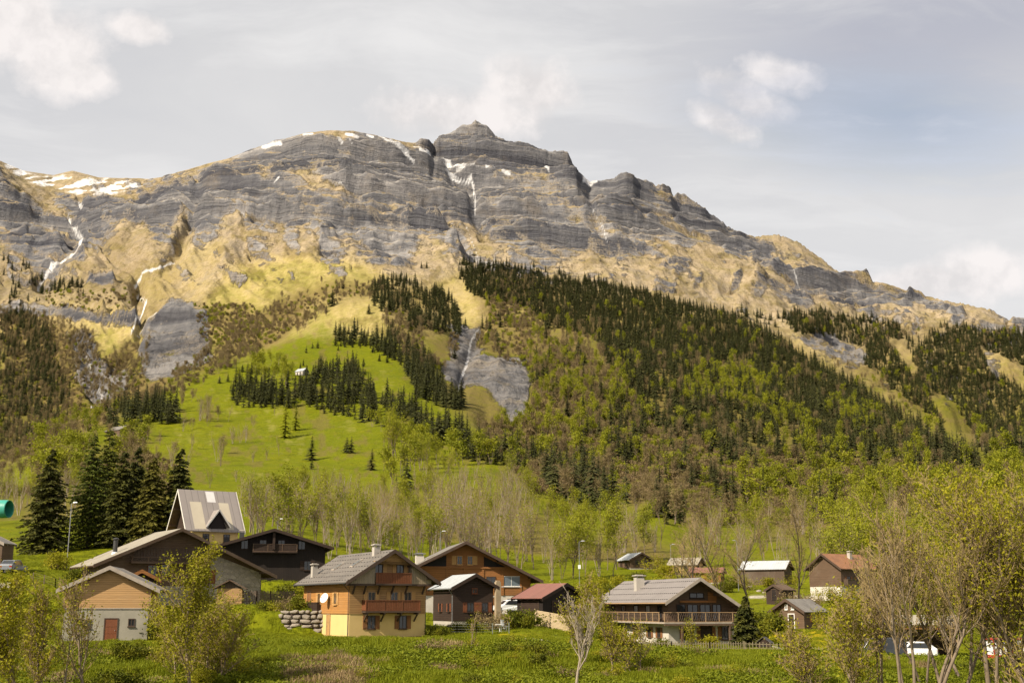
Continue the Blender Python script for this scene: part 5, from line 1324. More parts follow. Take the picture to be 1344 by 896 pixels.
# ---------------------------------------------------------------- big old farm chalet, left
h = House('farm_chalet', -36.50, 135, -.9, 34, 9.4, 11.4, 9.5, 4.3, 4.15, 1.6, .8, 1.2, 1.3, 'large old farm chalet with a wide lichened roof, dark gable and stone right wall')
h.roof(M_FARMR, M_OLDW); h.gutter(M_DMETAL, 'r')
h.walls(M_STONE, 3.1, M_OLDW)
q = MB(); q.prism([(4.0, 3.1), (h.wr - .02, 3.1), (h.wr - .02, h.top(h.wr) - .25), (4.0, h.top(4.0) - .9)], h.y0 - .08, h.y0 - .045); q.build('plaster_wall', M_STONE, h.root)
for a, z_, w_, h_ in ((-2.6, 4.1, 1.1, 1.25), (-1.1, 4.1, 1.1, 1.35), (3.0, 3.6, 1.7, 1.1)): h.window('f', a, z_, w_, h_, M_SHUT_R, M_GLASS, shut=None, o=.05)
q = MB(); h.fbox(q, 'f', 4.05, 4.6, 3.4, 4.9, .09, .15); q.build('shutter', M_SHUT_R, h.root)
h.window('f', 6.4, 3.3, .5, .6, M_TRIM, o=.085, cross=False)
h.window('f', 2.5, .7, .9, 1.1, M_TRIM, o=0); h.window('f', -5.5, 1.0, .9, 1.1, M_TRIM, o=0)
q = MB()
for i in range(26):
    a = -4.6 + i * .36; zt = h.top(a) - .5; h.fbox(q, 'f', a - .12, a + .12, 5.9, max(6.1, min(zt, 7.2)), .045, .09)
q.build('slatted_gable', M_OLDV, h.root)
h.balcony('f', -5.2, 2.0, 5.62, .9, M_OLDV, M_OLDW, .55, style='lattice', post_mat=M_OLDW)
ch = MB(); zc = h.top(6.2); ch.tube([(-6.2, 3.6, zc - .2), (-6.2, 3.6, zc + 1.45)], .24, 10); co_ = ch.build('chimney', M_DMETAL, h.ro)
ch = MB(); ch.ring([(.34, zc + 1.46), (.36, zc + 1.56), (.1, zc + 1.66)], 10, (-6.2, 3.6, 0)); ch.build('chimney_cap', M_DMETAL, co_)
ch = MB(); ch.ring([(.42, zc - .22), (.3, zc + .12)], 10, (-6.2, 3.6, 0)); ch.build('flashing', M_WMETAL, co_)

# dark granary in front of the farm chalet
h = House('granary', -38.15, 126.6, -1.05, 20, 1.95, 1.95, 4.2, 2.7, 1.0, .55, .4, .5, .5, 'small black-brown granary with a shallow roof standing before the old farm chalet', 'granary', t=.14)
h.roof(M_OLDW, M_LOG_BR, .05); h.walls(M_DARKW, .0, M_DARKW, name_up='timber_wall')
h.balcony('f', -1.6, 1.6, 1.25, .5, M_DARKW, M_DARKW, .7); h.door('f', .2, 1.3, .7, 1.4, M_OLDW)

# ---------------------------------------------------------------- pale pine barn, lower left
h = House('barn', -37.04, 113, -3.05, 10, 4.56, 4.56, 8.5, 1.5, 2.14, .7, .6, .72, .95, 'barn with pale pine boards above grey render, seen through the left foreground trees', 'barn')
h.roof(M_TILE2, (M_TRIM_G, M_TRIM)); h.walls(M_GREYR, 2.85, M_PINE)
q = MB(); q.box(-h.wl - .05, h.wr + .05, h.y0 - .07, h.y0 - .002, 2.80, 2.90); q.build('sill_beam', M_TRIM_G, h.root)
h.door('f', .35, .05, 1.05, 1.85, M_SHUT_R, M_TRIM, o=0); h.window('f', -1.75, 1.15, .7, .75, M_TRIM, o=0); h.window('f', 2.15, 1.25, .6, .7, M_TRIM, o=0)
q = MB(); q.box(-h.wl - .03, -h.wl - .002, h.y0, h.y1, -2, 2.0); q.build('rubble_wall', M_RUBBLE, h.root)
h.window('l', 3.4, 3.0, .8, .9, M_SHUT_R, o=.045); q = MB()
for sx in (-1, 1): q.box((h.wr if sx > 0 else -h.wl) - .08 + .05 * sx, (h.wr if sx > 0 else -h.wl) + .08 + .05 * sx, h.y0 - .09, h.y0 + .1, 2.9, h.top(h.wr) - .3)
q.build('corner_board', M_TRIM_L, h.root)

# ---------------------------------------------------------------- steep-roofed house
h = House('steep_house', -45.57, 165, 6.2, -56.5, 3.85, 4.15, 8.3, 10.3, 5.3, 1.2, .8, .55, .55, 'house with a steep patched grey roof, white verges and a dark dormer', 'house')
h.roof(M_COVER, (M_TRIM_W, M_OLDW), .08); h.walls(M_YEL, 3.6, M_DARKW)
q = MB()
def rp_(q, y0, y1, a0, a1, up=.012):
    q.hexa([(a0, y0, h.top(a0) + .004), (a1, y0, h.top(a1) + .004), (a1, y1, h.top(a1) + .004), (a0, y1, h.top(a0) + .004), (a0, y0, h.top(a0) + up), (a1, y0, h.top(a1) + up), (a1, y1, h.top(a1) + up), (a0, y1, h.top(a0) + up)])
rp_(q, 1.3, 2.9, 1.25, 4.0); q.build('roof_patch', M_PATCH, h.ro)
q = MB(); rp_(q, 5.35, 6.75, 1.25, 4.0); q.build('roof_patch', M_PATCH, h.ro)
q = MB(); rp_(q, 3.8, 5.0, .12, 1.22); q.build('roof_patch', M_PATCH_W, h.ro)
# dormer: its own little gable facing down the slope
q = MB(); yc = 4.45; xb = 4.05; hw = 1.35; zb = h.top(3.75); zp = zb + 2.2
q.hexa([(1.6, yc - hw + .1, zb - .2), (xb, yc - hw + .1, zb - .2), (xb, yc + hw - .1, zb - .2), (1.6, yc + hw - .1, zb - .2), (1.6, yc - .05, zp - .25), (xb, yc - .05, zp - .25), (xb, yc + .05, zp - .25), (1.6, yc + .05, zp - .25)])
dm = q.build('dormer', M_BLACKW, h.root)
q = MB()
for k in (-1, 1):
    q.hexa([(1.3, yc, zp), (xb + .35, yc, zp), (xb + .35, yc + k * (hw + .28), zb - .1), (1.3, yc + k * (hw + .28), zb - .1), (1.3, yc, zp + .1), (xb + .35, yc, zp + .1), (xb + .35, yc + k * (hw + .28), zb), (1.3, yc + k * (hw + .28), zb)])
q.build('dormer_roof', M_COVER, dm)
q = MB()
for k in (-1, 1): q.bar((xb + .38, yc, zp + .06), (xb + .38, yc + k * (hw + .32), zb - .06), .05, .16)
q.build('verge_trim', M_TRIM_W, dm)
for a in (3.0, 5.9): h.window('r', a, 2.2, .9, 1.1, M_TRIM, o=0)

# ---------------------------------------------------------------- black-brown chalet behind
h = House('dark_chalet', -30.2, 155, 2.5, 14, 7.75, 7.6, 12, 7.3, 2.35, 1.5, 1.0, 1.0, 1.0, 'wide black-brown chalet with a low gable standing between the two left chalets')
h.roof(M_DARKR, M_DARKW); h.walls(M_BLACKW, .6, M_BLACKW)
h.balcony('f', -2.6, 3.0, 4.3, 1.0, M_DARKW, M_DARKW, .95, post_mat=M_OLDW)
for a in (-3.6, -1.3, 1.0, 3.6): h.window('f', a, 4.6, .9, 1.2, M_DARKW)
h.window('f', 4.4, 2.0, .9, 1.2, M_DARKW, shut=M_DARKW); h.window('f', -3.8, 2.0, .9, 1.2, M_DARKW, shut=M_DARKW)
h.chimney(-3.9, 5.0, .6, .9, M_DMETAL); q = MB(); q.box(-.15, .15, h.y0 - 1.2, h.y0, h.top(0) - 2.6, h.top(0) - .3); q.build('king_post', M_DARKW, h.root)

# ---------------------------------------------------------------- big amber timber chalet
h = House('timber_chalet', -5.62, 150, -1.1, 12, 8.4, 9.7, 14, 3.7, 4.1, 1.6, .9, 1.1, 1.3, 'very wide amber timber chalet with a shallow gable behind the yellow-based one')
h.roof(M_TILE2, M_TRIM); h.walls(M_WHITER, 2.4, M_LOG_BR)
for a in (-.55, .75): h.window('f', a, 6.1, .7, 1.1, M_SHUT_P, M_GLASS, shut=None)
for a in (-1.25, 1.4):
    q = MB(); h.fbox(q, 'f', a - .28, a + .28, 6.1, 7.2, .045, .09); q.build('shutter', M_SHUT_P, h.root)
for a0, a1 in ((-5.2, -2.2), (2.5, 5.2)):
    q = MB(); q.prism([(a0, 5.9), (a1, 5.9), (a1, h.top(a1) - .55), (a0, max(5.95, h.top(a0) - .55))], h.y0 - .06, h.y0 - .044)
    q.build('gable_opening', M_CURT, h.root)
q = MB()
for a in (-4.8, -2.1, 0.1, 2.4, 4.9, 7.2): h.fbox(q, 'f', a - .13, a + .13, 2.42, min(5.75, h.top(a) - .3), .045, .13)
h.fbox(q, 'f', -6.2, 6.4, 5.66, 5.86, .05, .2); q.build('frame_beam', M_LOG_BR, h.root)
h.window('f', 6.0, 3.5, 2.4, 1.25, M_WHITEW, M_GLASS_B); h.window('f', 3.4, 3.6, 1.2, 1.1, M_TRIM)
h.door('f', 3.9, .1, 1.0, 2.0, M_SHUT, M_TRIM, o=0); h.door('f', 6.6, .1, 2.2, 1.9, M_CURT, M_WHITER, o=0)
h.chimney(-4.9, 6.2, 1.0, .85, M_WHITER, M_METAL); h.skylight(-4.0, 2.6)

# ---------------------------------------------------------------- small dark chalet with pale roof
h = House('cottage', -3.70, 128, -2.05, 22, 2.75, 2.55, 7.6, 1.88, 1.45, .6, .5, .45, .5, 'small dark brown cottage with a pale metal roof and tall rendered chimney stack', 'cottage', t=.14)
h.roof(M_PALER, M_DARKW, .05); h.gutter(M_METAL, 'l'); h.walls(M_CONC, .55, M_DARKW)
h.window('f', -.45, 1.45, .75, 1.0, M_DARKW, shut=M_SHUT_R, sh_w=.42); h.window('f', 1.15, 1.45, .7, 1.0, M_DARKW, shut=M_SHUT_R, sh_w=.42); h.window('f', 0, 3.35, .6, .55, M_SHUT_R)
h.window('l', 1.9, 1.5, .65, .85, M_DARKW, shut=M_SHUT_R); h.window('l', 4.6, 1.5, .65, .85, M_DARKW, shut=M_SHUT_R)
q = MB(); q.box(2.2, 2.75, -.02, .5, -1.0, 4.55); q.box(2.28, 2.67, .06, .42, 4.553, 4.70); q.build('chimney', M_STACK, h.root)

# ---------------------------------------------------------------- red-brown shed
h = House('shed', 5.99, 133, -1.4, 45.7, 4.0, 4.0, 4.6, .85, 1.6, .5, .4, .6, .5, 'open-sided dark shed under a rusty red-brown metal roof beside the white car', 'shed', t=.14)
h.roof(M_REDR, M_DARKW, .05); h.walls(M_DARKW, 0, M_BLACKW); h.door('l', 2.3, .05, 2.4, 1.85, M_DARKW); h.door('f', -1.2, .05, 1.4, 1.85, M_DARKW)

# ---------------------------------------------------------------- small cabin with white framed door
h = House('cabin', 33.20, 150, -2.75, -50, 2.75, 2.75, 5.0, -.65, 1.55, .5, .3, .45, .45, 'small brown cabin with a white-framed door and grey roof in the yellow flower meadow', 'cabin', t=.14)
h.roof(M_TILE2, M_TRIM, .05); h.walls(M_OLDW, 0, M_OLDW)
h.door('f', .5, .05, .8, 1.75, M_DARKW, M_WHITEW)
for a in (-.2, .75): h.window('f', a, 2.35, .42, .62, M_WHITEW)
h.window('r', 2.4, .9, .8, .8, M_TRIM, shut=M_LOG_O)

# ---------------------------------------------------------------- far houses
h = House('house', 51.5, 204, .9, -58, 4.2, 4.2, 9.5, 6.0, 2.6, .7, .6, .7, .7, 'two-storey house with an orange-brown tiled roof and white lower wall among bare trees', 'house')
h.roof(M_ORGR, M_TRIM); h.walls(M_WHITER, 2.3, M_OLDW); h.balcony('r', 1.2, 8.0, 2.5, 1.0, M_OLDV, M_TRIM, .95)
for a in (2.4, 4.6, 6.8): h.window('r', a, 2.8, .8, 1.1, M_TRIM, shut=M_SHUT)
for a in (3.2, 6.0): h.window('r', a, .7, .8, 1.1, M_TRIM, o=0)
h.chimney(1.2, 5.5, .6, .9, M_CONC)
h = House('outbuilding', 42.6, 201, .9, -50, 1.9, 1.9, 3.4, 2.6, .9, .3, .3, .3, .3, 'small dark outbuilding with a low roof left of the orange-roofed house', 'shed', t=.12)
h.roof(M_OLDW, M_TRIM, .05); h.walls(M_DARKW, 0, M_DARKW); h.door('f', 0, .05, .9, 1.7, M_BLACKW)
h = House('barn', 54.0, 238, 4.0, 62, 3.1, 3.1, 9.5, 7.0, 1.7, .5, .4, .4, .4, 'grey weathered barn with a bright sheet roof on the far lawn', 'barn')
h.roof(M_PALER, M_OLDW, .06); h.walls(M_OLDV, 0, M_OLDV); h.door('f', 0, .1, 1.8, 2.3, M_OLDW)
for (px, py, D, dg, W_, L_, zw, ri, rm, wm, lb) in (
        (843, 747, 285, 20, 3.0, 7, 2.2, 1.6, M_PALER, M_OLDW, 'small far chalet with a pale roof above the broad chalet chimney'),
        (922, 755, 270, 60, 2.4, 7, 2.4, 1.5, M_FARMR, M_PINE, 'long pale far house half hidden by bare trees, left of the bright roofed barn'),
        (952, 766, 215, 70, 2.2, 7, 2.4, 1.0, M_REDR, M_LOG_BR, 'low far shed with reddish walls between the bare trees and grass lawn'),
        (168, 573, 700, 55, 6.0, 14, 3.6, 3.2, M_TILE2, M_OLDW, 'lone mountain farmhouse at the edge of the lower meadow'),
        (182, 575, 690, 15, 4.0, 8, 3.0, 2.6, M_OLDW, M_DARKW, 'dark mountain barn right beside the lone farmhouse'),
        (402, 492, 1010, 60, 4.0, 9, 3.0, 3.0, M_PALER, M_WHITER, 'tiny hut under the small spruces on the upper pasture')):
    hp = hit(px, py, D * .75) or (0, 0, 0, 0); P_ = at(px, py, D) if abs(hp[1] - D) > D * .3 else Vector(hp[:3])
    P_.z = ground(P_.x, P_.y)
    h = House('house' if zw > 2.5 else 'chalet', P_.x, P_.y, P_.z - .2, dg, W_, W_, L_, P_.z - .2 + zw, ri, .5, .5, .5, .5, lb, 'house' if zw > 3 else 'chalet')
    h.roof(rm, M_TRIM, .08); h.walls(M_CONC, .5, wm)
    h.window('f', -1.0, 1.2, .8, 1.0, M_TRIM); h.window('f', 1.0, 1.2, .8, 1.0, M_TRIM); h.window('l', L_ * .4, 1.2, .8, 1.0, M_TRIM); h.door('l', L_ * .7, .2, .9, 1.8, M_DARKW)
# pink annex beside the far shed
# ---------------------------------------------------------------- long open shed at the right
h = House('long_shed', 34.6, 119.5, -4.6, 72, 2.6, 2.6, 9.5, -1.55, .85, .4, .3, .35, .35, 'long open-fronted shed with a pale sheet roof behind the tall bare foreground tree', 'shed', t=.14)
h.root.location = (42.2, 117.0, -4.7)
h.roof(M_FARMR, M_OLDW, .05)
q = MB(); q.box(h.wr - .15, h.wr, h.y0, h.y1, -1, h.top(h.wr) - .16); q.box(-h.wl, h.wr - .153, h.y1 - .15, h.y1, -1, h.top(h.wl) - .16); q.box(-h.wl, h.wr - .153, h.y0, h.y0 + .15, -1, h.top(h.wl) - .16); q.build('timber_wall', M_OLDW, h.root)
q = MB()
for i in range(5): yy = h.y0 + .1 + (h.y1 - h.y0 - .2) * i / 4; q.box(-h.wl - .0, -h.wl + .14, yy - .07, yy + .07, -1, h.top(h.wl) - .15)
q.build('post', M_OLDW, h.root)
q = MB(); q.box(-h.wl - .05, -h.wl + .02, h.y0 + .5, h.y1 - 3.5, h.top(h.wl) - .55, h.top(h.wl) - .2); q.build('fascia_board', M_LOG_O, h.root)
# part of a building at the left picture edge
P_ = at(-14, 735, 150)
h = House('hut', P_.x - .6, 150, P_.z - 1.5, 0, 2.0, 2.2, 4, P_.z + 2.2, .9, .3, .3, .3, .3, 'weathered hut cut by the left picture edge below the green tunnel', 'hut', t=.14)
h.roof(M_TILE2, M_TRIM_G, .05); h.walls(M_CONC, .4, M_OLDW); h.door('f', .6, .3, .8, 1.7, M_DARKW)
# ================================================================ YARD THINGS, VEHICLES, LAMPS, FENCES
def gpt(px, D):
    """ground point on a bearing at a depth"""
    u = float(ray(px, 800)[0]); x = u * D
    return x, D, ground(x, D)
def on_ground(px, py, dmin=100):
    h_ = hit(px, py, dmin); return h_[0], h_[1], h_[2]

# ---- retaining wall of big field stones beside the yellow-based chalet
def stone_wall(a, b, z0, z1, thick, label):
    a = Vector((*a, 0)); b = Vector((*b, 0)); d = (b - a); L = d.length; d.normalize()
    root = empty('retaining_wall', (a.x, a.y, z0), math.atan2(d.y, d.x), label, 'stone wall')
    core = MB(); core.box(0, L, .12, thick + .5, -.8, z1 - z0 - .08); core.build('wall_core', M_TRIM, root)
    rr = random.Random(3); s = MB(); z = -.5
    while z < z1 - z0 - .15:
        hh = rr.uniform(.34, .5); x = rr.uniform(-.5, 0)
        while x < L:
            w = rr.uniform(.4, 1.25); cx, cy, cz = x + w / 2, .1 + rr.uniform(-.06, .1), z + hh / 2 + rr.uniform(-.07, .07); tl = rr.uniform(-.16, .16)
            bm = bmesh.new(); bmesh.ops.create_icosphere(bm, subdivisions=2, radius=1)
            sx, sy, sz = w * .52, thick * .5, hh * rr.uniform(.46, .62)
            for v in bm.verts:
                q = v.co; m = max(abs(q.x), abs(q.y), abs(q.z)); k = max(m, .4) ** -.62 * .93
                j = 1 + .17 * math.sin(q.x * 4 + cx * 7) * math.cos(q.z * 3 + cz * 9)
                v.co = Vector((q.x * sx * k * j, q.y * sy * k, q.z * sz * k * j + q.x * sx * tl))
            s.add([(v.co.x + cx, v.co.y + cy, v.co.z + cz) for v in bm.verts], [tuple(v.index for v in f.verts) for f in bm.faces]); bm.free()
            x += w + .03
        z += hh + .02
    s.build('stone_facing', M_BOULD, root)
    return root
M_BOULD = plain('grey_boulders', (.33, .28, .22), (.15, .13, .11), 1.3, .9, .7, .06)
stone_wall((-22.6, 122.3), (-18.75, 121.9), -2.95, -.45, .7, 'dry wall of large grey boulders left of the yellow-based chalet')

# ---- rocks along the lawn edge
for px, py, w_ in [(690, 841, .55), (700, 842, .8), (709, 842, .6), (718, 843, .5), (590, 822, .5), (470, 842, .7), (720, 850, .5), (860, 884, .7), (835, 880, .5), (672, 856, .6), (555, 892, .6), (985, 770, .9), (1003, 778, .7), (996, 776, .9)]:
    x, y, z = on_ground(px, py)
    bm = bmesh.new(); bmesh.ops.create_icosphere(bm, subdivisions=2, radius=w_ * .55)
    for v in bm.verts:
        v.co *= 1 + .35 * (vnoise(v.co.x * 3 + px, v.co.y * 3 + v.co.z * 2, 3) - .5); v.co.z *= .55
    me = bpy.data.meshes.new('rock'); bm.to_mesh(me); bm.free(); me.materials.append(M_BOULD)
    o = link(bpy.data.objects.new('rock', me)); o.location = (x, y, z + .08); o.rotation_euler.z = px
    tag(o, 'pale grey rock lying in the grass along the lawn edge', 'rock', 'pale rocks in the grass')

# ---- lamps
def lamp(px, py_top, py_base, D, label, name='street_lamp', arm=1, hgt=None):
    top = at(px, py_top, D); x, y = top.x, top.y; z = ground(x, y); H = top.z - z
    r = empty(name, (x, y, z), 0, label, 'street lamp')
    p = MB(); p.tube([(0, 0, -.3), (0, 0, H * .5), (0, 0, H)], [.075, .06, .04], 7); p.build('post', M_METAL, r)
    q = MB(); q.tube([(0, 0, H - .02), (.25 * arm, -.1, H + .12), (.55 * arm, -.2, H + .15)], .04, 6); q.build('arm', M_METAL, r)
    hd = MB(); hd.hexa([(.35 * arm, -.38, H + .10), (1.1 * arm, -.48, H + .13), (1.1 * arm, -.12, H + .13), (.35 * arm, -.02, H + .10), (.42 * arm, -.3, H + .24), (1.0 * arm, -.38, H + .24), (1.0 * arm, -.2, H + .24), (.42 * arm, -.1, H + .24)]) if arm > 0 else hd.hexa([(-1.1, -.48, H + .13), (-.35, -.38, H + .10), (-.35, -.02, H + .10), (-1.1, -.12, H + .13), (-1.0, -.38, H + .24), (-.42, -.3, H + .24), (-.42, -.1, H + .24), (-1.0, -.2, H + .24)])
    ho = hd.build('lamp_head', M_METAL, r); ho.scale = (.8, .8, 1)
    return r
lamp(94, 661, 738, 160, 'tall street lamp on the grass in front of the big dark spruces')
lamp(578, 698, 730, 196, 'street lamp rising behind the ridge of the wide amber chalet')
lm = lamp(760, 711, 766, 190, 'pole lamp with a white box, in front of the grove over the shed')
q = MB(); q.box(-.2, .2, -.35, -.08, 4.6, 5.2); q.build('meter_box', M_WMETAL, lm)
lamp(880, 715, 760, 255, 'street lamp with a curved arm behind the ridge of the broad lattice-balcony chalet')
lamp(967, 710, 765, 225, 'street lamp among the bare trees left of the bright roofed barn', arm=-1)
lamp(365, 682, 700, 200, 'street lamp peeping over the ridge of the black-brown chalet')
lamp(1080, 731, 740, 232, 'left one of two lamps behind the orange-brown tiled roof', arm=-1); lamp(1094, 730, 740, 232, 'right one of two lamps behind the orange-brown tiled roof', arm=-1)

# ---- cars
def car(px, D, rz, body, label, name='car', z_up=0, L=4.1, W=1.72, Hh=1.5, van=False, cat_='car'):
    x, y, z = gpt(px, D); r = empty(name, (x, y, z + z_up), R(rz), label, cat_)
    hw = W / 2
    if van: prof = [(-L / 2, .35), (L / 2, .35), (L / 2, .95), (L * .36, 1.1), (L * .24, Hh - .05), (-L * .46, Hh), (-L / 2, Hh - .2)]
    else: prof = [(-L / 2, .32), (L / 2 - .05, .32), (L / 2, .55), (L / 2 - .1, .78), (L * .24, .92), (L * .08, Hh - .06), (-L * .05, Hh), (-L * .30, Hh - .05), (-L * .45, 1.0), (-L / 2, .85)]
    secs = [(-hw, .93, .0), (-hw * .9, 1.0, 1), (hw * .9, 1.0, 1), (hw, .93, 0)]
    v = []; f = []; n = len(prof)
    for yy, k, _ in secs:
        for (a, b) in prof:
            tuck = 1 if b < .9 else (.86 if abs(yy) > hw * .95 else .92)
            v.append((a * (k if b < .9 else 1), yy * tuck, b if _ or b < 1 else b - .05))
    for i in range(3):
        for j in range(n): f.append((i * n + j, i * n + (j + 1) % n, (i + 1) * n + (j + 1) % n, (i + 1) * n + j))
    f.append(tuple(range(n - 1, -1, -1))); f.append(tuple(range(3 * n, 4 * n)))
    b = MB(); b.add(v, f); b.build('body', body, r, bev=.04)
    g = MB()
    zt = Hh - .12; zb = .96
    for k in (-1, 1):
        yo = k * (hw * .86 + .0); ya = k * (hw * .93)
        x0, x1 = (-L * .2, L * .2) if van else (-L * .34, L * .14)
        xs = (-L * .28, L * .03) if not van else (x0, x1)
        p = [(x0, ya + k * .012, zb), (x1 + .12, ya + k * .012, zb), (xs[1] + .03, yo + k * .012, zt), (xs[0], yo + k * .012, zt)]
        q = [(a, c - k * .05, d) for a, c, d in p]
        g.hexa((q + p) if k > 0 else (p + q))
    def slab(xa, za, xb, zb_, w_, out):
        d = Vector((xb - xa, 0, zb_ - za)).normalized(); nn = Vector((-d.z, 0, d.x)) * out
        P = [(xa, -w_, za), (xa, w_, za), (xb, w_ * .92, zb_), (xb, -w_ * .92, zb_)]
        g.hexa([Vector(p_) - nn for p_ in P] + [Vector(p_) + nn for p_ in P])
    if van: slab(L * .355, 1.13, L * .25, Hh - .12, hw * .8, -.02)
    else: slab(L * .225, .96, L * .095, Hh - .12, hw * .78, -.02); slab(-L * .44, 1.05, -L * .315, Hh - .12, hw * .78, .02)
    g.build('window', M_GLASS, r)
    for sx in (-1, 1):
        for sy in (-1, 1):
            w = MB(); cx, cy = sx * L * .31, sy * (hw - .10)
            pr = [(.20, -.1), (.31, -.09), (.315, .09), (.20, .1)]; vv = []; ff = []
            for rr_, t in pr:
                for k in range(14): aa = k * math.pi / 7; vv.append((cx + rr_ * math.cos(aa), cy + t, .31 + rr_ * math.sin(aa)))
            for i in range(3):
                for k in range(14): ff.append((i * 14 + k, i * 14 + (k + 1) % 14, (i + 1) * 14 + (k + 1) % 14, (i + 1) * 14 + k))
            w.add(vv, ff); wh = w.build('wheel', M_TYRE, r)
            w = MB(); vv = [(cx + .2 * math.cos(k * math.pi / 7), cy + sy * .105, .31 + .2 * math.sin(k * math.pi / 7)) for k in range(14)]; w.add(vv, [tuple(range(14))[::-sy]]); w.build('hub', M_METAL, wh)
    for sx, mt, nm in ((1, M_WMETAL, 'headlight'), (-1, M_REDL, 'tail_light')):
        for sy in (-1, 1):
            w = MB(); w.box(min(sx * (L / 2 - .12), sx * (L / 2 + .01)), max(sx * (L / 2 - .12), sx * (L / 2 + .01)), sy * hw * .72 - .16, sy * hw * .72 + .16, .62, .78); w.build(nm, mt, r)
    return r
M_TYRE = plain('tyre_rubber', (.02, .02, .02), (.03, .03, .03), 3, .8); M_REDL = plain('red_lamp_glass', (.3, .02, .015), (.25, .015, .012), 3, .3, 0)
M_CARG = plain('grey_car_paint', (.16, .17, .19), (.14, .15, .165), 1, .3, 0, spec=.6); M_CARW = plain('white_car_paint', (.72, .72, .71), (.66, .66, .65), 1, .3, 0, spec=.6); M_CARD = plain('dark_car_paint', (.035, .04, .045), (.03, .033, .037), 1, .25, 0, spec=.6)
M_RED = plain('red_paint', (.42, .05, .03), (.33, .04, .025), 1.5, .5)
car(13, 146, 86, M_CARG, 'grey car parked on the grass at the left edge below the spruces')
car(667, 141.5, 200, M_CARW, 'white car parked between the small dark cottage and the red-roofed shed', z_up=.25)
car(1150, 110, 188, M_CARD, 'dark van parked before the long open shed', 'van', L=4.6, Hh=1.9, van=True, cat_='van')
car(1194, 113, 175, M_CARW, 'white car half hidden by tree stems before the long open shed')

# ---- trailer at the right edge
x, y, z = gpt(1326, 104); tr = empty('trailer', (x, y, z), R(4), 'white panelled farm trailer with red frame at the right edge', 'trailer')
q = MB(); q.box(-2.1, 2.4, -1.0, 1.0, .85, 2.05); q.build('panel_body', M_WMETAL, tr)
q = MB()
for zz in (.72, 2.06): q.box(-2.2, 2.5, -1.08, 1.08, zz, zz + .13)
for xx in (-2.18, -.6, .9, 2.4): q.box(xx - .05, xx + .05, -1.07, -1.003, .85, 2.06)
q.build('frame', M_RED, tr)
for xx in (-.9, .9):
    w = MB(); w.ring([(.2, -.1), (.38, -.09), (.38, .09), (.2, .1)], 14); o = w.build('wheel', M_TYRE, tr); o.rotation_euler.x = R(90); o.location = (xx, -.95, .38)
q = MB(); q.tube([(-2.2, 0, .75), (-3.3, 0, .6)], .06, 6); q.build('drawbar', M_RED, tr)
x, y, z = gpt(1302, 102); tr = empty('garden_tractor', (x, y, z), R(170), 'small red garden tractor in front of the white and red trailer', 'tractor')
q = MB(); q.prism([(-.7, .3), (.8, .3), (.85, .75), (.1, .85), (0, .55), (-.7, .6)], -.3, .3); q.build('body', M_RED, tr, bev=.03)
q = MB(); q.box(-.5, -.15, -.2, .2, .62, .7); q.box(-.58, -.5, -.2, .2, .62, 1.0); q.build('seat', M_TYRE, tr)
for xx, rr in ((-.45, .34), (.6, .22)):
    for sy in (-1, 1):
        w = MB(); w.ring([(rr * .5, -.08), (rr, -.07), (rr, .07), (rr * .5, .08)], 12); o = w.build('wheel', M_TYRE, tr); o.rotation_euler.x = R(90); o.location = (xx, sy * .4, rr)
q = MB(); q.tube([(.05, 0, .8), (-.1, 0, 1.0)], .025, 6); q.tube([(-.1 + .14 * math.sin(a), .18 * math.cos(a), 1.0 + .05 * math.sin(a)) for a in [k * math.pi / 6 for k in range(13)]], .02, 5); q.build('steering_wheel', M_TYRE, tr)

# ---- green tunnel on the slope at the left edge
c = at(-20, 668, 212); R0 = 1.5
tn = empty('tunnel', (c.x, c.y, c.z - R0), R(-8), 'turquoise ribbed plastic tunnel lying on the slope at the left edge', 'tunnel')
M_TEAL = plain('turquoise_plastic', (.035, .31, .235), (.05, .22, .17), .5, .45, .05)
v = []; f = []; nx_, nr = 60, 24
for i in range(nx_):
    xx = -9 + 13.6 * i / (nx_ - 1); rr = R0 * (1 + .018 * (i % 3 == 0) - (0.03 if i > nx_ - 4 else 0))
    for k in range(nr): a = 2 * math.pi * k / nr; v.append((xx, rr * math.cos(a), R0 + rr * math.sin(a)))
for i in range(nx_ - 1):
    for k in range(nr): f.append((i * nr + k, (i + 1) * nr + k, (i + 1) * nr + (k + 1) % nr, i * nr + (k + 1) % nr))
q = MB(); q.add(v, f); t_ = q.build('tube_shell', M_TEAL, tn, smooth_=True); sm_ = t_.modifiers.new('thick', 'SOLIDIFY'); sm_.thickness = .06
q = MB()
for xx in (-6, -2, 2):
    for k in (-1, 1): q.bar((xx, k * 1.2, .3), (xx, k * 1.2, -2.5), .16)
q.build('support', M_METAL, tn)

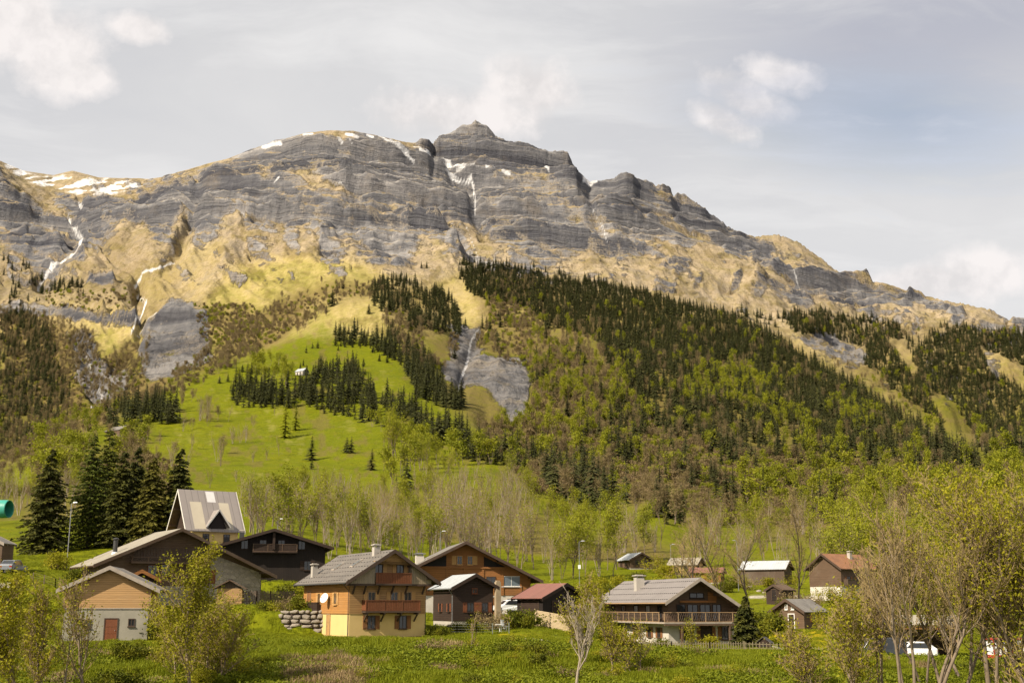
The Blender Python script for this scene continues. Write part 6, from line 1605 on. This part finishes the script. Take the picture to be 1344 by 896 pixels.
# ---- fences
def fence(pts, hgt, label, mat, style='picket', step=.16, name='fence', post=1.8, w_=.09):
    """pts: list of (bearing, depth); one fence that follows the ground"""
    P = [Vector(gpt(px, D)) for px, D in pts]; o0 = P[0].copy(); root = empty(name, o0, 0, label, 'fence')
    pk = MB(); po = MB(); ra = MB()
    for a, b in zip(P[:-1], P[1:]):
        L = (b - a).length; n = max(1, int(L / step)); d = (b - a).normalized(); side = Vector((-d.y, d.x, 0)).normalized()
        def g(t):
            p = a.lerp(b, t); return Vector((p.x, p.y, ground(p.x, p.y))) - o0
        if style in ('picket', 'palisade'):
            for i in range(n):
                p = g((i + .5) / n); hh = hgt * (1 + .06 * math.sin(i * 2.3 + px))
                pk.bar(p + Vector((0, 0, .05)) - side * .05, p + Vector((0, 0, hh)) - side * .05, w_, .02, up=tuple(side))
        if style == 'panel':
            m = int(hgt / .13)
            for j in range(m):
                p = g(0); q_ = g(1); pk.bar(p + Vector((0, 0, .1 + j * .13)) - side * (.03 * (j % 2)), q_ + Vector((0, 0, .1 + j * .13)) - side * (.03 * (j % 2)), .02, .11)
        np_ = max(1, int(L / post))
        for i in range(np_ + 1):
            p = g(i / np_); po.bar(p - Vector((0, 0, .3)), p + Vector((0, 0, hgt * 1.04)), .09)
        hs = (.3, .8) if style != 'wire' else (.25, .5, .75, .98)
        if style != 'panel':
            for i in range(np_):
                for q_ in hs: ra.bar(g(i / np_) + Vector((0, 0, hgt * q_)), g((i + 1) / np_) + Vector((0, 0, hgt * q_)), .05 if style != 'wire' else .018, .05 if style != 'wire' else .018)
    po.build('post', mat, root)
    if ra.v: ra.build('rail', mat, root)
    if pk.v: pk.build({'panel': 'slat_panel'}.get(style, 'picket'), mat, root)
    return root
M_FENCE_P = plain('pale_fence_wood', (.46, .36, .22), (.36, .27, .16), 2, .8); M_FENCE_D = plain('old_fence_wood', (.14, .10, .07), (.10, .07, .05), 2, .85); M_FENCE_G = plain('weathered_fence_wood', (.24, .20, .12), (.17, .14, .08), 2, .85); M_WIRE = plain('fence_metal', (.16, .17, .15), (.12, .13, .11), 2, .5)
fence([(702, 126), (722, 125), (748, 124)], 1.65, 'pale wooden slat panel fence below the red-roofed shed', M_FENCE_P, 'panel', post=1.4)
fence([(318, 133), (336, 133), (354, 134), (385, 136)], 1.5, 'brown upright board fence right of the old farm chalet stone wall', M_FENCE_D, 'palisade', .15)
fence([(845, 112), (880, 112), (930, 112), (975, 112.5)], .8, 'low weathered picket fence along the bank below the lattice-balcony chalet', M_FENCE_G, 'picket', .22, w_=.07)
fence([(975, 113), (1020, 112), (1062, 110), (1100, 108)], .75, 'low thin picket fence running right from the small spruce', M_FENCE_G, 'picket', .3, w_=.05)
fence([(572, 121), (600, 120), (625, 119), (668, 119)], 1.0, 'thin metal wire fence on the lawn before the dark cottage', M_WIRE, 'wire', post=1.5)
fence([(40, 142), (70, 140), (97, 139)], 1.0, 'dark hedge-side rail fence left of the old farm chalet', M_FENCE_D, 'wire', post=1.8)

# ---- garden pieces
x, y, z = gpt(663, 121.5); ct = empty('garden_chair', (x, y, z), R(60), 'white slatted garden chair on the lawn beside the yellow-brown bush', 'garden chair')
q = MB()
for i in range(5): q.box(-.3, .3, -.28 + i * .12, -.19 + i * .12, .42, .45)
q.build('seat', M_WMETAL, ct); q = MB()
for i in range(5): q.box(-.28 + i * .12, -.2 + i * .12, .30, .33, .46, 1.05)
q.box(-.3, .3, .295, .335, 1.0, 1.08); q.build('backrest', M_WMETAL, ct)
for sx in (-1, 1):
    for sy in (-1, 1): q = MB(); q.bar((sx * .27, sy * .27, 0), (sx * .27, sy * .27, .42), .05); q.build('leg', M_WMETAL, ct)
x, y, z = gpt(656, 121); tb = empty('garden_table', (x, y, z), 0, 'small white round garden table left of the white garden chair', 'table')
q = MB(); q.ring([(.45, .68), (.47, .70), (.45, .72)], 16); q.build('tabletop', M_WMETAL, tb); q = MB(); q.ring([(.22, 0), (.04, .06), (.035, .68)], 10); q.build('pedestal', M_WMETAL, tb)
x, y, z = gpt(1000, 116); kn = empty('dog_kennel', (x, y, z), R(-25), 'little black-brown kennel with a pitched roof at the end of the pale path', 'kennel')
q = MB(); q.prism([(-.55, 0), (.55, 0), (.55, .55), (0, .95), (-.55, .55)], 0, 1.0); q.build('wall', M_DARKW, kn)
q = MB()
for k in (-1, 1): q.hexa([(0, -.15, .98), (k * .75, -.15, .42), (k * .75, 1.1, .42), (0, 1.1, .98), (0, -.15, 1.04), (k * .75, -.15, .48), (k * .75, 1.1, .48), (0, 1.1, 1.04)])
q.build('roof', M_DARKR, kn); q = MB(); q.prism([(-.2, .02), (.2, .02), (.2, .4), (0, .5), (-.2, .4)], -.012, -.002); q.build('door_opening', M_CURT, kn)
for px, D, lb in ((1004, 147, 'left'), (1012, 146.5, 'right')):
    x, y, z = gpt(px, D); ct = empty('garden_chair', (x, y, z), R(-40), 'white plastic garden chair before the small cabin, %s one of two' % lb, 'garden chair')
    q = MB(); q.box(-.28, .28, -.26, .26, .42, .46); q.build('seat', M_WMETAL, ct); q = MB(); q.hexa([(-.28, .24, .462), (.28, .24, .462), (.28, .28, .462), (-.28, .28, .462), (-.26, .36, .95), (.26, .36, .95), (.26, .4, .95), (-.26, .4, .95)]); q.build('backrest', M_WMETAL, ct)
    for sx in (-1, 1):
        for sy in (-1, 1): q = MB(); q.bar((sx * .25, sy * .22, 0), (sx * .25, sy * .22, .42), .05); q.build('leg', M_WMETAL, ct)
# wood store with its little roof beside the farm chalet
x, y, z = gpt(300, 131); wsd = empty('wood_store', (x, y, z), R(8), 'small wooden lean-to with stacked boards in front of the stone farm wall', 'wood store')
q = MB(); q.box(-1.3, 1.3, 0, 1.4, -.5, 1.75); q.build('wall', M_PINE, wsd); q = MB(); q.prism([(-1.75, 1.65), (0, 2.55), (0, 2.67), (-1.8, 1.75)][::-1], -.4, 1.7); q.prism([(0, 2.55), (1.75, 1.65), (1.8, 1.75), (0, 2.67)][::-1], -.4, 1.7); q.build('roof', M_OLDW, wsd)
q = MB(); q.prism([(-1.3, 1.752), (1.3, 1.752), (0, 2.5)], .02, 1.38); q.build('gable', M_OLDV, wsd)
# ================================================================ NEAR TREES, SHRUBS, GRASS
def near_tree(px, D, py_top, kind, seed, label, width=1.0, leaf=.10, nleaf=5000, bark=None, stems=1, spread=.25, kids=(11, 7, 5, 3), ang=(.55, .6, .7, .7), first=.25, up=.35, leafmat=None, name=None, rad=None, ratio=(.45, .5, .5, .5), scat=.28, cat_='tree', twig=None):
    x, y, z = gpt(px, D); H = float(ray(px, py_top)[1]) * D - z
    sg, tp, td = skeleton(seed, H, stems=stems, spread=spread, levels=4, kids=kids, ang=ang, ratio=ratio, first=first, up=up, r0=rad or H * .013, wob=.1)
    sc_ = H / max(p[5] for L_ in sg for p in L_)
    r = empty(name or ('leafy_tree' if nleaf > 1500 else 'bare_tree'), (x, y, z), 0, label, cat_)
    def A(l): a = np.array(l); a[:, :6] *= [width, width, sc_, width, width, sc_]; a[:, 6:] = np.maximum(a[:, 6:], .012); return a
    t = link(bpy.data.objects.new('trunk', mesh_np('trunk', *tube_arrays(A(sg[0] + sg[1]), 6), [bark or M_BARK], smooth_=True)), r)
    rg = np.random.default_rng(seed); parts = [(1, tube_arrays(A(sg[2]), 4)), (1, tube_arrays(A(sg[3]), 3))]
    if sg[4]: parts.append((1, tube_arrays(A(sg[4]), 3)))
    tp = tp * [width, width, sc_]
    keep = tp[:, 2] > H * .18; tp = tp[keep]
    c = tp[rg.integers(0, len(tp), nleaf)] + rg.normal(size=(nleaf, 3)) * scat
    parts.append((0, leaf_arrays(c, leaf, rg, long=1.15)))
    o = link(bpy.data.objects.new('crown', mk_mesh('crown', parts, [leafmat or M_LEAF_N, twig or M_TWIG])), r)
    return r
# big conifers at the left
def big_spruce(px, D, py_top, seed, mat, label, R0=.2, name='spruce', droop=.32, dens=10, leaf=.36):
    x, y, z = gpt(px, D); H = float(ray(px, py_top)[1]) * D - z
    (v, q), limbs = spruce_fine(seed, H, R0, droop=droop, dens=dens, leaf=leaf)
    r = empty(name, (x, y, z), 0, label, name)
    link(bpy.data.objects.new('trunk', mesh_np('trunk', *tube_arrays([[0, 0, -.5, 0, 0, H * .5, .26, .14], [0, 0, H * .5, 0, 0, H * .99, .14, .02]], 7), [M_BARK_D], smooth_=True)), r)
    link(bpy.data.objects.new('crown', mk_mesh('crown', [(0, (v, q)), (1, tube_arrays(limbs, 3))], [mat, M_BARK_D])), r)
big_spruce(52, 186, 588, 1, M_SPRUCE_N, 'big dark spruce at the far left beside the turquoise tunnel', .31)
big_spruce(108, 192, 568, 2, M_LARCH, 'tall fresh green larch right of the first big dark spruce', .27, 'larch', .25, 7, .32)
big_spruce(128, 198, 560, 12, M_LARCH, 'tallest green larch in the middle of the big conifers', .25, 'larch', .25, 7, .32)
big_spruce(150, 190, 590, 3, M_SPRUCE_N, 'dark spruce in the middle of the big conifers, behind the lamp', .28)
big_spruce(190, 188, 598, 4, M_OLIVE, 'olive green spruce with drooping limbs between two dark spruces', .3, 'spruce', .4)
big_spruce(226, 190, 588, 5, M_SPRUCE_N, 'big dark spruce touching the left verge of the steep patched roof', .28)
big_spruce(168, 204, 585, 6, M_SPRUCE_N, 'dark spruce standing behind the olive green one', .24)
big_spruce(978, 119, 782, 7, M_SPRUCE_N, 'small dark spruce at the right corner of the lattice-balcony chalet', .32, 'spruce', .3, 22, .17)

# left foreground
near_tree(40, 72, 735, 'l', 21, 'leafy tree at the lower left corner with a dark leaning trunk', 1.1, .085, 6800, spread=.3)
near_tree(66, 76, 752, 'l', 22, 'slender half-leafed tree just right of the lower left corner tree', .9, .08, 2600, stems=2, spread=.3)
near_tree(14, 80, 772, 'l', 27, 'bushy green young tree cut by the left picture edge', 1.3, .085, 4200, stems=2)
near_tree(122, 78, 738, 'b', 23, 'sparse young tree with bare forked stem in front of the pale pine barn', .8, .075, 900, spread=.25, name='bare_tree', bark=M_BARK)
near_tree(92, 82, 790, 'b', 28, 'thin pale-stemmed sapling before the rubble side wall of the barn', .7, .06, 500, bark=M_BARK_P, name='bare_tree', kids=(6, 5, 3, 2))
near_tree(258, 82, 712, 'l', 24, 'tall leafy yellow-green tree in front of the old farm chalet', .95, .085, 7600, spread=.2, first=.12)
near_tree(240, 88, 770, 'l', 25, 'bushy yellow-green tree at the left foot of the tall leafy one', 1.5, .085, 5200, stems=3, spread=.4, first=.1)
near_tree(285, 86, 790, 'l', 26, 'round leafy bush-like tree at the right foot of the tall leafy one', 1.3, .08, 3600, stems=3, spread=.4, first=.1)
# middle
near_tree(752, 80, 762, 'b', 31, 'leafless pale tree with upswept fan of branches before the red-roofed shed', .95, .05, 120, bark=M_BARK_P, first=.38, ang=(.75, .6, .5, .6), up=.7, ratio=(.62, .5, .5, .4), kids=(13, 5, 3, 2), rad=.13, twig=M_BARK_P, name='bare_tree')
near_tree(802, 92, 745, 'l', 32, 'light green half-open tree left of the lattice balcony', 1.0, .075, 3200, spread=.25)
near_tree(775, 97, 775, 'l', 33, 'small pale green tree between the bare fan tree and the lattice balcony', 1.1, .075, 2200, stems=2, spread=.35)
near_tree(616, 98, 800, 'b', 34, 'thin bare sapling on the bank before the dark cottage', .6, .05, 150, name='bare_tree', kids=(6, 4, 3, 2))
near_tree(905, 105, 815, 'l', 35, 'small yellow-green sapling before the lattice-balcony chalet door', .7, .065, 900, name='leafy_tree', kids=(7, 5, 3, 2))
near_tree(835, 92, 815, 'l', 36, 'low bushy sapling on the bank below the left end of the lattice balcony', 1.5, .07, 2200, stems=3, spread=.4)
# right
near_tree(1190, 66, 645, 'b', 41, 'tall brown leafless tree with many stems at the right', 1.0, .05, 900, stems=6, spread=.42, first=0.42, up=.45, rad=.14, kids=(9, 6, 4, 3), name='bare_tree')
near_tree(1150, 70, 700, 'b', 42, 'leaning leafless tree left of the tall many-stemmed one', .9, .05, 700, stems=3, spread=.4, first=0.45, up=.45, rad=.11, name='bare_tree')
near_tree(1116, 68, 765, 'l', 43, 'bright yellow-green leafy tree in front of the small cabin', 1.25, .085, 3224, stems=2, spread=.4, first=0.3)
near_tree(1062, 80, 812, 'l', 49, 'low yellow-green shrub tree at the left of the right-hand foreground group', 1.2, .08, 1800, stems=3, spread=.5, first=.2)
near_tree(1118, 92, 742, 'l', 44, 'yellow-green tree in front of the orange-roofed house', 1.2, .07, 2852, stems=2)
near_tree(1240, 70, 668, 'l', 45, 'half-leafed tree just right of the tall many-stemmed bare one', .9, .085, 2604, stems=2, spread=.3, first=0.42)
near_tree(1288, 66, 618, 'l', 46, 'tall leafy yellow-green tree near the right edge', 1.0, .085, 5084, stems=2, spread=.25, first=0.38)
near_tree(1335, 68, 604, 'l', 47, 'tallest leafy tree at the right picture edge', 1.1, .085, 5084, stems=2, spread=.25, first=0.36)
near_tree(1378, 64, 600, 'l', 48, 'leafy tree cut by the right picture edge', 1.2, .085, 4340, stems=2, spread=.3, first=.1)
near_tree(1205, 84, 720, 'l', 50, 'green tree standing behind the tall many-stemmed bare one', 1.2, .085, 2852, stems=2, spread=.3, first=0.45)
near_tree(1262, 86, 690, 'l', 51, 'green tree standing behind the half-leafed one at the right', 1.2, .085, 3224, stems=2, spread=.3, first=0.42)
near_tree(1318, 88, 670, 'l', 52, 'green tree in the second rank at the right edge', 1.2, .085, 3472, stems=2, spread=.3, first=0.4)
# spreading bare trees by the far houses
for px, D, top, sd_, lb in ((985, 172, 668, 61, 'spreading dark leafless tree left of the far lawn'), (948, 178, 680, 62, 'leafless tree with dark crossing limbs over the far reddish shed'), (918, 190, 672, 63, 'leafless tree over the right roof slope of the lattice-balcony chalet'), (1052, 176, 648, 64, 'dark old leafless tree in front of the orange-brown tiled roof'), (890, 200, 690, 65, 'slim leafless tree above the ridge of the lattice-balcony chalet')):
    near_tree(px, D, top, 'b', sd_, lb, 1.15, .1, 500, spread=.2, first=.2, up=.3, bark=M_BARK_D, kids=(10, 6, 5, 3), rad=.17, name='bare_tree', leafmat=M_BUD)

# ---- shrubs, each by itself, from a few grown kinds
SHR = []
for i, (mt, ls, nl, hh) in enumerate(((M_LEAF_D, .085, 1500, 1.3), (M_LEAF_N, .085, 1300, 1.5), (M_LEAF_D, .10, 1800, 1.6), (M_LEAF_N, .075, 700, 1.8), (M_BUD, .07, 900, 1.4))):
    sg, tp, td = skeleton(500 + i, hh, stems=9, spread=.8, levels=2, kids=(5, 4), ang=(.6, .7), ratio=(.5, .5), first=.2, up=.35, r0=.025, wob=.2)
    rg = np.random.default_rng(500 + i); c = tp[rg.integers(0, len(tp), nl)] + rg.normal(size=(nl, 3)) * [.2, .2, .16]; c[:, 2] = np.abs(c[:, 2])
    SHR.append((mesh_np('stems', *tube_arrays(np.array(sg[0]), 4), [M_TWIG]), mk_mesh('foliage', [(1, tube_arrays(np.array(sg[1] + sg[2]), 3)), (0, leaf_arrays(c, ls, rg))], [mt, M_TWIG])))
SHF = {}
def shrub(px, D, k, s, label, group=None, sz=1.0, name='shrub'):
    x, y, z = gpt(px, D)
    if k not in SHF:
        r = empty(name, (0, 0, 0)); SHF[k] = (r, [link(bpy.data.objects.new('stems', SHR[k][0]), r), link(bpy.data.objects.new('foliage', SHR[k][1]), r)])
    else:
        r0, k0 = SHF[k]; r = r0.copy(); COL.objects.link(r)
        for q in k0: c = q.copy(); COL.objects.link(c); c.parent = r
    r.location = (x, y, z - .05); r.scale = (s, s, s * sz); r.rotation_euler.z = px * 1.7
    for q in ('label', 'category', 'group'):
        if q in r.keys(): del r[q]
    tag(r, label, 'shrub', group)
for a in ((203, 115, 2, 1.35, 'rounded dark green bush against the right wall of the pine barn'), (650, 123, 4, 1.5, 'yellow-brown bush beside the white garden chair'), (638, 125, 4, 1.3, 'brownish bush before the dark cottage, left of the yellow-brown one'), (686, 123.5, 2, 1.35, 'dense dark green bush left of the pale slat fence'), (672, 124, 1, 1.0, 'small light green bush between the yellow-brown and the dark green ones'),
          (358, 128, 1, 1.3, 'yellow-green bush on the terrace above the boulder wall'), (380, 127, 4, 1.4, 'reddish brown bush above the boulder wall'), (391, 125, 2, 1.1, 'dark bush at the top of the boulder wall'), (345, 129, 0, .9, 'low green bush before the upright board fence'), (378, 146, 0, 1.9, 'green bush between the stone farm wall and the yellow-based chalet'), (395, 145, 1, 1.6, 'light green bush behind the yellow-based chalet roof eave'),
          (600, 123, 0, .8, 'small green bush at the corner of the dark cottage'), (620, 122, 2, .9, 'green bush against the cottage base wall'), (1000, 140, 2, 2.0, 'dark green bush between lattice-balcony chalet and cabin, taller one'), (990, 134, 0, 1.9, 'mid green bush right of the small dark spruce'), (1013, 142, 0, 1.5, 'green bush touching the left wall of the cabin'), (930, 117, 1, .9, 'yellow-green bush before the chalet porch post'),
          (868, 118, 0, .8, 'low bush at the chalet white wall'), (575, 119, 2, .8, 'dark bush at the right corner of the yellow-based chalet'), (725, 127, 0, 1.0, 'bush showing over the pale slat fence'), (1075, 143, 3, 1.4, 'sparse bush at the right wall of the cabin'), (800, 118, 0, 1.5, 'green bush at the left end of the lattice balcony'), (815, 114, 1, 1.3, 'yellow-green bush before the left end of the lattice balcony'),
          (215, 121, 0, 1.2, 'green bush behind the rounded dark one by the barn'), (232, 124, 2, 1.3, 'dark bush below the black-brown granary'), (100, 150, 0, 1.4, 'bush at the foot of the lamp post'), (75, 158, 1, 1.8, 'tall pale bush left of the lamp post'), (118, 150, 3, 1.5, 'thin bush at the back eave of the old farm chalet'), (45, 128, 0, 1.5, 'green bush above the drive at the left'), (25, 122, 1, 1.3, 'bush by the drive bend at the left edge')):
    shrub(*a)
rs = random.Random(21)
for px, D in ((845, 262), (862, 255), (878, 248), (898, 240), (905, 262), (930, 246), (938, 232), (950, 222), (968, 232), (985, 228), (1012, 214), (1025, 206), (1040, 196), (1060, 190), (1085, 196), (1030, 186), (1100, 180), (870, 225), (835, 240), (815, 220), (800, 200), (770, 190), (785, 205), (740, 185), (725, 178), (890, 205), (1008, 236), (1042, 232)):
    shrub(px + rs.uniform(-4, 4), D, rs.choice((0, 1, 1, 3, 4)), rs.uniform(1.4, 2.4), 'loose bush among the far houses behind the lattice-balcony chalet', 'bushes among the far houses', rs.uniform(.8, 1.2))
for i in range(64):
    px = rs.uniform(-20, 1360); D = rs.uniform(84, 104)
    if 1110 < px < 1344 and rs.random() < .6: continue
    k = rs.choice((0, 0, 1, 2, 3, 3, 4) if not 370 < px < 520 else (4, 4, 3, 0))
    shrub(px, D, k, rs.uniform(.45, 1.0) * (1.25 if px > 1000 or px < 330 else 1), 'low wild shrub on the weedy foreground bank', 'wild shrubs on the foreground bank', rs.uniform(.7, 1.1))

# ---- grass and weeds on the bank and lawns
def tuft(seed, n, h, spread, w, lean=.5):
    rg = np.random.default_rng(seed); b = rg.normal(size=(n, 2)) * spread; a = rg.uniform(0, 6.28, n); hh = h * rg.uniform(.5, 1.15, n); ln = rg.uniform(.1, lean, n) * hh
    d = np.stack([np.cos(a), np.sin(a)], 1); sd_ = np.stack([-d[:, 1], d[:, 0]], 1) * w / 2
    z0 = np.zeros((n, 1)) - .04
    p0 = np.concatenate([b - sd_, z0], 1); p1 = np.concatenate([b + sd_, z0], 1)
    m = b + d * ln[:, None] * .35; m0 = np.concatenate([m - sd_ * .8, hh[:, None] * .6], 1); m1 = np.concatenate([m + sd_ * .8, hh[:, None] * .6], 1)
    t = b + d * ln[:, None]; t0 = np.concatenate([t - sd_ * .15, hh[:, None]], 1); t1 = np.concatenate([t + sd_ * .15, hh[:, None]], 1)
    v = np.stack([p0, p1, m1, m0, t1, t0], 1).reshape(-1, 3); k = np.arange(n)[:, None] * 6
    q = np.concatenate([k + [0, 1, 2, 3], k + [3, 2, 4, 5]])
    return v, q
M_GRASS = foliage_mat('meadow_grass', (.165, .19, .006), (.125, .155, .005), (.235, .235, .012), .3, 2.5)
M_GRASS_D = foliage_mat('lush_weeds', (.10, .13, .006), (.135, .16, .007), (.205, .21, .011), .25, 2.5)
M_STRAW = foliage_mat('dead_grass', (.36, .27, .14), (.27, .19, .09), (.20, .13, .06), .2, 2)
GV = []
for i in range(2): GV.append(mk_mesh('grass', [(0, tuft(700 + i, 70, .34, .28, .035))], [M_GRASS]))
for i in range(2):
    rg = np.random.default_rng(720 + i); c = rg.normal(size=(130, 3)) * [.3, .3, .12]; c[:, 2] = np.abs(c[:, 2]) + .05 + .16 * rg.random(130)
    GV.append(mk_mesh('grass', [(0, leaf_arrays(c, .06, rg, flat=.3)), (0, tuft(730 + i, 20, .3, .25, .03))], [M_GRASS_D]))
GV.append(mk_mesh('grass', [(0, tuft(740, 60, .42, .25, .03, .9))], [M_STRAW]))
pts = []; kd = []
rg = np.random.default_rng(31)
for _ in range(44000):
    px = rg.uniform(-60, 1400); D = rg.uniform(76, 112) if rg.random() < .6 else rg.uniform(108, 180)
    x, y, z = gpt(px, D)
    n_ = vnoise(x / 3.2, y / 2.4, 77) * .6 + vnoise(x / 9, y / 7, 78) * .4
    bank_ = D < 107
    dry = (375 < px < 480 and D < 96) or (vnoise(x / 2.5, y / 2.2, 79) > .86 and bank_)
    if not bank_ and (n_ < .40 or any((x - q[0]) ** 2 + (y - q[1]) ** 2 < (q[3] * .8) ** 2 for q in PADS)): continue
    k = 4 if dry and rg.random() < .7 else (int(rg.integers(2, 4)) if (n_ > .56 and bank_) else int(rg.integers(0, 2)))
    s = rg.uniform(.6, 1.5) * (1.0 if bank_ else .5)
    if bank_ and n_ > .58: s *= 1.25
    pts.append((x, y, z, s, rg.uniform(0, 6.28))); kd.append(k)
gn_stuff('grass', pts, GV, kd, 'tall grass, weeds and dry tufts on the bank and lawns', 'grass')
# ================================================================ CAMERA, SUN, SKY
cam = bpy.data.cameras.new('camera'); co = bpy.data.objects.new('camera', cam); COL.objects.link(co)
cam.sensor_width = 36; cam.lens = 36 * F / 1344; cam.clip_start = .5; cam.clip_end = 20000
co.location = (0, 0, 0); co.rotation_euler = (R(90) + PITCH, 0, 0)
SC.camera = co
SUN_EL = R(40); SUN_AZ = R(50)          # behind the left shoulder
sd = Vector((-math.cos(SUN_EL) * math.sin(SUN_AZ), -math.cos(SUN_EL) * math.cos(SUN_AZ), math.sin(SUN_EL)))
sl = bpy.data.lights.new('sun', 'SUN'); sl.energy = 5.0; sl.angle = R(.6); sl.color = (1, .89, .72)
so = bpy.data.objects.new('sun', sl); COL.objects.link(so); so.location = (-50, -50, 80)
so.rotation_euler = (-sd).to_track_quat('-Z', 'Y').to_euler()

w = bpy.data.worlds.new('World'); SC.world = w; w.use_nodes = True
nt = w.node_tree; nt.nodes.clear(); n = N(nt)
out = n.new('ShaderNodeOutputWorld')
sky = n.new('ShaderNodeTexSky', sky_type='NISHITA'); sky.sun_disc = False
sky.sun_elevation = SUN_EL; sky.sun_rotation = R(230); sky.altitude = 1200; sky.air_density = 1; sky.dust_density = 1.5
bg = n.new('ShaderNodeBackground'); bg.inputs[1].default_value = .085; n.lk(sky.outputs[0], bg.inputs[0])
d = n.new('ShaderNodeTexCoord').outputs['Generated']
s = n.sep(d)
zc = n.math('ADD', n.math('MAXIMUM', s[2], 0.0), .12)
flat = n.comb(n.math('DIVIDE', s[0], zc), n.math('DIVIDE', s[1], zc), 0.0)      # the cloud deck overhead, seen in perspective
warp = n.noise(flat, 1.1, 3, .5, out=1)
fw = n.vadd(flat, n.vmul(warp, (.5, .5, 0)))
deck = n.noise(fw, .9, 8, .58)
wisp = n.noise(n.vmul(fw, (1.2, 3.2, 1)), 1.3, 8, .62)
puffn = n.noise(d, 9, 8, .6)
puffw = n.noise(d, 22, 6, .6)
def spot(px, py, rx, ry, tilt=0):
    """1 inside an ellipse of the sky about a bearing"""
    u, v = ray(px, py); c = Vector((float(u), 1, float(v))).normalized()
    ax = Vector((0, 0, 1)).cross(c).normalized() * -1; up = ax.cross(c) * 1
    ca, sa = math.cos(tilt), math.sin(tilt)
    a1 = ax * ca + up * sa; a2 = up * ca - ax * sa
    def dot(v_, r):
        q = n.new('ShaderNodeVectorMath', operation='DOT_PRODUCT'); n.lk(d, q.inputs[0]); q.inputs[1].default_value = v_
        return n.math('POWER', n.math('DIVIDE', n.math('SUBTRACT', q.outputs['Value'], v_.dot(c)), r / F), 2.0)
    e = n.math('SQRT', n.math('ADD', dot(a1, rx), dot(a2, ry)))
    return n.math('SUBTRACT', 1.0, e)
def puff(sp, edge=.5, gain=1.0):
    q = n.math('ADD', sp, n.math('MULTIPLY', n.math('SUBTRACT', n.math('ADD', n.math('MULTIPLY', puffn, .65), n.math('MULTIPLY', puffw, .35)), .5), 3.0))
    return n.mapr(q, 0.0, edge, 0, gain)
grey = n.ramp(deck, [(.30, (.335, .337, .358)), (.5, (.405, .402, .406)), (.66, (.465, .456, .45))])
grey = n.mix(n.mapr(wisp, .46, .68, 0, .8), grey, (.54, .53, .52))
# darker lavender towards the top right of the deck, warmer low down
dk = n.mapr(spot(1230, 30, 420, 150), 0, .8, 0, .95); grey = n.mix(n.math('MULTIPLY', dk, n.mapr(wisp, .62, .42, .25, 1)), grey, (.265, .272, .318))
dk2 = n.mapr(spot(1130, 175, 260, 85, -.2), 0, .7, 0, .9); grey = n.mix(n.math('MULTIPLY', dk2, n.mapr(wisp, .60, .42, .1, 1)), grey, (.285, .315, .345))
lo = n.mapr(s[2], .50, .22, 0, .6); grey = n.mix(lo, grey, (.51, .498, .487))
br = None
for a in ((70, 70, 75, 55), (20, 40, 60, 60), (110, 100, 50, 30), (185, 38, 45, 22), (700, 120, 75, 55), (620, 150, 150, 40), (1025, 102, 62, 30, -.25), (985, 128, 70, 32, -.5), (950, 160, 50, 24, -.5), (1295, 360, 80, 42), (1215, 372, 80, 28)):
    q = puff(spot(*a)); br = q if br is None else n.math('MAXIMUM', br, q)
shade = n.ramp(puffw, [(.38, (.475, .452, .44)), (.58, (.585, .55, .53))])
cl = n.mix(br, grey, shade)
cb = n.new('ShaderNodeBackground'); n.lk(cl, cb.inputs[0]); cb.inputs[1].default_value = 1.0
gap = n.mapr(n.math('ADD', spot(1190, 150, 330, 120, -.25), n.math('MULTIPLY', n.math('SUBTRACT', wisp, .5), 2.6)), .05, .9, 0, .34)
mx = n.new('ShaderNodeMixShader'); n.lk(n.math('SUBTRACT', .94, gap), mx.inputs[0]); n.lk(bg.outputs[0], mx.inputs[1]); n.lk(cb.outputs[0], mx.inputs[2])
n.lk(mx.outputs[0], out.inputs['Surface'])
SC.view_settings.view_transform = 'Standard'; SC.view_settings.look = 'None'; SC.view_settings.gamma = 1; SC.view_settings.exposure = .76
SC.cycles.max_bounces = 6; SC.cycles.diffuse_bounces = 2; SC.cycles.glossy_bounces = 2; SC.cycles.transparent_max_bounces = 4; SC.cycles.transmission_bounces = 2
SC.cycles.use_denoising = True
SC.cycles.use_adaptive_sampling = True; SC.cycles.adaptive_threshold = .02
